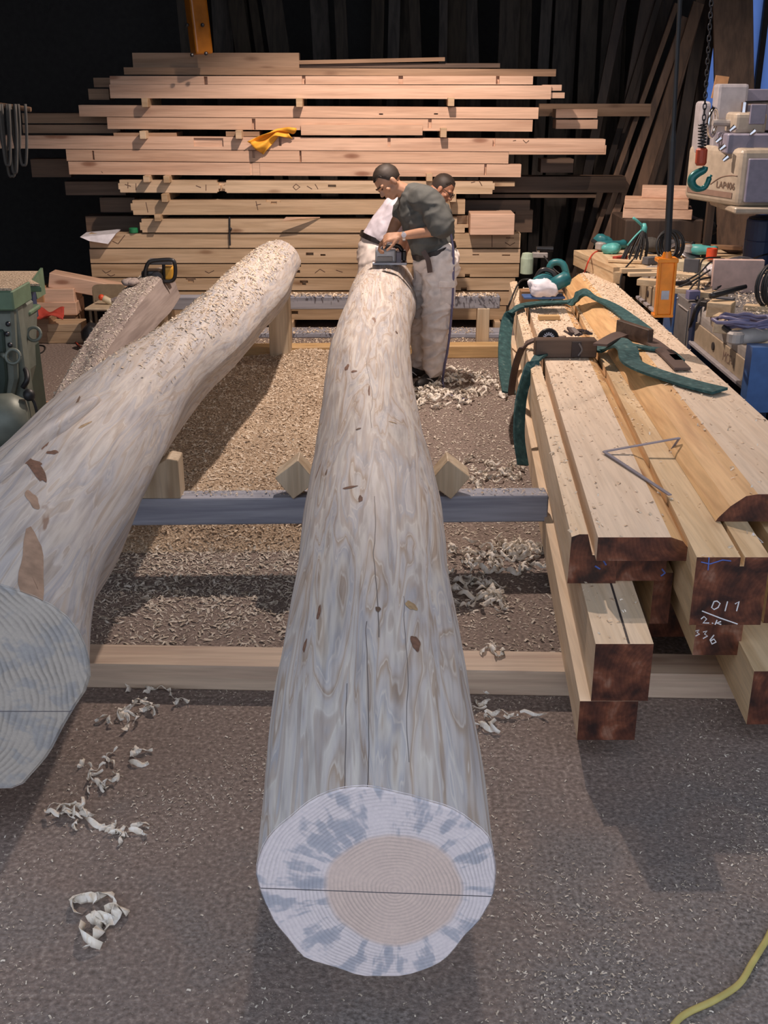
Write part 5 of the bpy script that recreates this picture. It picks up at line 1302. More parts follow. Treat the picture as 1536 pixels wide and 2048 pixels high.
# angle grinder helper
def tool(name, px, py, z, yaw, mat, label, L=0.22, disc=True, cat='power tool', pitch=0.0):
    p = onb(px, py, z); root = empty(name, (p.x, p.y, z), label, cat)
    ax = Vector((math.cos(yaw), math.sin(yaw), 0)); R = Matrix((Vector((0,0,1)), Vector((-ax.y,ax.x,0)), ax)).transposed()
    b = MB(); b.lathe([(0.02,-L/2),(0.036,-L/2+0.02),(0.04,-L*0.1),(0.034,0.0),(0.030,L*0.3),(0.036,L/2-0.02),(0.03,L/2)], p+Vector((0,0,0.045)), R, 16); b.build('body', mat, root, smooth=True)
    b = MB(); b.lathe([(0.03,0),(0.042,0.01),(0.042,0.05),(0.03,0.06)], p+ax*(-L/2)+Vector((0,0,0.015)), None, 14); b.build('gear_head', 'worn_steel', root, smooth=False)
    if disc:
        b = MB(); b.lathe([(0.012,0),(0.085,0.0),(0.09,0.006),(0.085,0.012),(0.012,0.012)], p+ax*(-L/2)+Vector((0,0,0.006)), Euler((0.35,0.3,0)).to_matrix(), 24); b.build('disc_guard', 'steel', root)
    b = MB(); b.tube([p+ax*(-L/2)+Vector((0,0,0.05)), p+ax*(-L/2)+Vector((-ax.y*0.1,ax.x*0.1,0.075))], [0.012,0.016], 8); b.build('side_handle', 'black_plastic', root)
    return root
tool('angle_grinder', 1225, 502, 0.84, 0.5, 'teal_plastic', 'teal angle grinder at the end of the wooden bench', 0.24, False)
tool('angle_grinder', 1405, 512, 0.86, -0.5, 'teal_light', 'light teal angle grinder beside the red can', 0.2)
tool('angle_grinder', 1335, 500, 0.86, 0.2, 'grey_cloth', 'dark grey grinder behind the thick black pendant cable', 0.26)
tool('belt_sander', 1515, 690, 0.86, 0.3, 'worn_steel', 'worn grey cylindrical tool at the near end of the bench', 0.26, False)
# teal bag tie with hanging bundle of black cords
p = onb(1275, 520, 0.86); root = empty('cord_bundle', (p.x, p.y, 0.86), 'bundle of black cords tied at the top with teal tape', 'cord bundle')
top = at_y(1288, 455, p.y+0.05)
b = MB()
for k in range(16):
    g = k*2.4; q = Vector((p.x + 0.09*math.cos(g) - 0.03, p.y + 0.05*math.sin(g), 0.865))
    b.tube(catmull([q, q.lerp(top, 0.5)+Vector((0.02*math.cos(g),0.02*math.sin(g),0.0)), top], 4), 0.006, 5)
b.build('cords', 'black_rubber', root)
b = MB(); b.tube([top+Vector((0,0,-0.05)), top, top+Vector((0.0,0,0.03))], [0.022,0.025,0.012], 8); b.tube(catmull([top, top+Vector((-0.06,-0.02,0.05)), top+Vector((-0.09,-0.02,0.07))],3), 0.010, 6); b.tube(catmull([top, top+Vector((-0.07,-0.04,-0.06)), top+Vector((-0.12,-0.05,-0.12))],3), 0.007, 5); b.build('tie', 'teal_light', root, smooth=True)
# more tools and cords heaped on the far half of the bench
b = MB(); p = onb(1330, 520, 0.86)
for k in range(7):
    rr = 0.09+0.012*math.sin(k*1.7)
    b.tube([p + Vector((rr*math.cos(g)*0.8+0.012*k, 0.03*math.sin(g)+0.01*k, 0.10+rr*math.sin(g))) for g in [2*math.pi*i/20 for i in range(21)]], 0.008, 6, cap=False)
tag(b.build('cord_loop', 'black_rubber', smooth=True), 'upright loop of black cord leaning behind the pendant cable', 'cord')
for px, py, sc, mt, lb, sd in [(1205,496,(1.1,0.7,0.8),'teal_plastic','dark teal tool case on the wooden bench end',21),(1222,506,(1.1,0.7,0.6),'teal_light','light teal cap beside the dark teal tool case',22),(1320,478,(1.6,0.8,0.55),'black_plastic','flat black heap of leather behind the cord bundle',23),(1365,478,(1.5,0.6,0.5),'grey_cloth','long dark grey cloth along the far edge of the bench',24),(1470,505,(1.6,0.6,0.4),'leather','brown cloth at the far edge of the bench behind the steel guard',25)]:
    q = onb(px, py, 0.85); rag((q.x, q.y, 0.845+0.065*sc[2]), 0.075, sc, 'tool_cloth' if 'cloth' in lb or 'heap' in lb else 'tool_case', mt, lb, sd, 'cloth' if 'cloth' in lb or 'heap' in lb else 'case', 0.25)
q = onb(1514, 527, 0.845); dr_ = empty('blue_drum', (q.x, q.y, 0.845), 'dark blue drum standing under the cream machine', 'drum')
b = MB(); b.lathe([(0.10,0),(0.105,0.01),(0.105,0.16),(0.108,0.165),(0.105,0.17),(0.105,0.30),(0.10,0.31)], (q.x,q.y,0.845), None, 24); b.build('barrel', 'blue_dark', dr_)
b = MB(); b.lathe([(0.09,0),(0.095,0.01),(0.03,0.03)], (q.x,q.y,1.155), None, 24); b.build('lid', 'black_plastic', dr_)
# red can
p = onb(1422, 518, 0.86); b = MB(); b.lathe([(0.036,0),(0.038,0.003),(0.038,0.075),(0.034,0.077),(0.032,0.06)], (p.x,p.y,0.86), None, 20); tag(b.build('red_can', 'red_plastic', smooth=False), 'small bright red open can among the grinders', 'can')
# crumpled clear bag
p = onb(1437, 560, 0.86); rag((p.x,p.y,0.925), 0.085, (1.1,0.9,0.8), 'plastic_bag', 'clear_bag', 'crumpled pale plastic bag lying among the cables', 8, 'bag', 0.5)
rag(tuple(onb(1260,508,0.86)+Vector((0.02,0,0.03))), 0.05, (1.2,0.8,0.6), 'grey_rag', 'rope_fibre', 'grey rag between the teal grinder and the cord bundle', 5)
rag(tuple(onb(1310,505,0.86)+Vector((0,0.05,0.05))), 0.08, (1.3,0.8,0.7), 'grey_rag', 'rope_fibre', 'brownish rag heap behind the cord bundle', 6)
rag(tuple(onb(1400,478,0.86)+Vector((0,0,0.08))), 0.10, (1.2,0.8,0.9), 'dark_bag', 'black_plastic', 'dark crumpled bag in front of the stacked pinkish blocks', 9, 'bag')
# curved steel guards
for px, py, rr, lab_ in ((1480,545,0.16,'curved bare steel blade guard behind the plastic bag'), (1365,505,0.12,'curved grey steel guard beside the dark grey grinder')):
    p = onb(px, py, 0.86); b = MB(); pts = [Vector((p.x+rr*math.cos(g), p.y+0.02*math.sin(2*g), 0.862+rr*0.62*math.sin(g))) for g in [math.pi*k/14 for k in range(15)]]
    b.ribbon(pts, 0.06, Vector((0,1,0)), 0.006); tag(b.build('blade_guard', 'steel'), lab_, 'guard')
# coil of thick black cable on a teal saw body, with black handle
p = onb(1535, 620, 0.86); root = empty('cable_coil', (p.x, p.y, 0.86), 'big coil of thick black cable round a teal tool at the near bench end', 'cable coil')
b = MB(); cc = Vector((p.x+0.06, p.y+0.02, 0.99))
for k in range(9):
    rr = 0.115 + 0.006*math.sin(k*2.1); sh = (k-4)*0.013
    pts = [cc + Vector((rr*math.cos(g)*0.75 + sh, rr*math.cos(g)*0.35 - sh*0.6, rr*math.sin(g))) for g in [2*math.pi*i/24 for i in range(25)]]
    b.tube(pts, 0.0075, 6, cap=False)
b.build('cable', 'black_rubber', root, smooth=True)
b = MB(); b.lathe([(0.05,-0.08),(0.075,-0.05),(0.08,0.05),(0.05,0.08)], cc+Vector((0.06,-0.02,0)), Euler((1.2,0.4,0.9)).to_matrix(), 16); b.build('tool_body', 'teal_plastic', root, smooth=True)
p0, p1 = at_y(1420,592,p.y-0.1), at_y(1492,573,p.y-0.02)
b = MB(); b.tube([p0, p0.lerp(p1,0.1), p0.lerp(p1,0.6), p1], [0.014,0.019,0.016,0.012], 10); b.build('handle', 'black_plastic', root, smooth=True)
# violet hose coil
p = onb(1490, 655, 0.93); b = MB(); pts = []
for k in range(75):
    g = k*2*math.pi/20; rr = 0.10 + 0.02*math.sin(k*0.37)
    pts.append(Vector((p.x + rr*1.35*math.cos(g) + 0.04*math.sin(k*0.1), p.y + rr*0.8*math.sin(g), 0.925 + 0.003*k*0.25 + 0.012*math.sin(k*0.9)**2)))
b.tube(pts, 0.0095, 6); tag(b.build('hose_coil', 'hose_violet', smooth=True), 'coil of violet-grey hose lying on the near offcuts', 'hose')
# small dark hand tools scattered among the offcuts
for k, (px, py, sz, rz, mt, lb) in enumerate([(1360,572,(0.16,0.03,0.03),0.4,'dark_metal','dark steel chisel lying behind the orange pendant'),(1385,598,(0.07,0.05,0.05),0.2,'hose_violet','small violet plug on the steel edge below the cables'),(1412,592,(0.05,0.05,0.06),0.1,'chrome','shiny small socket standing beside the black handle'),
        (1300,528,(0.10,0.06,0.05),0.5,'grey_cloth','small dark grey box at the foot of the cord bundle'),(1345,528,(0.12,0.05,0.045),-0.3,'dark_metal','dark clamp lying before the grey grinder'),(1450,545,(0.13,0.04,0.03),-0.6,'red_cable','small red tool lying behind the plastic bag'),
        (1500,560,(0.14,0.06,0.05),-0.2,'dark_metal','dark metal block behind the pinkish edge board'),(1240,520,(0.12,0.04,0.03),0.6,'red_cloth','dark red tool lying on the wooden bench end'),(1410,612,(0.06,0.04,0.03),0.9,'black_plastic','little black knob block on the steel edge by the hanging cable'),
        (1450,605,(0.10,0.05,0.03),-0.5,'grey_cloth','flat dark tool under the black handle'),(1382,545,(0.10,0.03,0.09),-0.5,'grey_cloth','dark upright bracket beside the long pale yellow box')]):
    off(px, py, sz, (0,0,rz), lb, z=0.868 if py > 530 else 0.85, mat=mt, name='hand_tool', cat='tool')
# loose dark cables over the bench
cset = [[(1345,575,0.87),(1375,560,0.90),(1400,545,0.95),(1420,525,0.99),(1430,530,0.95)],[(1345,580,0.87),(1385,562,0.92),(1420,540,0.98)],[(1375,585,0.87),(1395,562,0.92),(1425,555,0.93),(1455,562,0.90)],
        [(1400,585,0.87),(1425,562,0.91),(1450,560,0.90),(1470,568,0.87)],[(1430,580,0.87),(1455,560,0.92),(1465,535,0.95)],[(1395,600,0.88),(1398,565,0.92),(1405,520,0.98),(1440,515,0.92)],
        [(1265,520,0.9),(1245,545,0.84),(1240,580,0.72),(1245,610,0.6)],[(1500,520,0.90),(1520,512,0.95),(1536,508,0.95)]]
for s in cset: cable('loose_cable', s, 0.006, 'black_rubber', 'thin black cable looping over the clutter on the bench')['group'] = 'loose cables on the bench'
cable('hanging_cable', [(1405,598,0.87),(1392,615,0.86),(1382,650,0.74),(1372,690,0.55),(1362,735,0.35)], 0.010, 'black_rubber', 'thick doubled black cable hanging down the blue upright of the machine')
cable('red_cable', [(1215,497,0.86),(1190,505,0.845),(1178,520,0.84),(1170,542,0.74),(1163,556,0.66)], 0.006, 'red_cable', 'thin red cable drooping from the wooden bench to the pile end')
# scrap wood heap on the floor between the pile and the machine
for k, (px, py, sz, rz, ry) in enumerate([(1240,640,(0.22,0.12,0.10),0.3,0),(1262,655,(0.26,0.10,0.07),-0.2,0.1),(1230,600,(0.20,0.05,0.03),0.8,0.2),(1255,605,(0.18,0.10,0.05),0.2,0),(1270,690,(0.3,0.14,0.08),-0.1,0),(1225,625,(0.12,0.10,0.08),0.9,0),(1275,625,(0.2,0.08,0.04),0.5,0)]):
    p = at_z(px, py, 0.55); b = MB(); b.obox((p.x+0.0, p.y, 0.27), (sz[0],sz[1],0.54), (0,0,rz)) if False else b.obox((p.x, p.y, 0.55), sz, (0,ry,rz))
    tag(b.build('scrap_block', 'offcut', bevel=0.003), 'scrap wood block heaped between the timber pile and blue machine', 'scrap wood', 'scrap heap by the machine')
p = at_z(1255,650,0.50); b = MB(); b.box(1.62, 1.78, 6.0, 7.6, 0, 0.50); tag(b.build('scrap_crate', 'dark_board', bevel=0.01), 'narrow dark crate heaped with scrap wood beside the machine', 'crate')
p = at_z(1420,800,0.5); b = MB()
for k in range(4): b.box(1.66+0.02*k, 1.675+0.02*k, 4.75+0.02*k, 5.0, 0, 0.66-0.02*k)
tag(b.build('steel_strips', 'hose_grey'), 'bundle of grey steel strips standing at the near end of the machine', 'steel strips')
b = MB(); q = at_x(1520,840,2.05); b.box(1.95, 2.6, 4.68, 4.98, 0.0, 0.50); tag(b.build('tool_chest', 'grey_cloth', bevel=0.01), 'dark grey tool chest on the floor in front of the blue machine', 'chest')
# orange-yellow cord on the floor, near
b = MB(); pts = catmull([at_z(1330,2075,0.008), at_z(1365,2032,0.008), at_z(1430,2000,0.008), at_z(1478,1968,0.008), at_z(1505,1925,0.008), at_z(1530,1885,0.008), at_z(1560,1840,0.008), at_z(1640,1800,0.008)], 6)
b.tube(pts, 0.0085, 8); tag(b.build('extension_cord', 'cord_yellow', smooth=True), 'dull yellow cord curving over the concrete in front of the timber pile', 'cord')
# ================================================================== left side: green machine, scrap, chair
GY = 5.9
root = empty('green_machine', (-2.2, 5.7, 0), 'old green woodworking machine with a sawdust-covered table', 'machine')
def P(px, py, y): return at_y(px, py, y)
zt = at_y(60, 573, GY).z
xa, xb_ = at_y(-140, 575, GY).x, at_y(83, 575, GY).x
fA, fB = at_z(62,562,zt), at_z(82,546,zt); fC = at_z(-140,540,zt)
top = [Vector((xa,GY,zt)), Vector((xb_,GY,zt)), fA, fB, Vector((fC.x,fB.y,zt))]
b = MB(); b.prism([p-Vector((0,0,0.03)) for p in top], (0,0,0), (0,0,0.03)); b.build('table', 'machine_green', root, bevel=0.004)
b = MB(); cc = sum(top, Vector())/5; b.prism([p+(cc-p)*0.03+Vector((0,0,0.001)) for p in top], (0,0,0), (0,0,0.012)); b.build('sawdust_layer', 'sawdust', root)
b = MB(); b.prism([fA+Vector((0,0,0.0)), fB+Vector((0,0,0.03)), fB+Vector((0,0,-0.12)), fA+Vector((0.01,0,-0.10))], (0,0,0), (0.015,-0.003,0)); b.build('fence_plate', 'machine_green', root)
# frame uprights below the table
def slab(px0, px1, py0, py1, y, dep, mat, name, bevel=0.008):
    a, c = at_y(px0, py1, y), at_y(px1, py0, y); b = MB(); b.box(a.x, c.x, y, y+dep, a.z, c.z); return b.build(name, mat, root, bevel=bevel)
slab(-150, 24, 582, 622, 5.45, 0.30, 'machine_green', 'lower_table')
a, c = at_y(-150,582,5.45), at_y(22,582,5.45); b = MB(); b.box(a.x, c.x, 5.46, 5.74, c.z, c.z+0.012); b.build('sawdust_layer', 'sawdust', root)
slab(22, 30, 585, 850, 5.55, 0.10, 'machine_grey', 'upright')
slab(40, 62, 575, 640, 5.95, 0.08, 'blue_dark', 'gusset_plate')
slab(24, 60, 622, 632, 5.75, 0.20, 'machine_green', 'bracket')
b = MB(); q = [P(30,632,5.75), P(58,632,5.75), P(56,690,5.75), P(34,790,5.75), P(22,800,5.75)]; b.prism(q, (0,0,0), (0,0.16,0)); b.build('column', 'machine_grey', root, bevel=0.01)
b = MB(); q = [P(-150,622,5.5), P(26,622,5.5), P(34,760,5.5), P(10,860,5.5), P(-150,860,5.5)]; b.prism(q, (0,0,0), (0,0.35,0)); b.build('body_casting', 'machine_grey', root, bevel=0.015)
b = MB(); q = [P(-150,660,5.48), P(6,660,5.48), P(14,760,5.48), P(-4,900,5.48), P(-150,900,5.48)]; b.prism(q, (0,0,0), (0,0.03,0)); b.build('dark_cover', 'machine_dark', root, bevel=0.01)
for px, py, y in ((68,668,5.72),(26,713,5.45)):
    c = P(px, py, y); b = MB(); pts = [c + Vector((0.036*math.cos(g), 0.012*math.sin(g), 0.034*math.sin(g))) for g in [2*math.pi*k/20 for k in range(21)]]
    b.tube(pts, 0.009, 8, cap=False); b.tube([c+Vector((-0.036,0,0)), c+Vector((-0.07,0.03,0.005))], 0.014, 8); b.build('eye_bolt', 'machine_grey', root, smooth=True)
for px, py in ((16,648),(14,668),(20,690)):
    b = MB(); b.sphere(P(px,py,5.49), 0.014, 8); b.build('bolt', 'dark_metal', root)
b = MB(); b.tube(catmull([P(40,730,5.6),P(52,742,5.55),P(54,760,5.5),P(46,775,5.5)],5), 0.014, 8); b.build('lever', 'black_rubber', root, smooth=True)
# motor drum at the foot
mc = P(-10, 845, 4.95); R = Euler((0, math.pi/2, 0.25)).to_matrix()
b = MB(); b.lathe([(0.06,-0.30),(0.125,-0.27),(0.13,0.02),(0.132,0.03),(0.128,0.10),(0.10,0.145),(0.05,0.155)], mc, R, 24); b.build('motor', 'machine_dark', root, smooth=True)
b = MB(); b.lathe([(0.133,0.015),(0.136,0.02),(0.134,0.09),(0.10,0.15),(0.05,0.16)], mc, R, 24); b.build('motor_cap', 'machine_grey', root, smooth=True)
b = MB(); b.box(mc.x-0.30, mc.x+0.10, 4.82, 5.1, 0.0, mc.z-0.11); b.build('motor_foot', 'machine_dark', root)
b = MB(); b.box(-2.75, -2.0, 5.5, 6.2, 0, zt-0.35); b.build('base', 'machine_dark', root, bevel=0.02)
b = MB(); b.tube(catmull([P(52,790,5.0),P(66,800,5.0),P(74,825,5.0),P(76,850,5.0),P(60,868,5.0)],5), 0.008, 6); b.sphere(P(58,790,4.98), 0.03, 8); b.build('motor_cable', 'black_rubber', root, smooth=True)

# ------------------------------------------------------------------ scrap blocks and chair at the back
def blk(px0, px1, py0, py1, y, dep, mat, label, rz=0.0, group=None, drop=False):
    a, c = at_y(px0, py1, y), at_y(px1, py0, y); z0 = 0.0 if drop else a.z
    b = MB(); b.obox(((a.x+c.x)/2, y+dep/2, (z0+c.z)/2), (c.x-a.x, dep, c.z-z0), (0,0,rz)); return tag(b.build('wood_block', mat, bevel=0.005), label, 'wood block', group)
blk(95, 162, 664, 690, 9.0, 0.22, 'pine_olive', 'square-ended block lying on the floor beside the black bag', 0.05, drop=True)
blk(95, 160, 648, 664, 9.0, 0.22, 'pine_olive', 'block on top of the floor block beside the black bag', 0.05)
blk(45, 97, 636, 668, 9.0, 0.25, 'pine_brown', 'brown block standing behind the green machine ring bolt', drop=True)
blk(60, 150, 630, 650, 9.25, 0.3, 'pine_brown', 'long brown block lowest in the scrap pile by the chair', drop=True)
blk(72, 150, 605, 631, 9.22, 0.3, 'pine_pink', 'wide pinkish block in the middle of the scrap pile by the chair', 0.04)
blk(82, 145, 578, 606, 9.24, 0.3, 'pine_pink', 'pinkish block near the top of the scrap pile by the chair', 0.04)
blk(62, 85, 575, 606, 9.22, 0.2, 'brown_card', 'orange-brown block at the machine side of the scrap pile')
a, c = at_y(97, 560, 9.3), at_y(262, 592, 9.3)
b = MB(); u = (c-a).normalized(); w = Vector((0,1,0)); R = Matrix((u, w, u.cross(w))).transposed(); b.obox((a+c)/2+Vector((0,0.09,0)), ((c-a).length, 0.18, 0.125), R)
tag(b.build('tilted_beam', 'pine_pink', bevel=0.005), 'squared beam lying aslant over the scrap pile behind the chair', 'beam')
# red cloth and hammer-like stick
def rc(u, v):
    p = at_y(64+62*u, 622+14*v, 8.98-0.1*v); return (p.x, 9.03-0.16*v+0.02*math.sin(u*9), p.z+0.02*math.sin(u*8+v*3)+0.012*math.sin(v*9))
cloth('red_cloth', 10, 18, rc, 'red_cloth', 'crumpled red cloth lying over the brown block')
# folding chair
root = empty('chair', (-2.2, 9.1, 0), 'worn brown metal chair behind the thin hewn log, piled with things', 'chair')
q0, q1 = at_y(186,603,9.2), at_y(251,569,9.2)
bp = []
for k in range(16):
    g = 2*math.pi*k/16; bp.append(Vector(((q0.x+q1.x)/2 + (q1.x-q0.x)/2*math.copysign(abs(math.cos(g))**0.4, math.cos(g)), 9.2, (q0.z+q1.z)/2 + (q1.z-q0.z)/2*math.copysign(abs(math.sin(g))**0.4, math.sin(g)))))
b = MB(); b.prism(bp, (0,0,0), (0,0.025,0)); b.build('backrest', 'chair_brown', root)
s0, s1 = at_y(168,622,8.85), at_y(250,622,8.85); zs = s0.z
b = MB(); b.prism([(s0.x,8.85,zs),(s1.x,8.82,zs),(s1.x+0.02,9.18,zs),(s0.x+0.03,9.19,zs)], (0,0,0), (0,0,0.025)); b.build('seat', 'chair_seat', root, bevel=0.01)
for x, y, top in ((s0.x+0.04,8.89,zs),(s1.x-0.03,8.89,zs),(q0.x+0.01,9.21,q1.z-0.05),(q1.x-0.01,9.21,q1.z-0.05)):
    b = MB(); b.tube([(x,y,0),(x,y,top)], 0.012, 8); b.build('leg', 'chair_brown', root)
c = at_y(217,606,9.0); th = empty('mallet', tuple(c), 'pale wooden mallet with red tip lying on the chair', 'mallet')
b = MB(); b.tube(catmull([c+Vector((-0.05,0,0.045)), c+Vector((-0.02,0,0.03)), c+Vector((0.05,0,-0.01))],4), [0.02]*2+[0.028]*6+[0.03], 8); b.build('handle', 'box_beige', th, smooth=True)
b = MB(); b.sphere(c+Vector((-0.055,0,0.047)), 0.026, 10); b.build('red_tip', 'red_plastic', th, smooth=True)
rag((at_y(240,612,9.0).x, 9.0, zs+0.055), 0.06, (1.5,0.9,0.55), 'grey_cloth', 'thin_bark', 'grey-pink cloth bundled on the chair seat', 12)
b = MB(); bc = at_y(186,655,8.85)
rag((bc.x, 8.78, 0.115), 0.105, (0.85,0.8,1.05), 'black_bag', 'black_plastic', 'black bag standing on the floor under the chair seat', 14, 'bag', 0.18)
rag((at_y(218,640,8.95).x, 8.98, 0.10), 0.10, (1.3,0.8,0.6), 'blue_cloth', 'blue_cloth', 'dark blue cloth hanging in front of the chair legs', 15)
# chainsaw standing on the thin log
cz = 0.775; c = at_y(318, 566, 7.95); root = empty('chainsaw', (c.x, 7.95, cz-0.02), 'black and yellow chainsaw standing on the thin hewn log', 'chainsaw')
def Q(px, py, y=7.95): return at_y(px, py, y)
a, d = Q(286,568), Q(322,540); b = MB(); b.box(a.x, d.x, 7.90, 8.05, a.z-0.02, d.z); b.build('engine_body', 'black_plastic', root, bevel=0.02, seg=2)
a, d = Q(326,560), Q(347,534); b = MB(); b.box(a.x, d.x, 7.92, 8.04, a.z, d.z); b.build('air_cover', 'saw_yellow', root, bevel=0.015, seg=2)
b = MB(); b.tube(catmull([Q(290,560,7.88),Q(291,540,7.88),Q(299,524,7.88),Q(320,520,7.88),Q(344,520,7.88),Q(350,530,7.88),Q(350,552,7.88),Q(343,562,7.88),Q(326,563,7.88)],4), 0.014, 8); b.build('handle', 'black_plastic', root, smooth=True)
a, d = Q(296,529,7.92), Q(345,519,7.92); b = MB(); b.box(a.x, d.x, 7.90, 7.99, a.z, d.z); b.build('hand_guard', 'grey_cloth', root, bevel=0.008)
b = MB(); b.tube([Q(327,524,7.92),Q(328,562,7.92)], 0.012, 8); b.build('post', 'black_plastic', root)
b = MB(); b.lathe([(0.01,0),(0.045,0.004),(0.04,0.02),(0.01,0.024)], Q(314,555,7.885), Euler((math.pi/2,0,0)).to_matrix(), 16); b.build('starter_cover', 'dark_metal', root)
b = MB(); b.obox(Q(300,556,8.25)+Vector((0.0,0.0,-0.0)), (0.012,0.38,0.07)); b.build('guide_bar', 'steel', root)
# foam lump and things between the logs
rag(tuple(at_z(330,655,0.10)), 0.07, (1.1,0.8,0.8), 'foam_lump', 'white_foam', 'pale lump of foam on the floor between the thin log and the flared log', 4, 'foam')
b = MB(); pts = catmull([at_z(55,690,0.006),at_z(88,692,0.006),at_z(84,705,0.006),at_z(55,710,0.006),at_z(30,703,0.006),at_z(52,692,0.006)],6); b.tube(pts, 0.006, 6); tag(b.build('floor_cable', 'black_rubber', smooth=True), 'thin dark cable looped on the floor beside the green machine', 'cable')
b = MB(); b.obox(at_z(69,724,0.006), (0.06,0.02,0.012), (0,0,0.4)); tag(b.build('yellow_peg', 'yellow_plastic', bevel=0.002), 'small yellow peg on the floor beside the green machine', 'peg')
b = MB(); b.obox(at_z(97,805,0.006), (0.10,0.03,0.012), (0,0,0.1)); tag(b.build('floor_slat', 'pine_pink'), 'short pale slat on the floor before the green machine', 'slat')
b = MB(); b.tube(catmull([at_z(150,683,0.01),at_z(162,694,0.01),at_z(176,697,0.01),at_z(190,690,0.01)],4), 0.006, 6); tag(b.build('floor_cable', 'red_cable', smooth=True), 'reddish cable end on the floor below the black bag', 'cable')
# coiled ropes on a peg
pg0, pg1 = at_y(62,219,7.0), at_y(-70,200,7.0)
root = empty('rope_rack', tuple(pg0), 'dark coils of rope hanging from a wooden peg in the dark corner', 'rope rack')
b = MB(); b.tube([pg0, pg1, Vector((XL, 7.0, pg1.z+0.1))], 0.014, 8); b.build('peg', 'brown_board', root)
for k, (px, bot, w) in enumerate(((4,300,10),(16,352,12),(28,300,8),(40,330,10),(22,345,8),(8,330,9))):
    t0 = at_y(px, 208, 7.0-0.02*k); t1 = at_y(px+8, bot, 7.0-0.02*k); ww = w/2160*6.8
    b = MB(); pts = catmull([t0+Vector((-ww,0,0)), t0.lerp(t1,0.5)+Vector((-ww*0.9,0,0)), t1+Vector((-ww*0.5,0,0.02)), t1, t1+Vector((ww*0.5,0,0.02)), t0.lerp(t1,0.5)+Vector((ww*0.9,0,0)), t0+Vector((ww,0,0))],4)
    b.tube(pts, 0.009, 6); b.build('rope_coil', 'rope_fibre', root, smooth=True)
b = MB(); a = at_y(20,330,6.9); b.box(-3.05, -2.95, 7.6, 7.7, 0, 4.8); tag(b.build('roof_post', 'dark_board', bevel=0.006), 'dark wooden roof post standing behind the green machine', 'post')
# ================================================================== the two carpenters
def remesh_obj(name, mb, mat, parent, voxel, smooth_it=6, disp=None):
    me = bpy.data.meshes.new(name); org = wl(parent)
    me.from_pydata([tuple(v - org) for v in mb.v], [], mb.f)
    bm = bmesh.new(); bm.from_mesh(me); bmesh.ops.recalc_face_normals(bm, faces=bm.faces); bm.to_mesh(me); bm.free()
    o = bpy.data.objects.new(name, me); COL.objects.link(o)
    r = o.modifiers.new('r', 'REMESH'); r.mode = 'VOXEL'; r.voxel_size = voxel
    s = o.modifiers.new('s', 'SMOOTH'); s.iterations = smooth_it; s.factor = 0.5
    dg = bpy.context.evaluated_depsgraph_get()
    m2 = bpy.data.meshes.new_from_object(o.evaluated_get(dg))
    o.modifiers.clear(); o.data = m2; bpy.data.meshes.remove(me)
    if disp:
        m2.calc_loop_triangles()
        nr = [v.normal.copy() for v in m2.vertices]
        for v, nn in zip(m2.vertices, nr): v.co += nn*disp(v.co + org)
    m2.materials.clear(); m2.materials.append(M[mat])
    m2.polygons.foreach_set('use_smooth', [True]*len(m2.polygons))
    o.parent = parent; o.name = name
    return o
def head_parts(b, c, fwd, up, s=1.0):
    """skull, jaw, nose, brow, ears and lips pushed together (later fused with the body)"""
    fwd = Vector(fwd).normalized(); up = Vector(up); up = (up - fwd*up.dot(fwd)).normalized(); rt = fwd.cross(up)
    R = Matrix((rt, fwd, up)).transposed()
    def L(x, y, z): return Vector(c) + R @ Vector((x*s, y*s, z*s))
    b.sphere(L(0,-0.012,0.025), 0.092*s, 20, sc=(0.82,1.02,0.98), R=R)      # cranium
    b.sphere(L(0,0.018,-0.035), 0.070*s, 18, sc=(0.86,0.95,1.15), R=R)      # face
    b.sphere(L(0,0.045,-0.088), 0.030*s, 12, sc=(1.15,0.9,0.8), R=R)        # chin
    for sg in (-1,1):
        b.capsule(L(sg*0.052,-0.01,-0.045), L(sg*0.026,0.04,-0.085), 0.020*s, 0.018*s)   # jaw
        b.sphere(L(sg*0.040,0.056,-0.028), 0.022*s, 10, sc=(1.1,0.7,0.8), R=R)           # cheek
        b.sphere(L(sg*0.079,-0.005,-0.015), 0.026*s, 12, sc=(0.35,0.75,1.15), R=R)       # ear
        b.capsule(L(sg*0.045,0.072,0.014), L(sg*0.012,0.084,0.012), 0.010*s, 0.010*s)    # brow
    b.capsule(L(0,0.082,0.002), L(0,0.100,-0.032), 0.009*s, 0.013*s)                     # nose
    b.sphere(L(0,0.088,-0.037), 0.014*s, 10, sc=(1.2,0.8,0.7), R=R)
    b.capsule(L(-0.018,0.078,-0.060), L(0.018,0.078,-0.060), 0.008*s, 0.008*s)           # lips
    return L, R
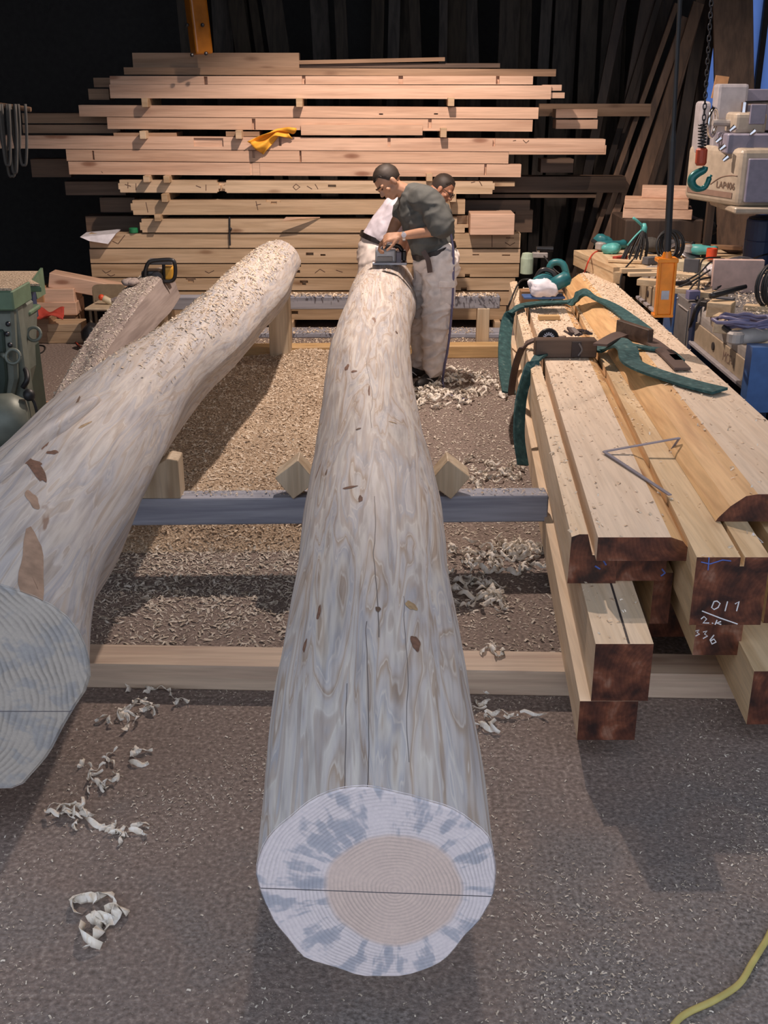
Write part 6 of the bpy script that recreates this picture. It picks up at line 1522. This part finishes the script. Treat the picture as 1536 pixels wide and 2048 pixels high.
def hair_cap(name, L, R, s, parent, mat='hair'):
    b = MB(); n, m = 30, 16; vs = []; idx = {}
    for i in range(m+1):
        th = math.radians(124)*i/m
        for j in range(n):
            g = 2*math.pi*j/n
            d = Vector((math.sin(th)*math.cos(g), math.sin(th)*math.sin(g), math.cos(th)))
            # hairline: high at the forehead (+y), low at the nape
            lim = 56 - 6*math.cos(2*g) if d.y > 0.25 else 122
            lim = math.radians(lim + (122-lim)*max(0, min(1, (0.62-d.y)/0.55)))
            t2 = min(th, lim)
            d = Vector((math.sin(t2)*math.cos(g), math.sin(t2)*math.sin(g), math.cos(t2)))
            k = 1.045 + 0.035*mnoise.noise(d*9) + 0.02*mnoise.noise(d*25) - 0.06*max(0, (t2/lim-0.8))*5*(0.5)
            vs.append(L(d.x*0.092*0.84*k, -0.012 + d.y*0.092*1.02*k, 0.025 + d.z*0.092*1.0*k))
    fs = [(i*n+j, (i+1)*n+j, (i+1)*n+(j+1)%n, i*n+(j+1)%n) for i in range(m) for j in range(n)]
    b.add(vs, fs); o = b.build(name, mat, parent, smooth=True, clean=False)
    sm = o.modifiers.new('t', 'SOLIDIFY'); sm.thickness = 0.004*s; sm.offset = -1
    return o
def hand_parts(b, wrist, palm_dir, back, curl, grip=None, s=1.0):
    """palm with four unequal bent fingers and a thumb leaving its side; palm_dir = towards the knuckles, back = back of the hand"""
    d = Vector(palm_dir).normalized(); bk = Vector(back); bk = (bk - d*bk.dot(d)).normalized(); sd = d.cross(bk)
    W = Vector(wrist)
    for k in range(4):
        o = (k-1.5)*0.020*s
        b.capsule(W + sd*o*0.6 + d*0.01*s, W + d*0.082*s + sd*o, 0.017*s, 0.012*s, 10)
    for k, ln in enumerate((0.072,0.080,0.076,0.060)):
        o = (k-1.5)*0.0205*s
        p = W + d*0.086*s + sd*o; ang = 0.0
        for q, fr in enumerate((0.45,0.30,0.25)):
            ang += curl*(0.8 if q == 0 else 1.0)
            dr = d*math.cos(ang) - bk*math.sin(ang)
            n = p + dr*ln*fr*s
            b.capsule(p, n, (0.0098-0.001*q)*s, (0.009-0.001*q)*s, 8); p = n
    p = W + d*0.025*s - sd*0.030*s
    for q, (ln, a) in enumerate(((0.040,0.75),(0.032,0.5),(0.026,0.25))):
        dr = (d*math.cos(a) - sd*math.sin(a) - bk*0.55).normalized()
        n = p + dr*ln*s; b.capsule(p, n, (0.0135-0.0015*q)*s, (0.0115-0.0015*q)*s, 8); p = n
def chain(b, pts, rad):
    for i in range(len(pts)-1): b.capsule(pts[i], pts[i+1], rad[i], rad[i+1], 14)
def wr(co, k=1.0):
    n1 = mnoise.noise(Vector((co.x*9, co.y*9, co.z*14))); n2 = mnoise.noise(Vector((co.x*24, co.y*24, co.z*30+5)))
    n3 = 1 - 2*abs(mnoise.noise(Vector((co.x*5+co.z*4, co.y*5, co.z*13-co.x*6))))
    return (0.003*n1 + 0.0015*n2 + 0.005*max(0, n3)**2)*k

# ---- man with the planer: stands beyond the straight log, bends over its far end
D1 = 7.72
A = lambda px, py, dy=0.0: at_y(px, py, D1+dy)
m1 = empty('person', tuple(at_z(862,752,0)), 'person in dark grey t-shirt and beige cargo trousers bending over the planer', 'person')
pel, wst, chs, shC, nk = A(873,512), A(868,492), A(843,432), A(829,398), A(812,384)
shN, shF = A(862,404,-0.17), A(818,402,0.17)
elN, wrN = A(884,459,-0.24), A(803,472,-0.16)
elF, wrF = A(792,446,0.14), A(778,474,0.05)
hipN, hipF = A(882,522,-0.09), A(862,520,0.10)
knN, knF = A(872,622,-0.10), A(852,625,0.12)
anN, anF = A(869,737,-0.06), A(842,724,0.17)
hc = A(776,364)
b = MB()
chain(b, [pel, wst, chs, shC], [0.125,0.115,0.13,0.10]); chain(b, [shC, nk, hc+Vector((0.02,0,-0.02))], [0.075,0.055,0.05])
chain(b, [shN, elN, wrN], [0.058,0.043,0.028]); chain(b, [shF, elF, wrF], [0.058,0.043,0.028]); chain(b, [shN, shC, shF], [0.058,0.08,0.058])
chain(b, [hipN, knN, anN], [0.085,0.058,0.042]); chain(b, [hipF, knF, anF], [0.085,0.058,0.042])
fw = Vector((-0.60,-0.40,-0.62)); upv = Vector((-0.72,-0.05,0.65))
L1, R1 = head_parts(b, hc, fw, upv, 1.0)
hand_parts(b, wrN+Vector((-0.01,0,0)), (-1,0.05,-0.12), (-0.1,-0.6,0.8), 0.75)
hand_parts(b, wrF, (-0.75,-0.3,-0.6), (-0.5,0.3,0.8), 0.8)
remesh_obj('body', b, 'skin', m1, 0.0055, 3)
hair_cap('hair', L1, R1, 1.0, m1)
for sg in (-1,1):
    b = MB(); b.capsule(L1(sg*0.046,0.082,0.022), L1(sg*0.018,0.092,0.020), 0.004, 0.005, 6); b.build('eyebrow', 'hair', m1)
    b = MB(); b.sphere(L1(sg*0.032,0.080,-0.002), 0.0075, 8, sc=(1.5,0.6,0.6), R=R1); b.build('eye', 'ink', m1)
# t-shirt with wide sleeves
b = MB()
chain(b, [A(866,500), A(862,482), A(848,445), A(838,412), A(830,396)], [0.148,0.150,0.160,0.150,0.105])
b.capsule(A(850,486,-0.08), A(846,436,-0.09), 0.10, 0.10); b.capsule(A(862,486,0.09), A(838,436,0.10), 0.10, 0.11)
chain(b, [A(834,398), A(846,400,-0.12), shN], [0.10,0.09,0.082]); chain(b, [A(834,398), A(826,400,0.12), shF], [0.10,0.09,0.075])
chain(b, [shN, A(874,430,-0.205), A(883,450,-0.235)], [0.084,0.088,0.092]); chain(b, [shF, shF.lerp(elF,0.55)], [0.075,0.068])
b.capsule(A(890,470,0.0), A(880,430,0.0), 0.06, 0.09)
remesh_obj('t_shirt', b, 'shirt_grey', m1, 0.009, 12, lambda c: wr(c, 2.2))
b = MB(); chain(b, [A(836,398), A(820,388)], [0.078,0.066]); remesh_obj('collar', b, 'shirt_grey', m1, 0.008, 3)
# trousers
b = MB()
chain(b, [A(868,500), A(874,520), A(876,540)], [0.135,0.150,0.135])
chain(b, [A(884,520,-0.07), A(880,560,-0.09), A(873,622,-0.10), A(869,680,-0.08), A(868,734,-0.06)], [0.120,0.115,0.098,0.090,0.078])
chain(b, [A(862,520,0.09), A(856,565,0.11), A(851,625,0.12), A(846,680,0.15), A(842,722,0.17)], [0.115,0.108,0.092,0.084,0.074])
tr = remesh_obj('trousers', b, 'trouser_beige', m1, 0.009, 5, lambda c: wr(c, 4.0))
b = MB(); c = A(893,585,-0.16); b.obox(c, (0.12,0.05,0.17), (0,0.05,0.35)); pk = b.build('cargo_pocket', 'trouser_beige', m1, bevel=0.012, seg=2)
b = MB(); b.obox(c+Vector((0.0,-0.03,0.06)), (0.125,0.02,0.05), (0,0.05,0.35)); b.build('pocket_flap', 'trouser_beige', m1, bevel=0.008)
# belt with hanging tongue
b = MB(); ring = []
cb = A(868,501); axb = Vector((-0.30,0,1)).normalized()
for k in range(33):
    g = 2*math.pi*k/32; v = Vector((0.150*math.cos(g), 0.160*math.sin(g), 0)); ring.append(cb + v + Vector((0,0,0.30*v.x)))
b.ribbon(ring, 0.036, axb, 0.006); b.build('belt', 'belt_black', m1)
b = MB(); b.ribbon(catmull([A(846,502,-0.20), A(856,520,-0.21), A(860,545,-0.20)],4), 0.035, Vector((1,0,0.2)), 0.006); b.build('belt_tongue', 'leather', m1)
b = MB(); b.lathe([(0.030,-0.010),(0.036,-0.010),(0.036,0.010),(0.030,0.010)], wrN+Vector((0.015,0,0)), Euler((0,math.pi/2-0.1,0)).to_matrix(), 16); b.build('watch_strap', 'chrome', m1)
b = MB(); b.lathe([(0.0,0),(0.017,0),(0.017,0.010),(0,0.011)], wrN+Vector((0.015,-0.034,0.012)), Euler((math.pi/2,0,0)).to_matrix(), 14); b.build('watch_face', 'white_paper', m1)
def shoe(an, fdir, parent, s=1.0):
    f = Vector(fdir).normalized(); sd = Vector((-f.y,f.x,0)); base = Vector((an.x, an.y, 0))
    b = MB()
    b.capsule(base - f*0.045 + Vector((0,0,0.05)), base + f*0.05 + Vector((0,0,0.045)), 0.042, 0.044, 14)
    b.capsule(base + f*0.05 + Vector((0,0,0.04)), base + f*0.155 + Vector((0,0,0.034)), 0.044, 0.032, 14)
    b.capsule(base - f*0.03 + Vector((0,0,0.05)), base - f*0.015 + Vector((0,0,0.105)), 0.042, 0.040, 14)
    for v in b.v: v.z = max(v.z, 0.006)
    so = remesh_obj('shoe', b, 'shoe_black', parent, 0.006, 3)
    for sg in (1,-1):
        b = MB(); b.ribbon(catmull([base + f*0.03 + sd*sg*0.047 + Vector((0,0,0.03)), base + f*0.06 + sd*sg*0.044 + Vector((0,0,0.055)), base + f*0.09 + sd*sg*0.030 + Vector((0,0,0.068))],3), 0.022, Vector((0,0,1)).cross(f), 0.004); b.build('shoe_stripe', 'shoe_white', parent)
shoe(A(860,748,-0.05), (-0.55,-0.8,0), m1); shoe(A(836,733,0.16), (-0.95,-0.3,0), m1)
# cable over his back down to the floor
b = MB(); b.tube(catmull([A(876,408,-0.10), A(893,440,-0.14), A(904,480,-0.16), A(907,520,-0.17), A(905,600,-0.17), A(898,680,-0.16), A(888,740,-0.12), at_z(886,768,0.008), at_z(900,790,0.008), at_z(935,800,0.008)],6), 0.0085, 6)
tag(b.build('planer_cable', 'hose_violet', smooth=True), 'dark cable draped over the planing carpenter\'s back down to the floor', 'cable')

# ---- electric planer on the log
hh, _, _, _ = BC.ray_cast(Vector((at_z(779,512,0.83).x, 7.93, 3)), Vector((0,0,-1))); zl = hh.z + 0.001; pc = hh; pl = empty('electric_planer', (pc.x, pc.y, zl), 'grey electric planer held on the far end of the straight log', 'planer')
yP = pc.y
b = MB(); b.box(pc.x-0.125, pc.x+0.125, yP-0.05, yP+0.07, zl-0.004, zl+0.016); b.build('sole', 'steel', pl, bevel=0.003)
b = MB(); b.box(pc.x-0.105, pc.x+0.045, yP-0.045, yP+0.06, zl+0.014, zl+0.105); b.build('motor_case', 'planer_grey', pl, bevel=0.014, seg=2)
b = MB(); b.box(pc.x-0.09, pc.x+0.02, yP-0.052, yP-0.044, zl+0.022, zl+0.060); b.build('side_cover', 'worn_steel', pl, bevel=0.004)
b = MB(); b.box(pc.x+0.046, pc.x+0.085, yP-0.048, yP+0.06, zl+0.010, zl+0.090); b.build('belt_cover', 'hose_grey', pl, bevel=0.006)
b = MB(); b.box(pc.x+0.086, pc.x+0.12, yP-0.03, yP+0.05, zl+0.02, zl+0.095); b.build('rear_case', 'black_plastic', pl, bevel=0.008)
b = MB(); b.tube(catmull([(pc.x+0.09,yP+0.0,zl+0.09),(pc.x+0.06,yP,zl+0.125),(pc.x-0.02,yP,zl+0.125),(pc.x-0.07,yP,zl+0.08)],5), 0.016, 8); b.build('handle', 'black_plastic', pl, smooth=True)
b = MB(); b.lathe([(0.02,0),(0.024,0.01),(0.022,0.035),(0.012,0.04)], (pc.x-0.08,yP+0.01,zl+0.083), None, 12); b.build('front_knob', 'white_paper', pl, smooth=False)

# ---- second man behind, white shirt
D2 = 8.97
B2 = lambda px, py, dy=0.0: at_y(px, py, D2+dy)
m2 = empty('person', tuple(at_z(760,700,0)), 'person in white t-shirt and beige trousers stooping behind the planing man', 'person')
pel, wst, chs, shC, nk = B2(752,500), B2(765,472), B2(805,420), B2(840,396), B2(862,386)
shN, shF = B2(832,404,-0.17), B2(836,402,0.17)
elN, wrN = B2(818,455,-0.20), B2(800,500,-0.10); elF, wrF = B2(826,455,0.2), B2(812,498,0.10)
hc = B2(886,378)
b = MB()
chain(b, [pel, wst, chs, shC], [0.125,0.115,0.13,0.10]); chain(b, [shC, nk, hc], [0.075,0.055,0.05])
chain(b, [shN, elN, wrN], [0.056,0.042,0.028]); chain(b, [shF, elF, wrF], [0.056,0.042,0.028]); chain(b, [shN, shC, shF], [0.058,0.08,0.058])
hN, hF = B2(752,515,-0.09), B2(765,515,0.10)
kN, kF = B2(742,590,-0.10), B2(795,592,0.12); aN, aF = Vector((at_y(748,690,8.93).x, 8.93, 0.09)), Vector((at_y(800,690,9.05).x, 9.05, 0.09))
chain(b, [hN, kN, aN], [0.085,0.058,0.042]); chain(b, [hF, kF, aF], [0.085,0.058,0.042])
L2, R2 = head_parts(b, hc, (0.80,-0.30,-0.52), (0.45,0.05,0.85), 0.98)
hand_parts(b, wrN, (-0.2,-0.1,-0.9), (0.9,-0.2,-0.2), 0.5); hand_parts(b, wrF, (-0.2,-0.1,-0.9), (0.9,0.2,-0.2), 0.5)
remesh_obj('body', b, 'skin_dark', m2, 0.006, 3)
hair_cap('hair', L2, R2, 0.98, m2)
for sg in (-1,1):
    b = MB(); b.sphere(L2(sg*0.032,0.080,-0.002), 0.0075, 8, sc=(1.5,0.6,0.6), R=R2); b.build('eye', 'ink', m2)
    b = MB(); pts = [L2(sg*0.034 + 0.024*math.cos(g), 0.096, -0.002+0.018*math.sin(g)) for g in [2*math.pi*k/16 for k in range(17)]]; b.tube(pts, 0.0025, 5, cap=False); b.tube([L2(sg*0.058,0.094,0.002), L2(sg*0.082,-0.01,0.004)], 0.0025, 5); b.build('spectacles', 'ink', m2)
b = MB()
chain(b, [B2(757,482), B2(770,460), B2(800,425), B2(825,404), B2(842,394)], [0.140,0.145,0.150,0.135,0.095])
b.capsule(B2(762,470,-0.06), B2(800,420,-0.09), 0.10, 0.10); b.capsule(B2(766,470,0.06), B2(800,420,0.09), 0.10, 0.10)
chain(b, [shC, shN, shN.lerp(elN,0.6)], [0.09,0.075,0.068]); chain(b, [shC, shF, shF.lerp(elF,0.6)], [0.09,0.075,0.068])
remesh_obj('t_shirt', b, 'shirt_white', m2, 0.010, 5, lambda c: wr(c, 1.5))
b = MB()
chain(b, [B2(752,488), B2(750,510), B2(752,528)], [0.138,0.148,0.135])
chain(b, [B2(748,512,-0.07), B2(742,550,-0.09), kN, aN.lerp(kN,0.1)], [0.118,0.112,0.095,0.078]); chain(b, [B2(768,514,0.09), B2(782,555,0.11), kF, aF.lerp(kF,0.1)], [0.115,0.108,0.092,0.076])
remesh_obj('trousers', b, 'trouser_beige', m2, 0.010, 5, lambda c: wr(c, 2.0))
b = MB(); ring = []; cb = B2(756,478)
for k in range(33):
    g = 2*math.pi*k/32; v = Vector((0.142*math.cos(g), 0.148*math.sin(g), 0)); ring.append(cb + v + Vector((0,0,-0.35*v.x)))
b.ribbon(ring, 0.04, Vector((0.33,0,1)).normalized(), 0.006); b.build('belt', 'belt_black', m2)
shoe(aN, (0.9,-0.3,0), m2); shoe(aF, (0.95,-0.1,0), m2)
# ================================================================== chips, sawdust, shavings
def chips(name, pts, smin, smax, mat, label, cat='wood chips', nrm=None, seed=1, tilt=0.35, asp=(0.18,0.5), lift=0.003, parent=None):
    rng = np.random.default_rng(seed); pts = np.asarray(pts, dtype=np.float64); n = len(pts)
    if nrm is None: nrm = np.tile(np.array([0,0,1.0]), (n,1))
    nrm = np.asarray(nrm, dtype=np.float64)
    nrm = nrm + rng.normal(0, tilt, (n,3)); nrm /= np.linalg.norm(nrm, axis=1, keepdims=True)
    a = rng.normal(0, 1, (n,3)); a -= nrm*(a*nrm).sum(1, keepdims=True); a /= np.linalg.norm(a, axis=1, keepdims=True)
    c = np.cross(nrm, a)
    ln = smin*(smax/smin)**(rng.random(n)**1.8); wd = ln*rng.uniform(asp[0], asp[1], n)
    cur = ln*rng.uniform(0.0, 0.25, n)
    ctr = pts + nrm*lift
    V = np.zeros((n,6,3))
    for i, (s, h) in enumerate(((-0.5,0),(0.0,1),(0.5,0))):
        base = ctr + a*(ln*s)[:,None] + nrm*(cur*h)[:,None]
        V[:,i*2] = base - c*(wd/2)[:,None]; V[:,i*2+1] = base + c*(wd/2)[:,None]
    org = pts.mean(0); org[2] = pts[:,2].min()
    if parent is not None: org = np.array(wl(parent))
    V = V.reshape(-1,3)
    if parent is None: V[:,2] = np.maximum(V[:,2], 0.0008)
    V -= org
    idx = np.arange(n)[:,None]*6
    F = np.concatenate([idx + np.array([[0,2,3,1]]), idx + np.array([[2,4,5,3]])], 1).reshape(-1,4)
    me = bpy.data.meshes.new(name)
    me.vertices.add(len(V)); me.vertices.foreach_set('co', V.ravel().astype(np.float32))
    me.loops.add(F.size); me.loops.foreach_set('vertex_index', F.ravel().astype(np.int32))
    me.polygons.add(len(F)); me.polygons.foreach_set('loop_start', np.arange(0, F.size, 4, dtype=np.int32)); me.polygons.foreach_set('loop_total', np.full(len(F), 4, dtype=np.int32))
    me.update(calc_edges=True); me.materials.append(M[mat])
    o = bpy.data.objects.new(name, me); COL.objects.link(o); o['kind'] = 'stuff'
    if parent is not None: o.parent = parent
    else: o.location = org; tag(o, label, cat)
    return o
rng = np.random.default_rng(21)
def uni(n, x0, x1, y0, y1, z=0.0):
    return np.stack([rng.uniform(x0,x1,n), rng.uniform(y0,y1,n), np.full(n, z)], 1)
# sawdust heap between the two big logs
hx0, hx1, hy0, hy1 = -1.75, -0.12, 4.62, 8.42
def hz(x, y):
    cx = -0.72 + 0.05*(y-6.5)
    k = max(0, 1-abs(x-cx)/0.95)**0.8
    e = min(1, (y-hy0)/0.25)*min(1, (hy1-y)/0.12)
    h = (0.018 + 0.075*k)*max(0, e)
    h += 0.018*mnoise.noise(Vector((x*3, y*3, 0)))*k + 0.006*mnoise.noise(Vector((x*14, y*14, 3)))
    h += 0.05*math.exp(-((x+0.52)/0.22)**2 - ((y-8.15)/0.25)**2)
    ex = min(1, (x-hx0)/0.12)*min(1, (hx1-x)/0.08)
    return h*max(0, ex) - 0.004
NX, NY = 56, 120
b = MB(); vs = [Vector((hx0+(hx1-hx0)*i/(NX-1), hy0+(hy1-hy0)*j/(NY-1), 0)) for j in range(NY) for i in range(NX)]
for v in vs: v.z = hz(v.x, v.y)
b.add(vs, [(j*NX+i, j*NX+i+1, (j+1)*NX+i+1, (j+1)*NX+i) for j in range(NY-1) for i in range(NX-1)])
heap = tag(b.build('sawdust_heap', 'sawdust', smooth=True, clean=False), 'low heap of warm sawdust on the floor between the two big logs', 'sawdust', kind='stuff')
p = uni(30000, hx0+0.1, hx1-0.05, hy0+0.02, hy1-0.03)
p[:,2] = [max(0.001, hz(x,y)) for x, y, _ in p]
chips('heap_chips', p, 0.008, 0.030, 'chips_warm', 'loose chips covering the sawdust heap between the big logs', seed=2, tilt=0.45)
# slivers between the near sleeper and the grey trestle
n = 9000; p = uni(n, -1.25, -0.22, 3.55, 4.7); keep = rng.random(n) < np.clip((p[:,1]-3.5)/0.75, 0.10, 1); chips('floor_slivers', p[keep], 0.008, 0.038, 'chips_pale', 'pale wood slivers strewn on the floor behind the near sleeper', seed=3, asp=(0.12,0.35), tilt=0.25)
# aisle between straight log and pile
p = uni(9000, 0.15, 0.95, 3.55, 8.4); chips('aisle_chips', p, 0.006, 0.026, 'chips_pale', 'fine chips strewn along the aisle beside the timber pile', seed=4, tilt=0.25)
# foreground concrete
p = uni(90000, -1.6, 1.9, 1.5, 3.45); kk = np.array([mnoise.noise(Vector((x*2.3, y*2.3, 1.7))) for x, y, _ in p]); p = p[rng.random(len(p)) < np.clip(0.22+kk*0.9, 0.04, 1)]; chips('concrete_chips', p, 0.002, 0.012, 'chips_pale', 'sparse fine chips scattered on the foreground concrete', seed=5, tilt=0.2, lift=0.002)
# far floor at the foot of the stack, left floor
p = uni(7000, -1.3, 0.95, 8.62, 9.44); p[:,2] = np.where((p[:,1] > 9.2) & (p[:,1] < 9.46), 0.042, 0.0); chips('far_chips', p, 0.006, 0.03, 'chips_warm', 'chips and sawdust at the foot of the back lumber stack', seed=6)
p = uni(2500, -2.6, -1.5, 4.4, 8.2); chips('left_floor_chips', p, 0.005, 0.02, 'chips_pale', 'thin scatter of chips on the floor beside the green machine', seed=7, tilt=0.2)
# chips lying on surfaces: rejection-sample rays from above
def on_surface(bvh, n, x0, x1, y0, y1, dens=None, minz=0.35):
    out, nr = [], []
    xs = rng.uniform(x0,x1,n); ys = rng.uniform(y0,y1,n)
    for x, y in zip(xs, ys):
        if dens and rng.random() > dens(x, y): continue
        h, nn, _, _ = bvh.ray_cast(Vector((x,y,3)), Vector((0,0,-1)))
        if h is not None and nn.z < 0: nn = -nn
        if h is not None and nn.z > minz: out.append(tuple(h)); nr.append(tuple(nn))
    return out, nr
q, nr = on_surface(BL, 14000, -1.5, -0.55, 4.3, 8.3, lambda x, y: min(1, max(0.05, (y-4.4)/1.6))*(1.0 if y < 7.9 else 0.3), 0.55)
chips('log_chips', q, 0.008, 0.030, 'chips_warm', None, nrm=nr, seed=8, parent=LOG_L)
q, nr = on_surface(BT, 12000, -1.9, -1.35, 4.5, 8.2, None, 0.6)
chips('log_chips', q, 0.006, 0.022, 'chips_pale', None, nrm=nr, seed=9, parent=LOG_T)
q, nr = on_surface(BC, 900, -0.3, 0.3, 6.5, 8.2, None, 0.5)
chips('log_chips', q, 0.005, 0.016, 'chips_warm', None, nrm=nr, seed=10, parent=LOG_C)
# chips on pile top
BP = bvh_of([o for o in (T2,T3,T4,T5,T6,T12,T13)])
q, nr = on_surface(BP, 13000, 0.55, 1.7, 2.95, 8.2, lambda x, y: min(1, 0.10+max(0, y-4.0)*0.3) if x > 0.75 else min(1, 0.4+max(0,y-4)*0.2), 0.8)
chips('pile_chips', q, 0.006, 0.024, 'chips_warm', 'chips strewn over the top of the timber pile', nrm=nr, seed=11, tilt=0.3)
q, nr = on_surface(BP, 9000, 0.75, 1.7, 6.0, 8.2, None, 0.8)
chips('pile_chips', q, 0.005, 0.018, 'chips_warm', 'dense fine chips over the far end of the timber pile', nrm=nr, seed=12, tilt=0.3)
q = uni(5000, 1.83, 2.6, 5.2, 7.6, 0.868); chips('bench_chips', q, 0.005, 0.022, 'chips_warm', 'chips and dust over the blue machine bed', seed=13, tilt=0.35)
q = uni(1500, -1.1, 0.9, 8.62, 8.74, 0.462); chips('trestle_chips', q, 0.008, 0.035, 'chips_warm', 'chips heaped along the far trestle beam', seed=14, tilt=0.6, lift=0.012)
q = uni(600, -1.0, 1.2, 4.47, 4.57, 0.348); chips('trestle_chips', q, 0.006, 0.022, 'chips_warm', 'few chips on the grey trestle beam under the big logs', seed=15)
# curly shavings
def shaving(b, c, rr, w, turns, rnd, flat=0.5, z0=0.0):
    ang = rnd.uniform(0, 6.28); p = Vector(c); pts = []; hd = ang; k = rnd.uniform(1.5, 6)*rnd.choice((-1,1))
    n = rnd.randint(7, 14); st = rr*2/n
    for i in range(n):
        hd += k*st*8*rnd.uniform(0.3, 1.2); p = p + Vector((math.cos(hd)*st, math.sin(hd)*st, 0))
        pts.append(Vector((p.x, p.y, z0 + w*0.25 + (0.5+0.5*math.sin(i*1.1+ang))*rr*flat)))
    sd = [Vector((math.cos(ang+i*0.5), math.sin(ang+i*0.5), 0.9+0.5*math.sin(i*0.8))) for i in range(n)]
    b.ribbon(pts, [w*(0.5+0.5*math.sin(math.pi*(i+0.5)/n)) for i in range(n)], sd, 0.0008)
    for v in b.v[-4*n:]: v.z = max(v.z, 0.001)
rnd = random.Random(77)
def heap_of(name, blobs, label, seed):
    rnd = random.Random(seed); b = MB()
    for (px, py, rad, cnt, sz, ht) in blobs:
        c0 = at_z(px, py, 0)
        for k in range(cnt):
            g = rnd.uniform(0, 6.28); r = rad*math.sqrt(rnd.random())
            shaving(b, (c0.x + r*math.cos(g)*1.3, c0.y + r*math.sin(g), 0), sz*rnd.uniform(0.6,1.4), sz*rnd.uniform(0.25,0.5), 2, rnd, 0.35, ht*max(0, 1-r/rad)*rnd.random())
    o = b.build(name, 'shaving', smooth=True, clean=False); o['kind'] = 'stuff'
    return tag(o, label, 'shavings')
heap_of('shavings_heap', [(868,800,0.24,70,0.06,0.06),(930,775,0.28,60,0.055,0.04),(985,760,0.2,30,0.05,0.03),(900,752,0.2,30,0.05,0.02)], 'heap of curly pale shavings on the floor at the standing man\'s feet', 5)
heap_of('shavings_heap', [(940,1112,0.16,34,0.055,0.04),(1015,1115,0.16,34,0.055,0.04),(1055,1100,0.08,14,0.05,0.02),(960,1185,0.13,22,0.06,0.02),(975,1205,0.06,10,0.05,0.01)], 'heap of curly shavings on the floor between the grey trestle and near sleeper', 6)
heap_of('shavings_heap', [(1000,945,0.16,26,0.045,0.02),(935,960,0.1,12,0.045,0.01),(960,930,0.14,16,0.04,0.01)], 'loose shavings on the floor just behind the grey trestle beam', 7)
heap_of('shavings_heap', [(250,1430,0.06,9,0.045,0.02),(300,1400,0.10,9,0.04,0.01),(195,1580,0.04,6,0.04,0.02),(165,1622,0.03,7,0.04,0.03),(190,1540,0.05,5,0.035,0.01)], 'loose shavings on the floor in front of the near sleeper by the flared log', 8)
heap_of('shavings_heap', [(955,1395,0.04,6,0.06,0.02),(990,1440,0.06,8,0.045,0.01)], 'few shavings on the floor beside the straight log below the sleeper', 9)
rs = random.Random(3)
for px, py, s, z, lab_ in [(190,1835,0.075,0,'large curled shaving lying alone on the foreground concrete'),(265,1520,0.045,0,'small curled shaving on the concrete in front of the flared log'),(258,1668,0.045,0,'folded pale shaving on the concrete right of the flared root end'),
                           (205,1665,0.035,0,'short pale sliver on the concrete near the flared root end'),(985,1300,0.05,0.101,'twisted shaving lying over the near sleeper beside the straight log'),(165,1640,0.045,0,'ball of curled shaving on the concrete beside the flared root end')]:
    b = MB(); c = at_z(px, py, z)
    for k in range(4 if s < 0.06 else 8): shaving(b, (c.x + rs.uniform(-1,1)*s*0.5, c.y + rs.uniform(-1,1)*s*0.4, z), s*rs.uniform(0.6,1.0), s*0.42, 2, rs, 0.25, z)
    tag(b.build('wood_shaving', 'shaving', smooth=True, clean=False), lab_, 'shaving')
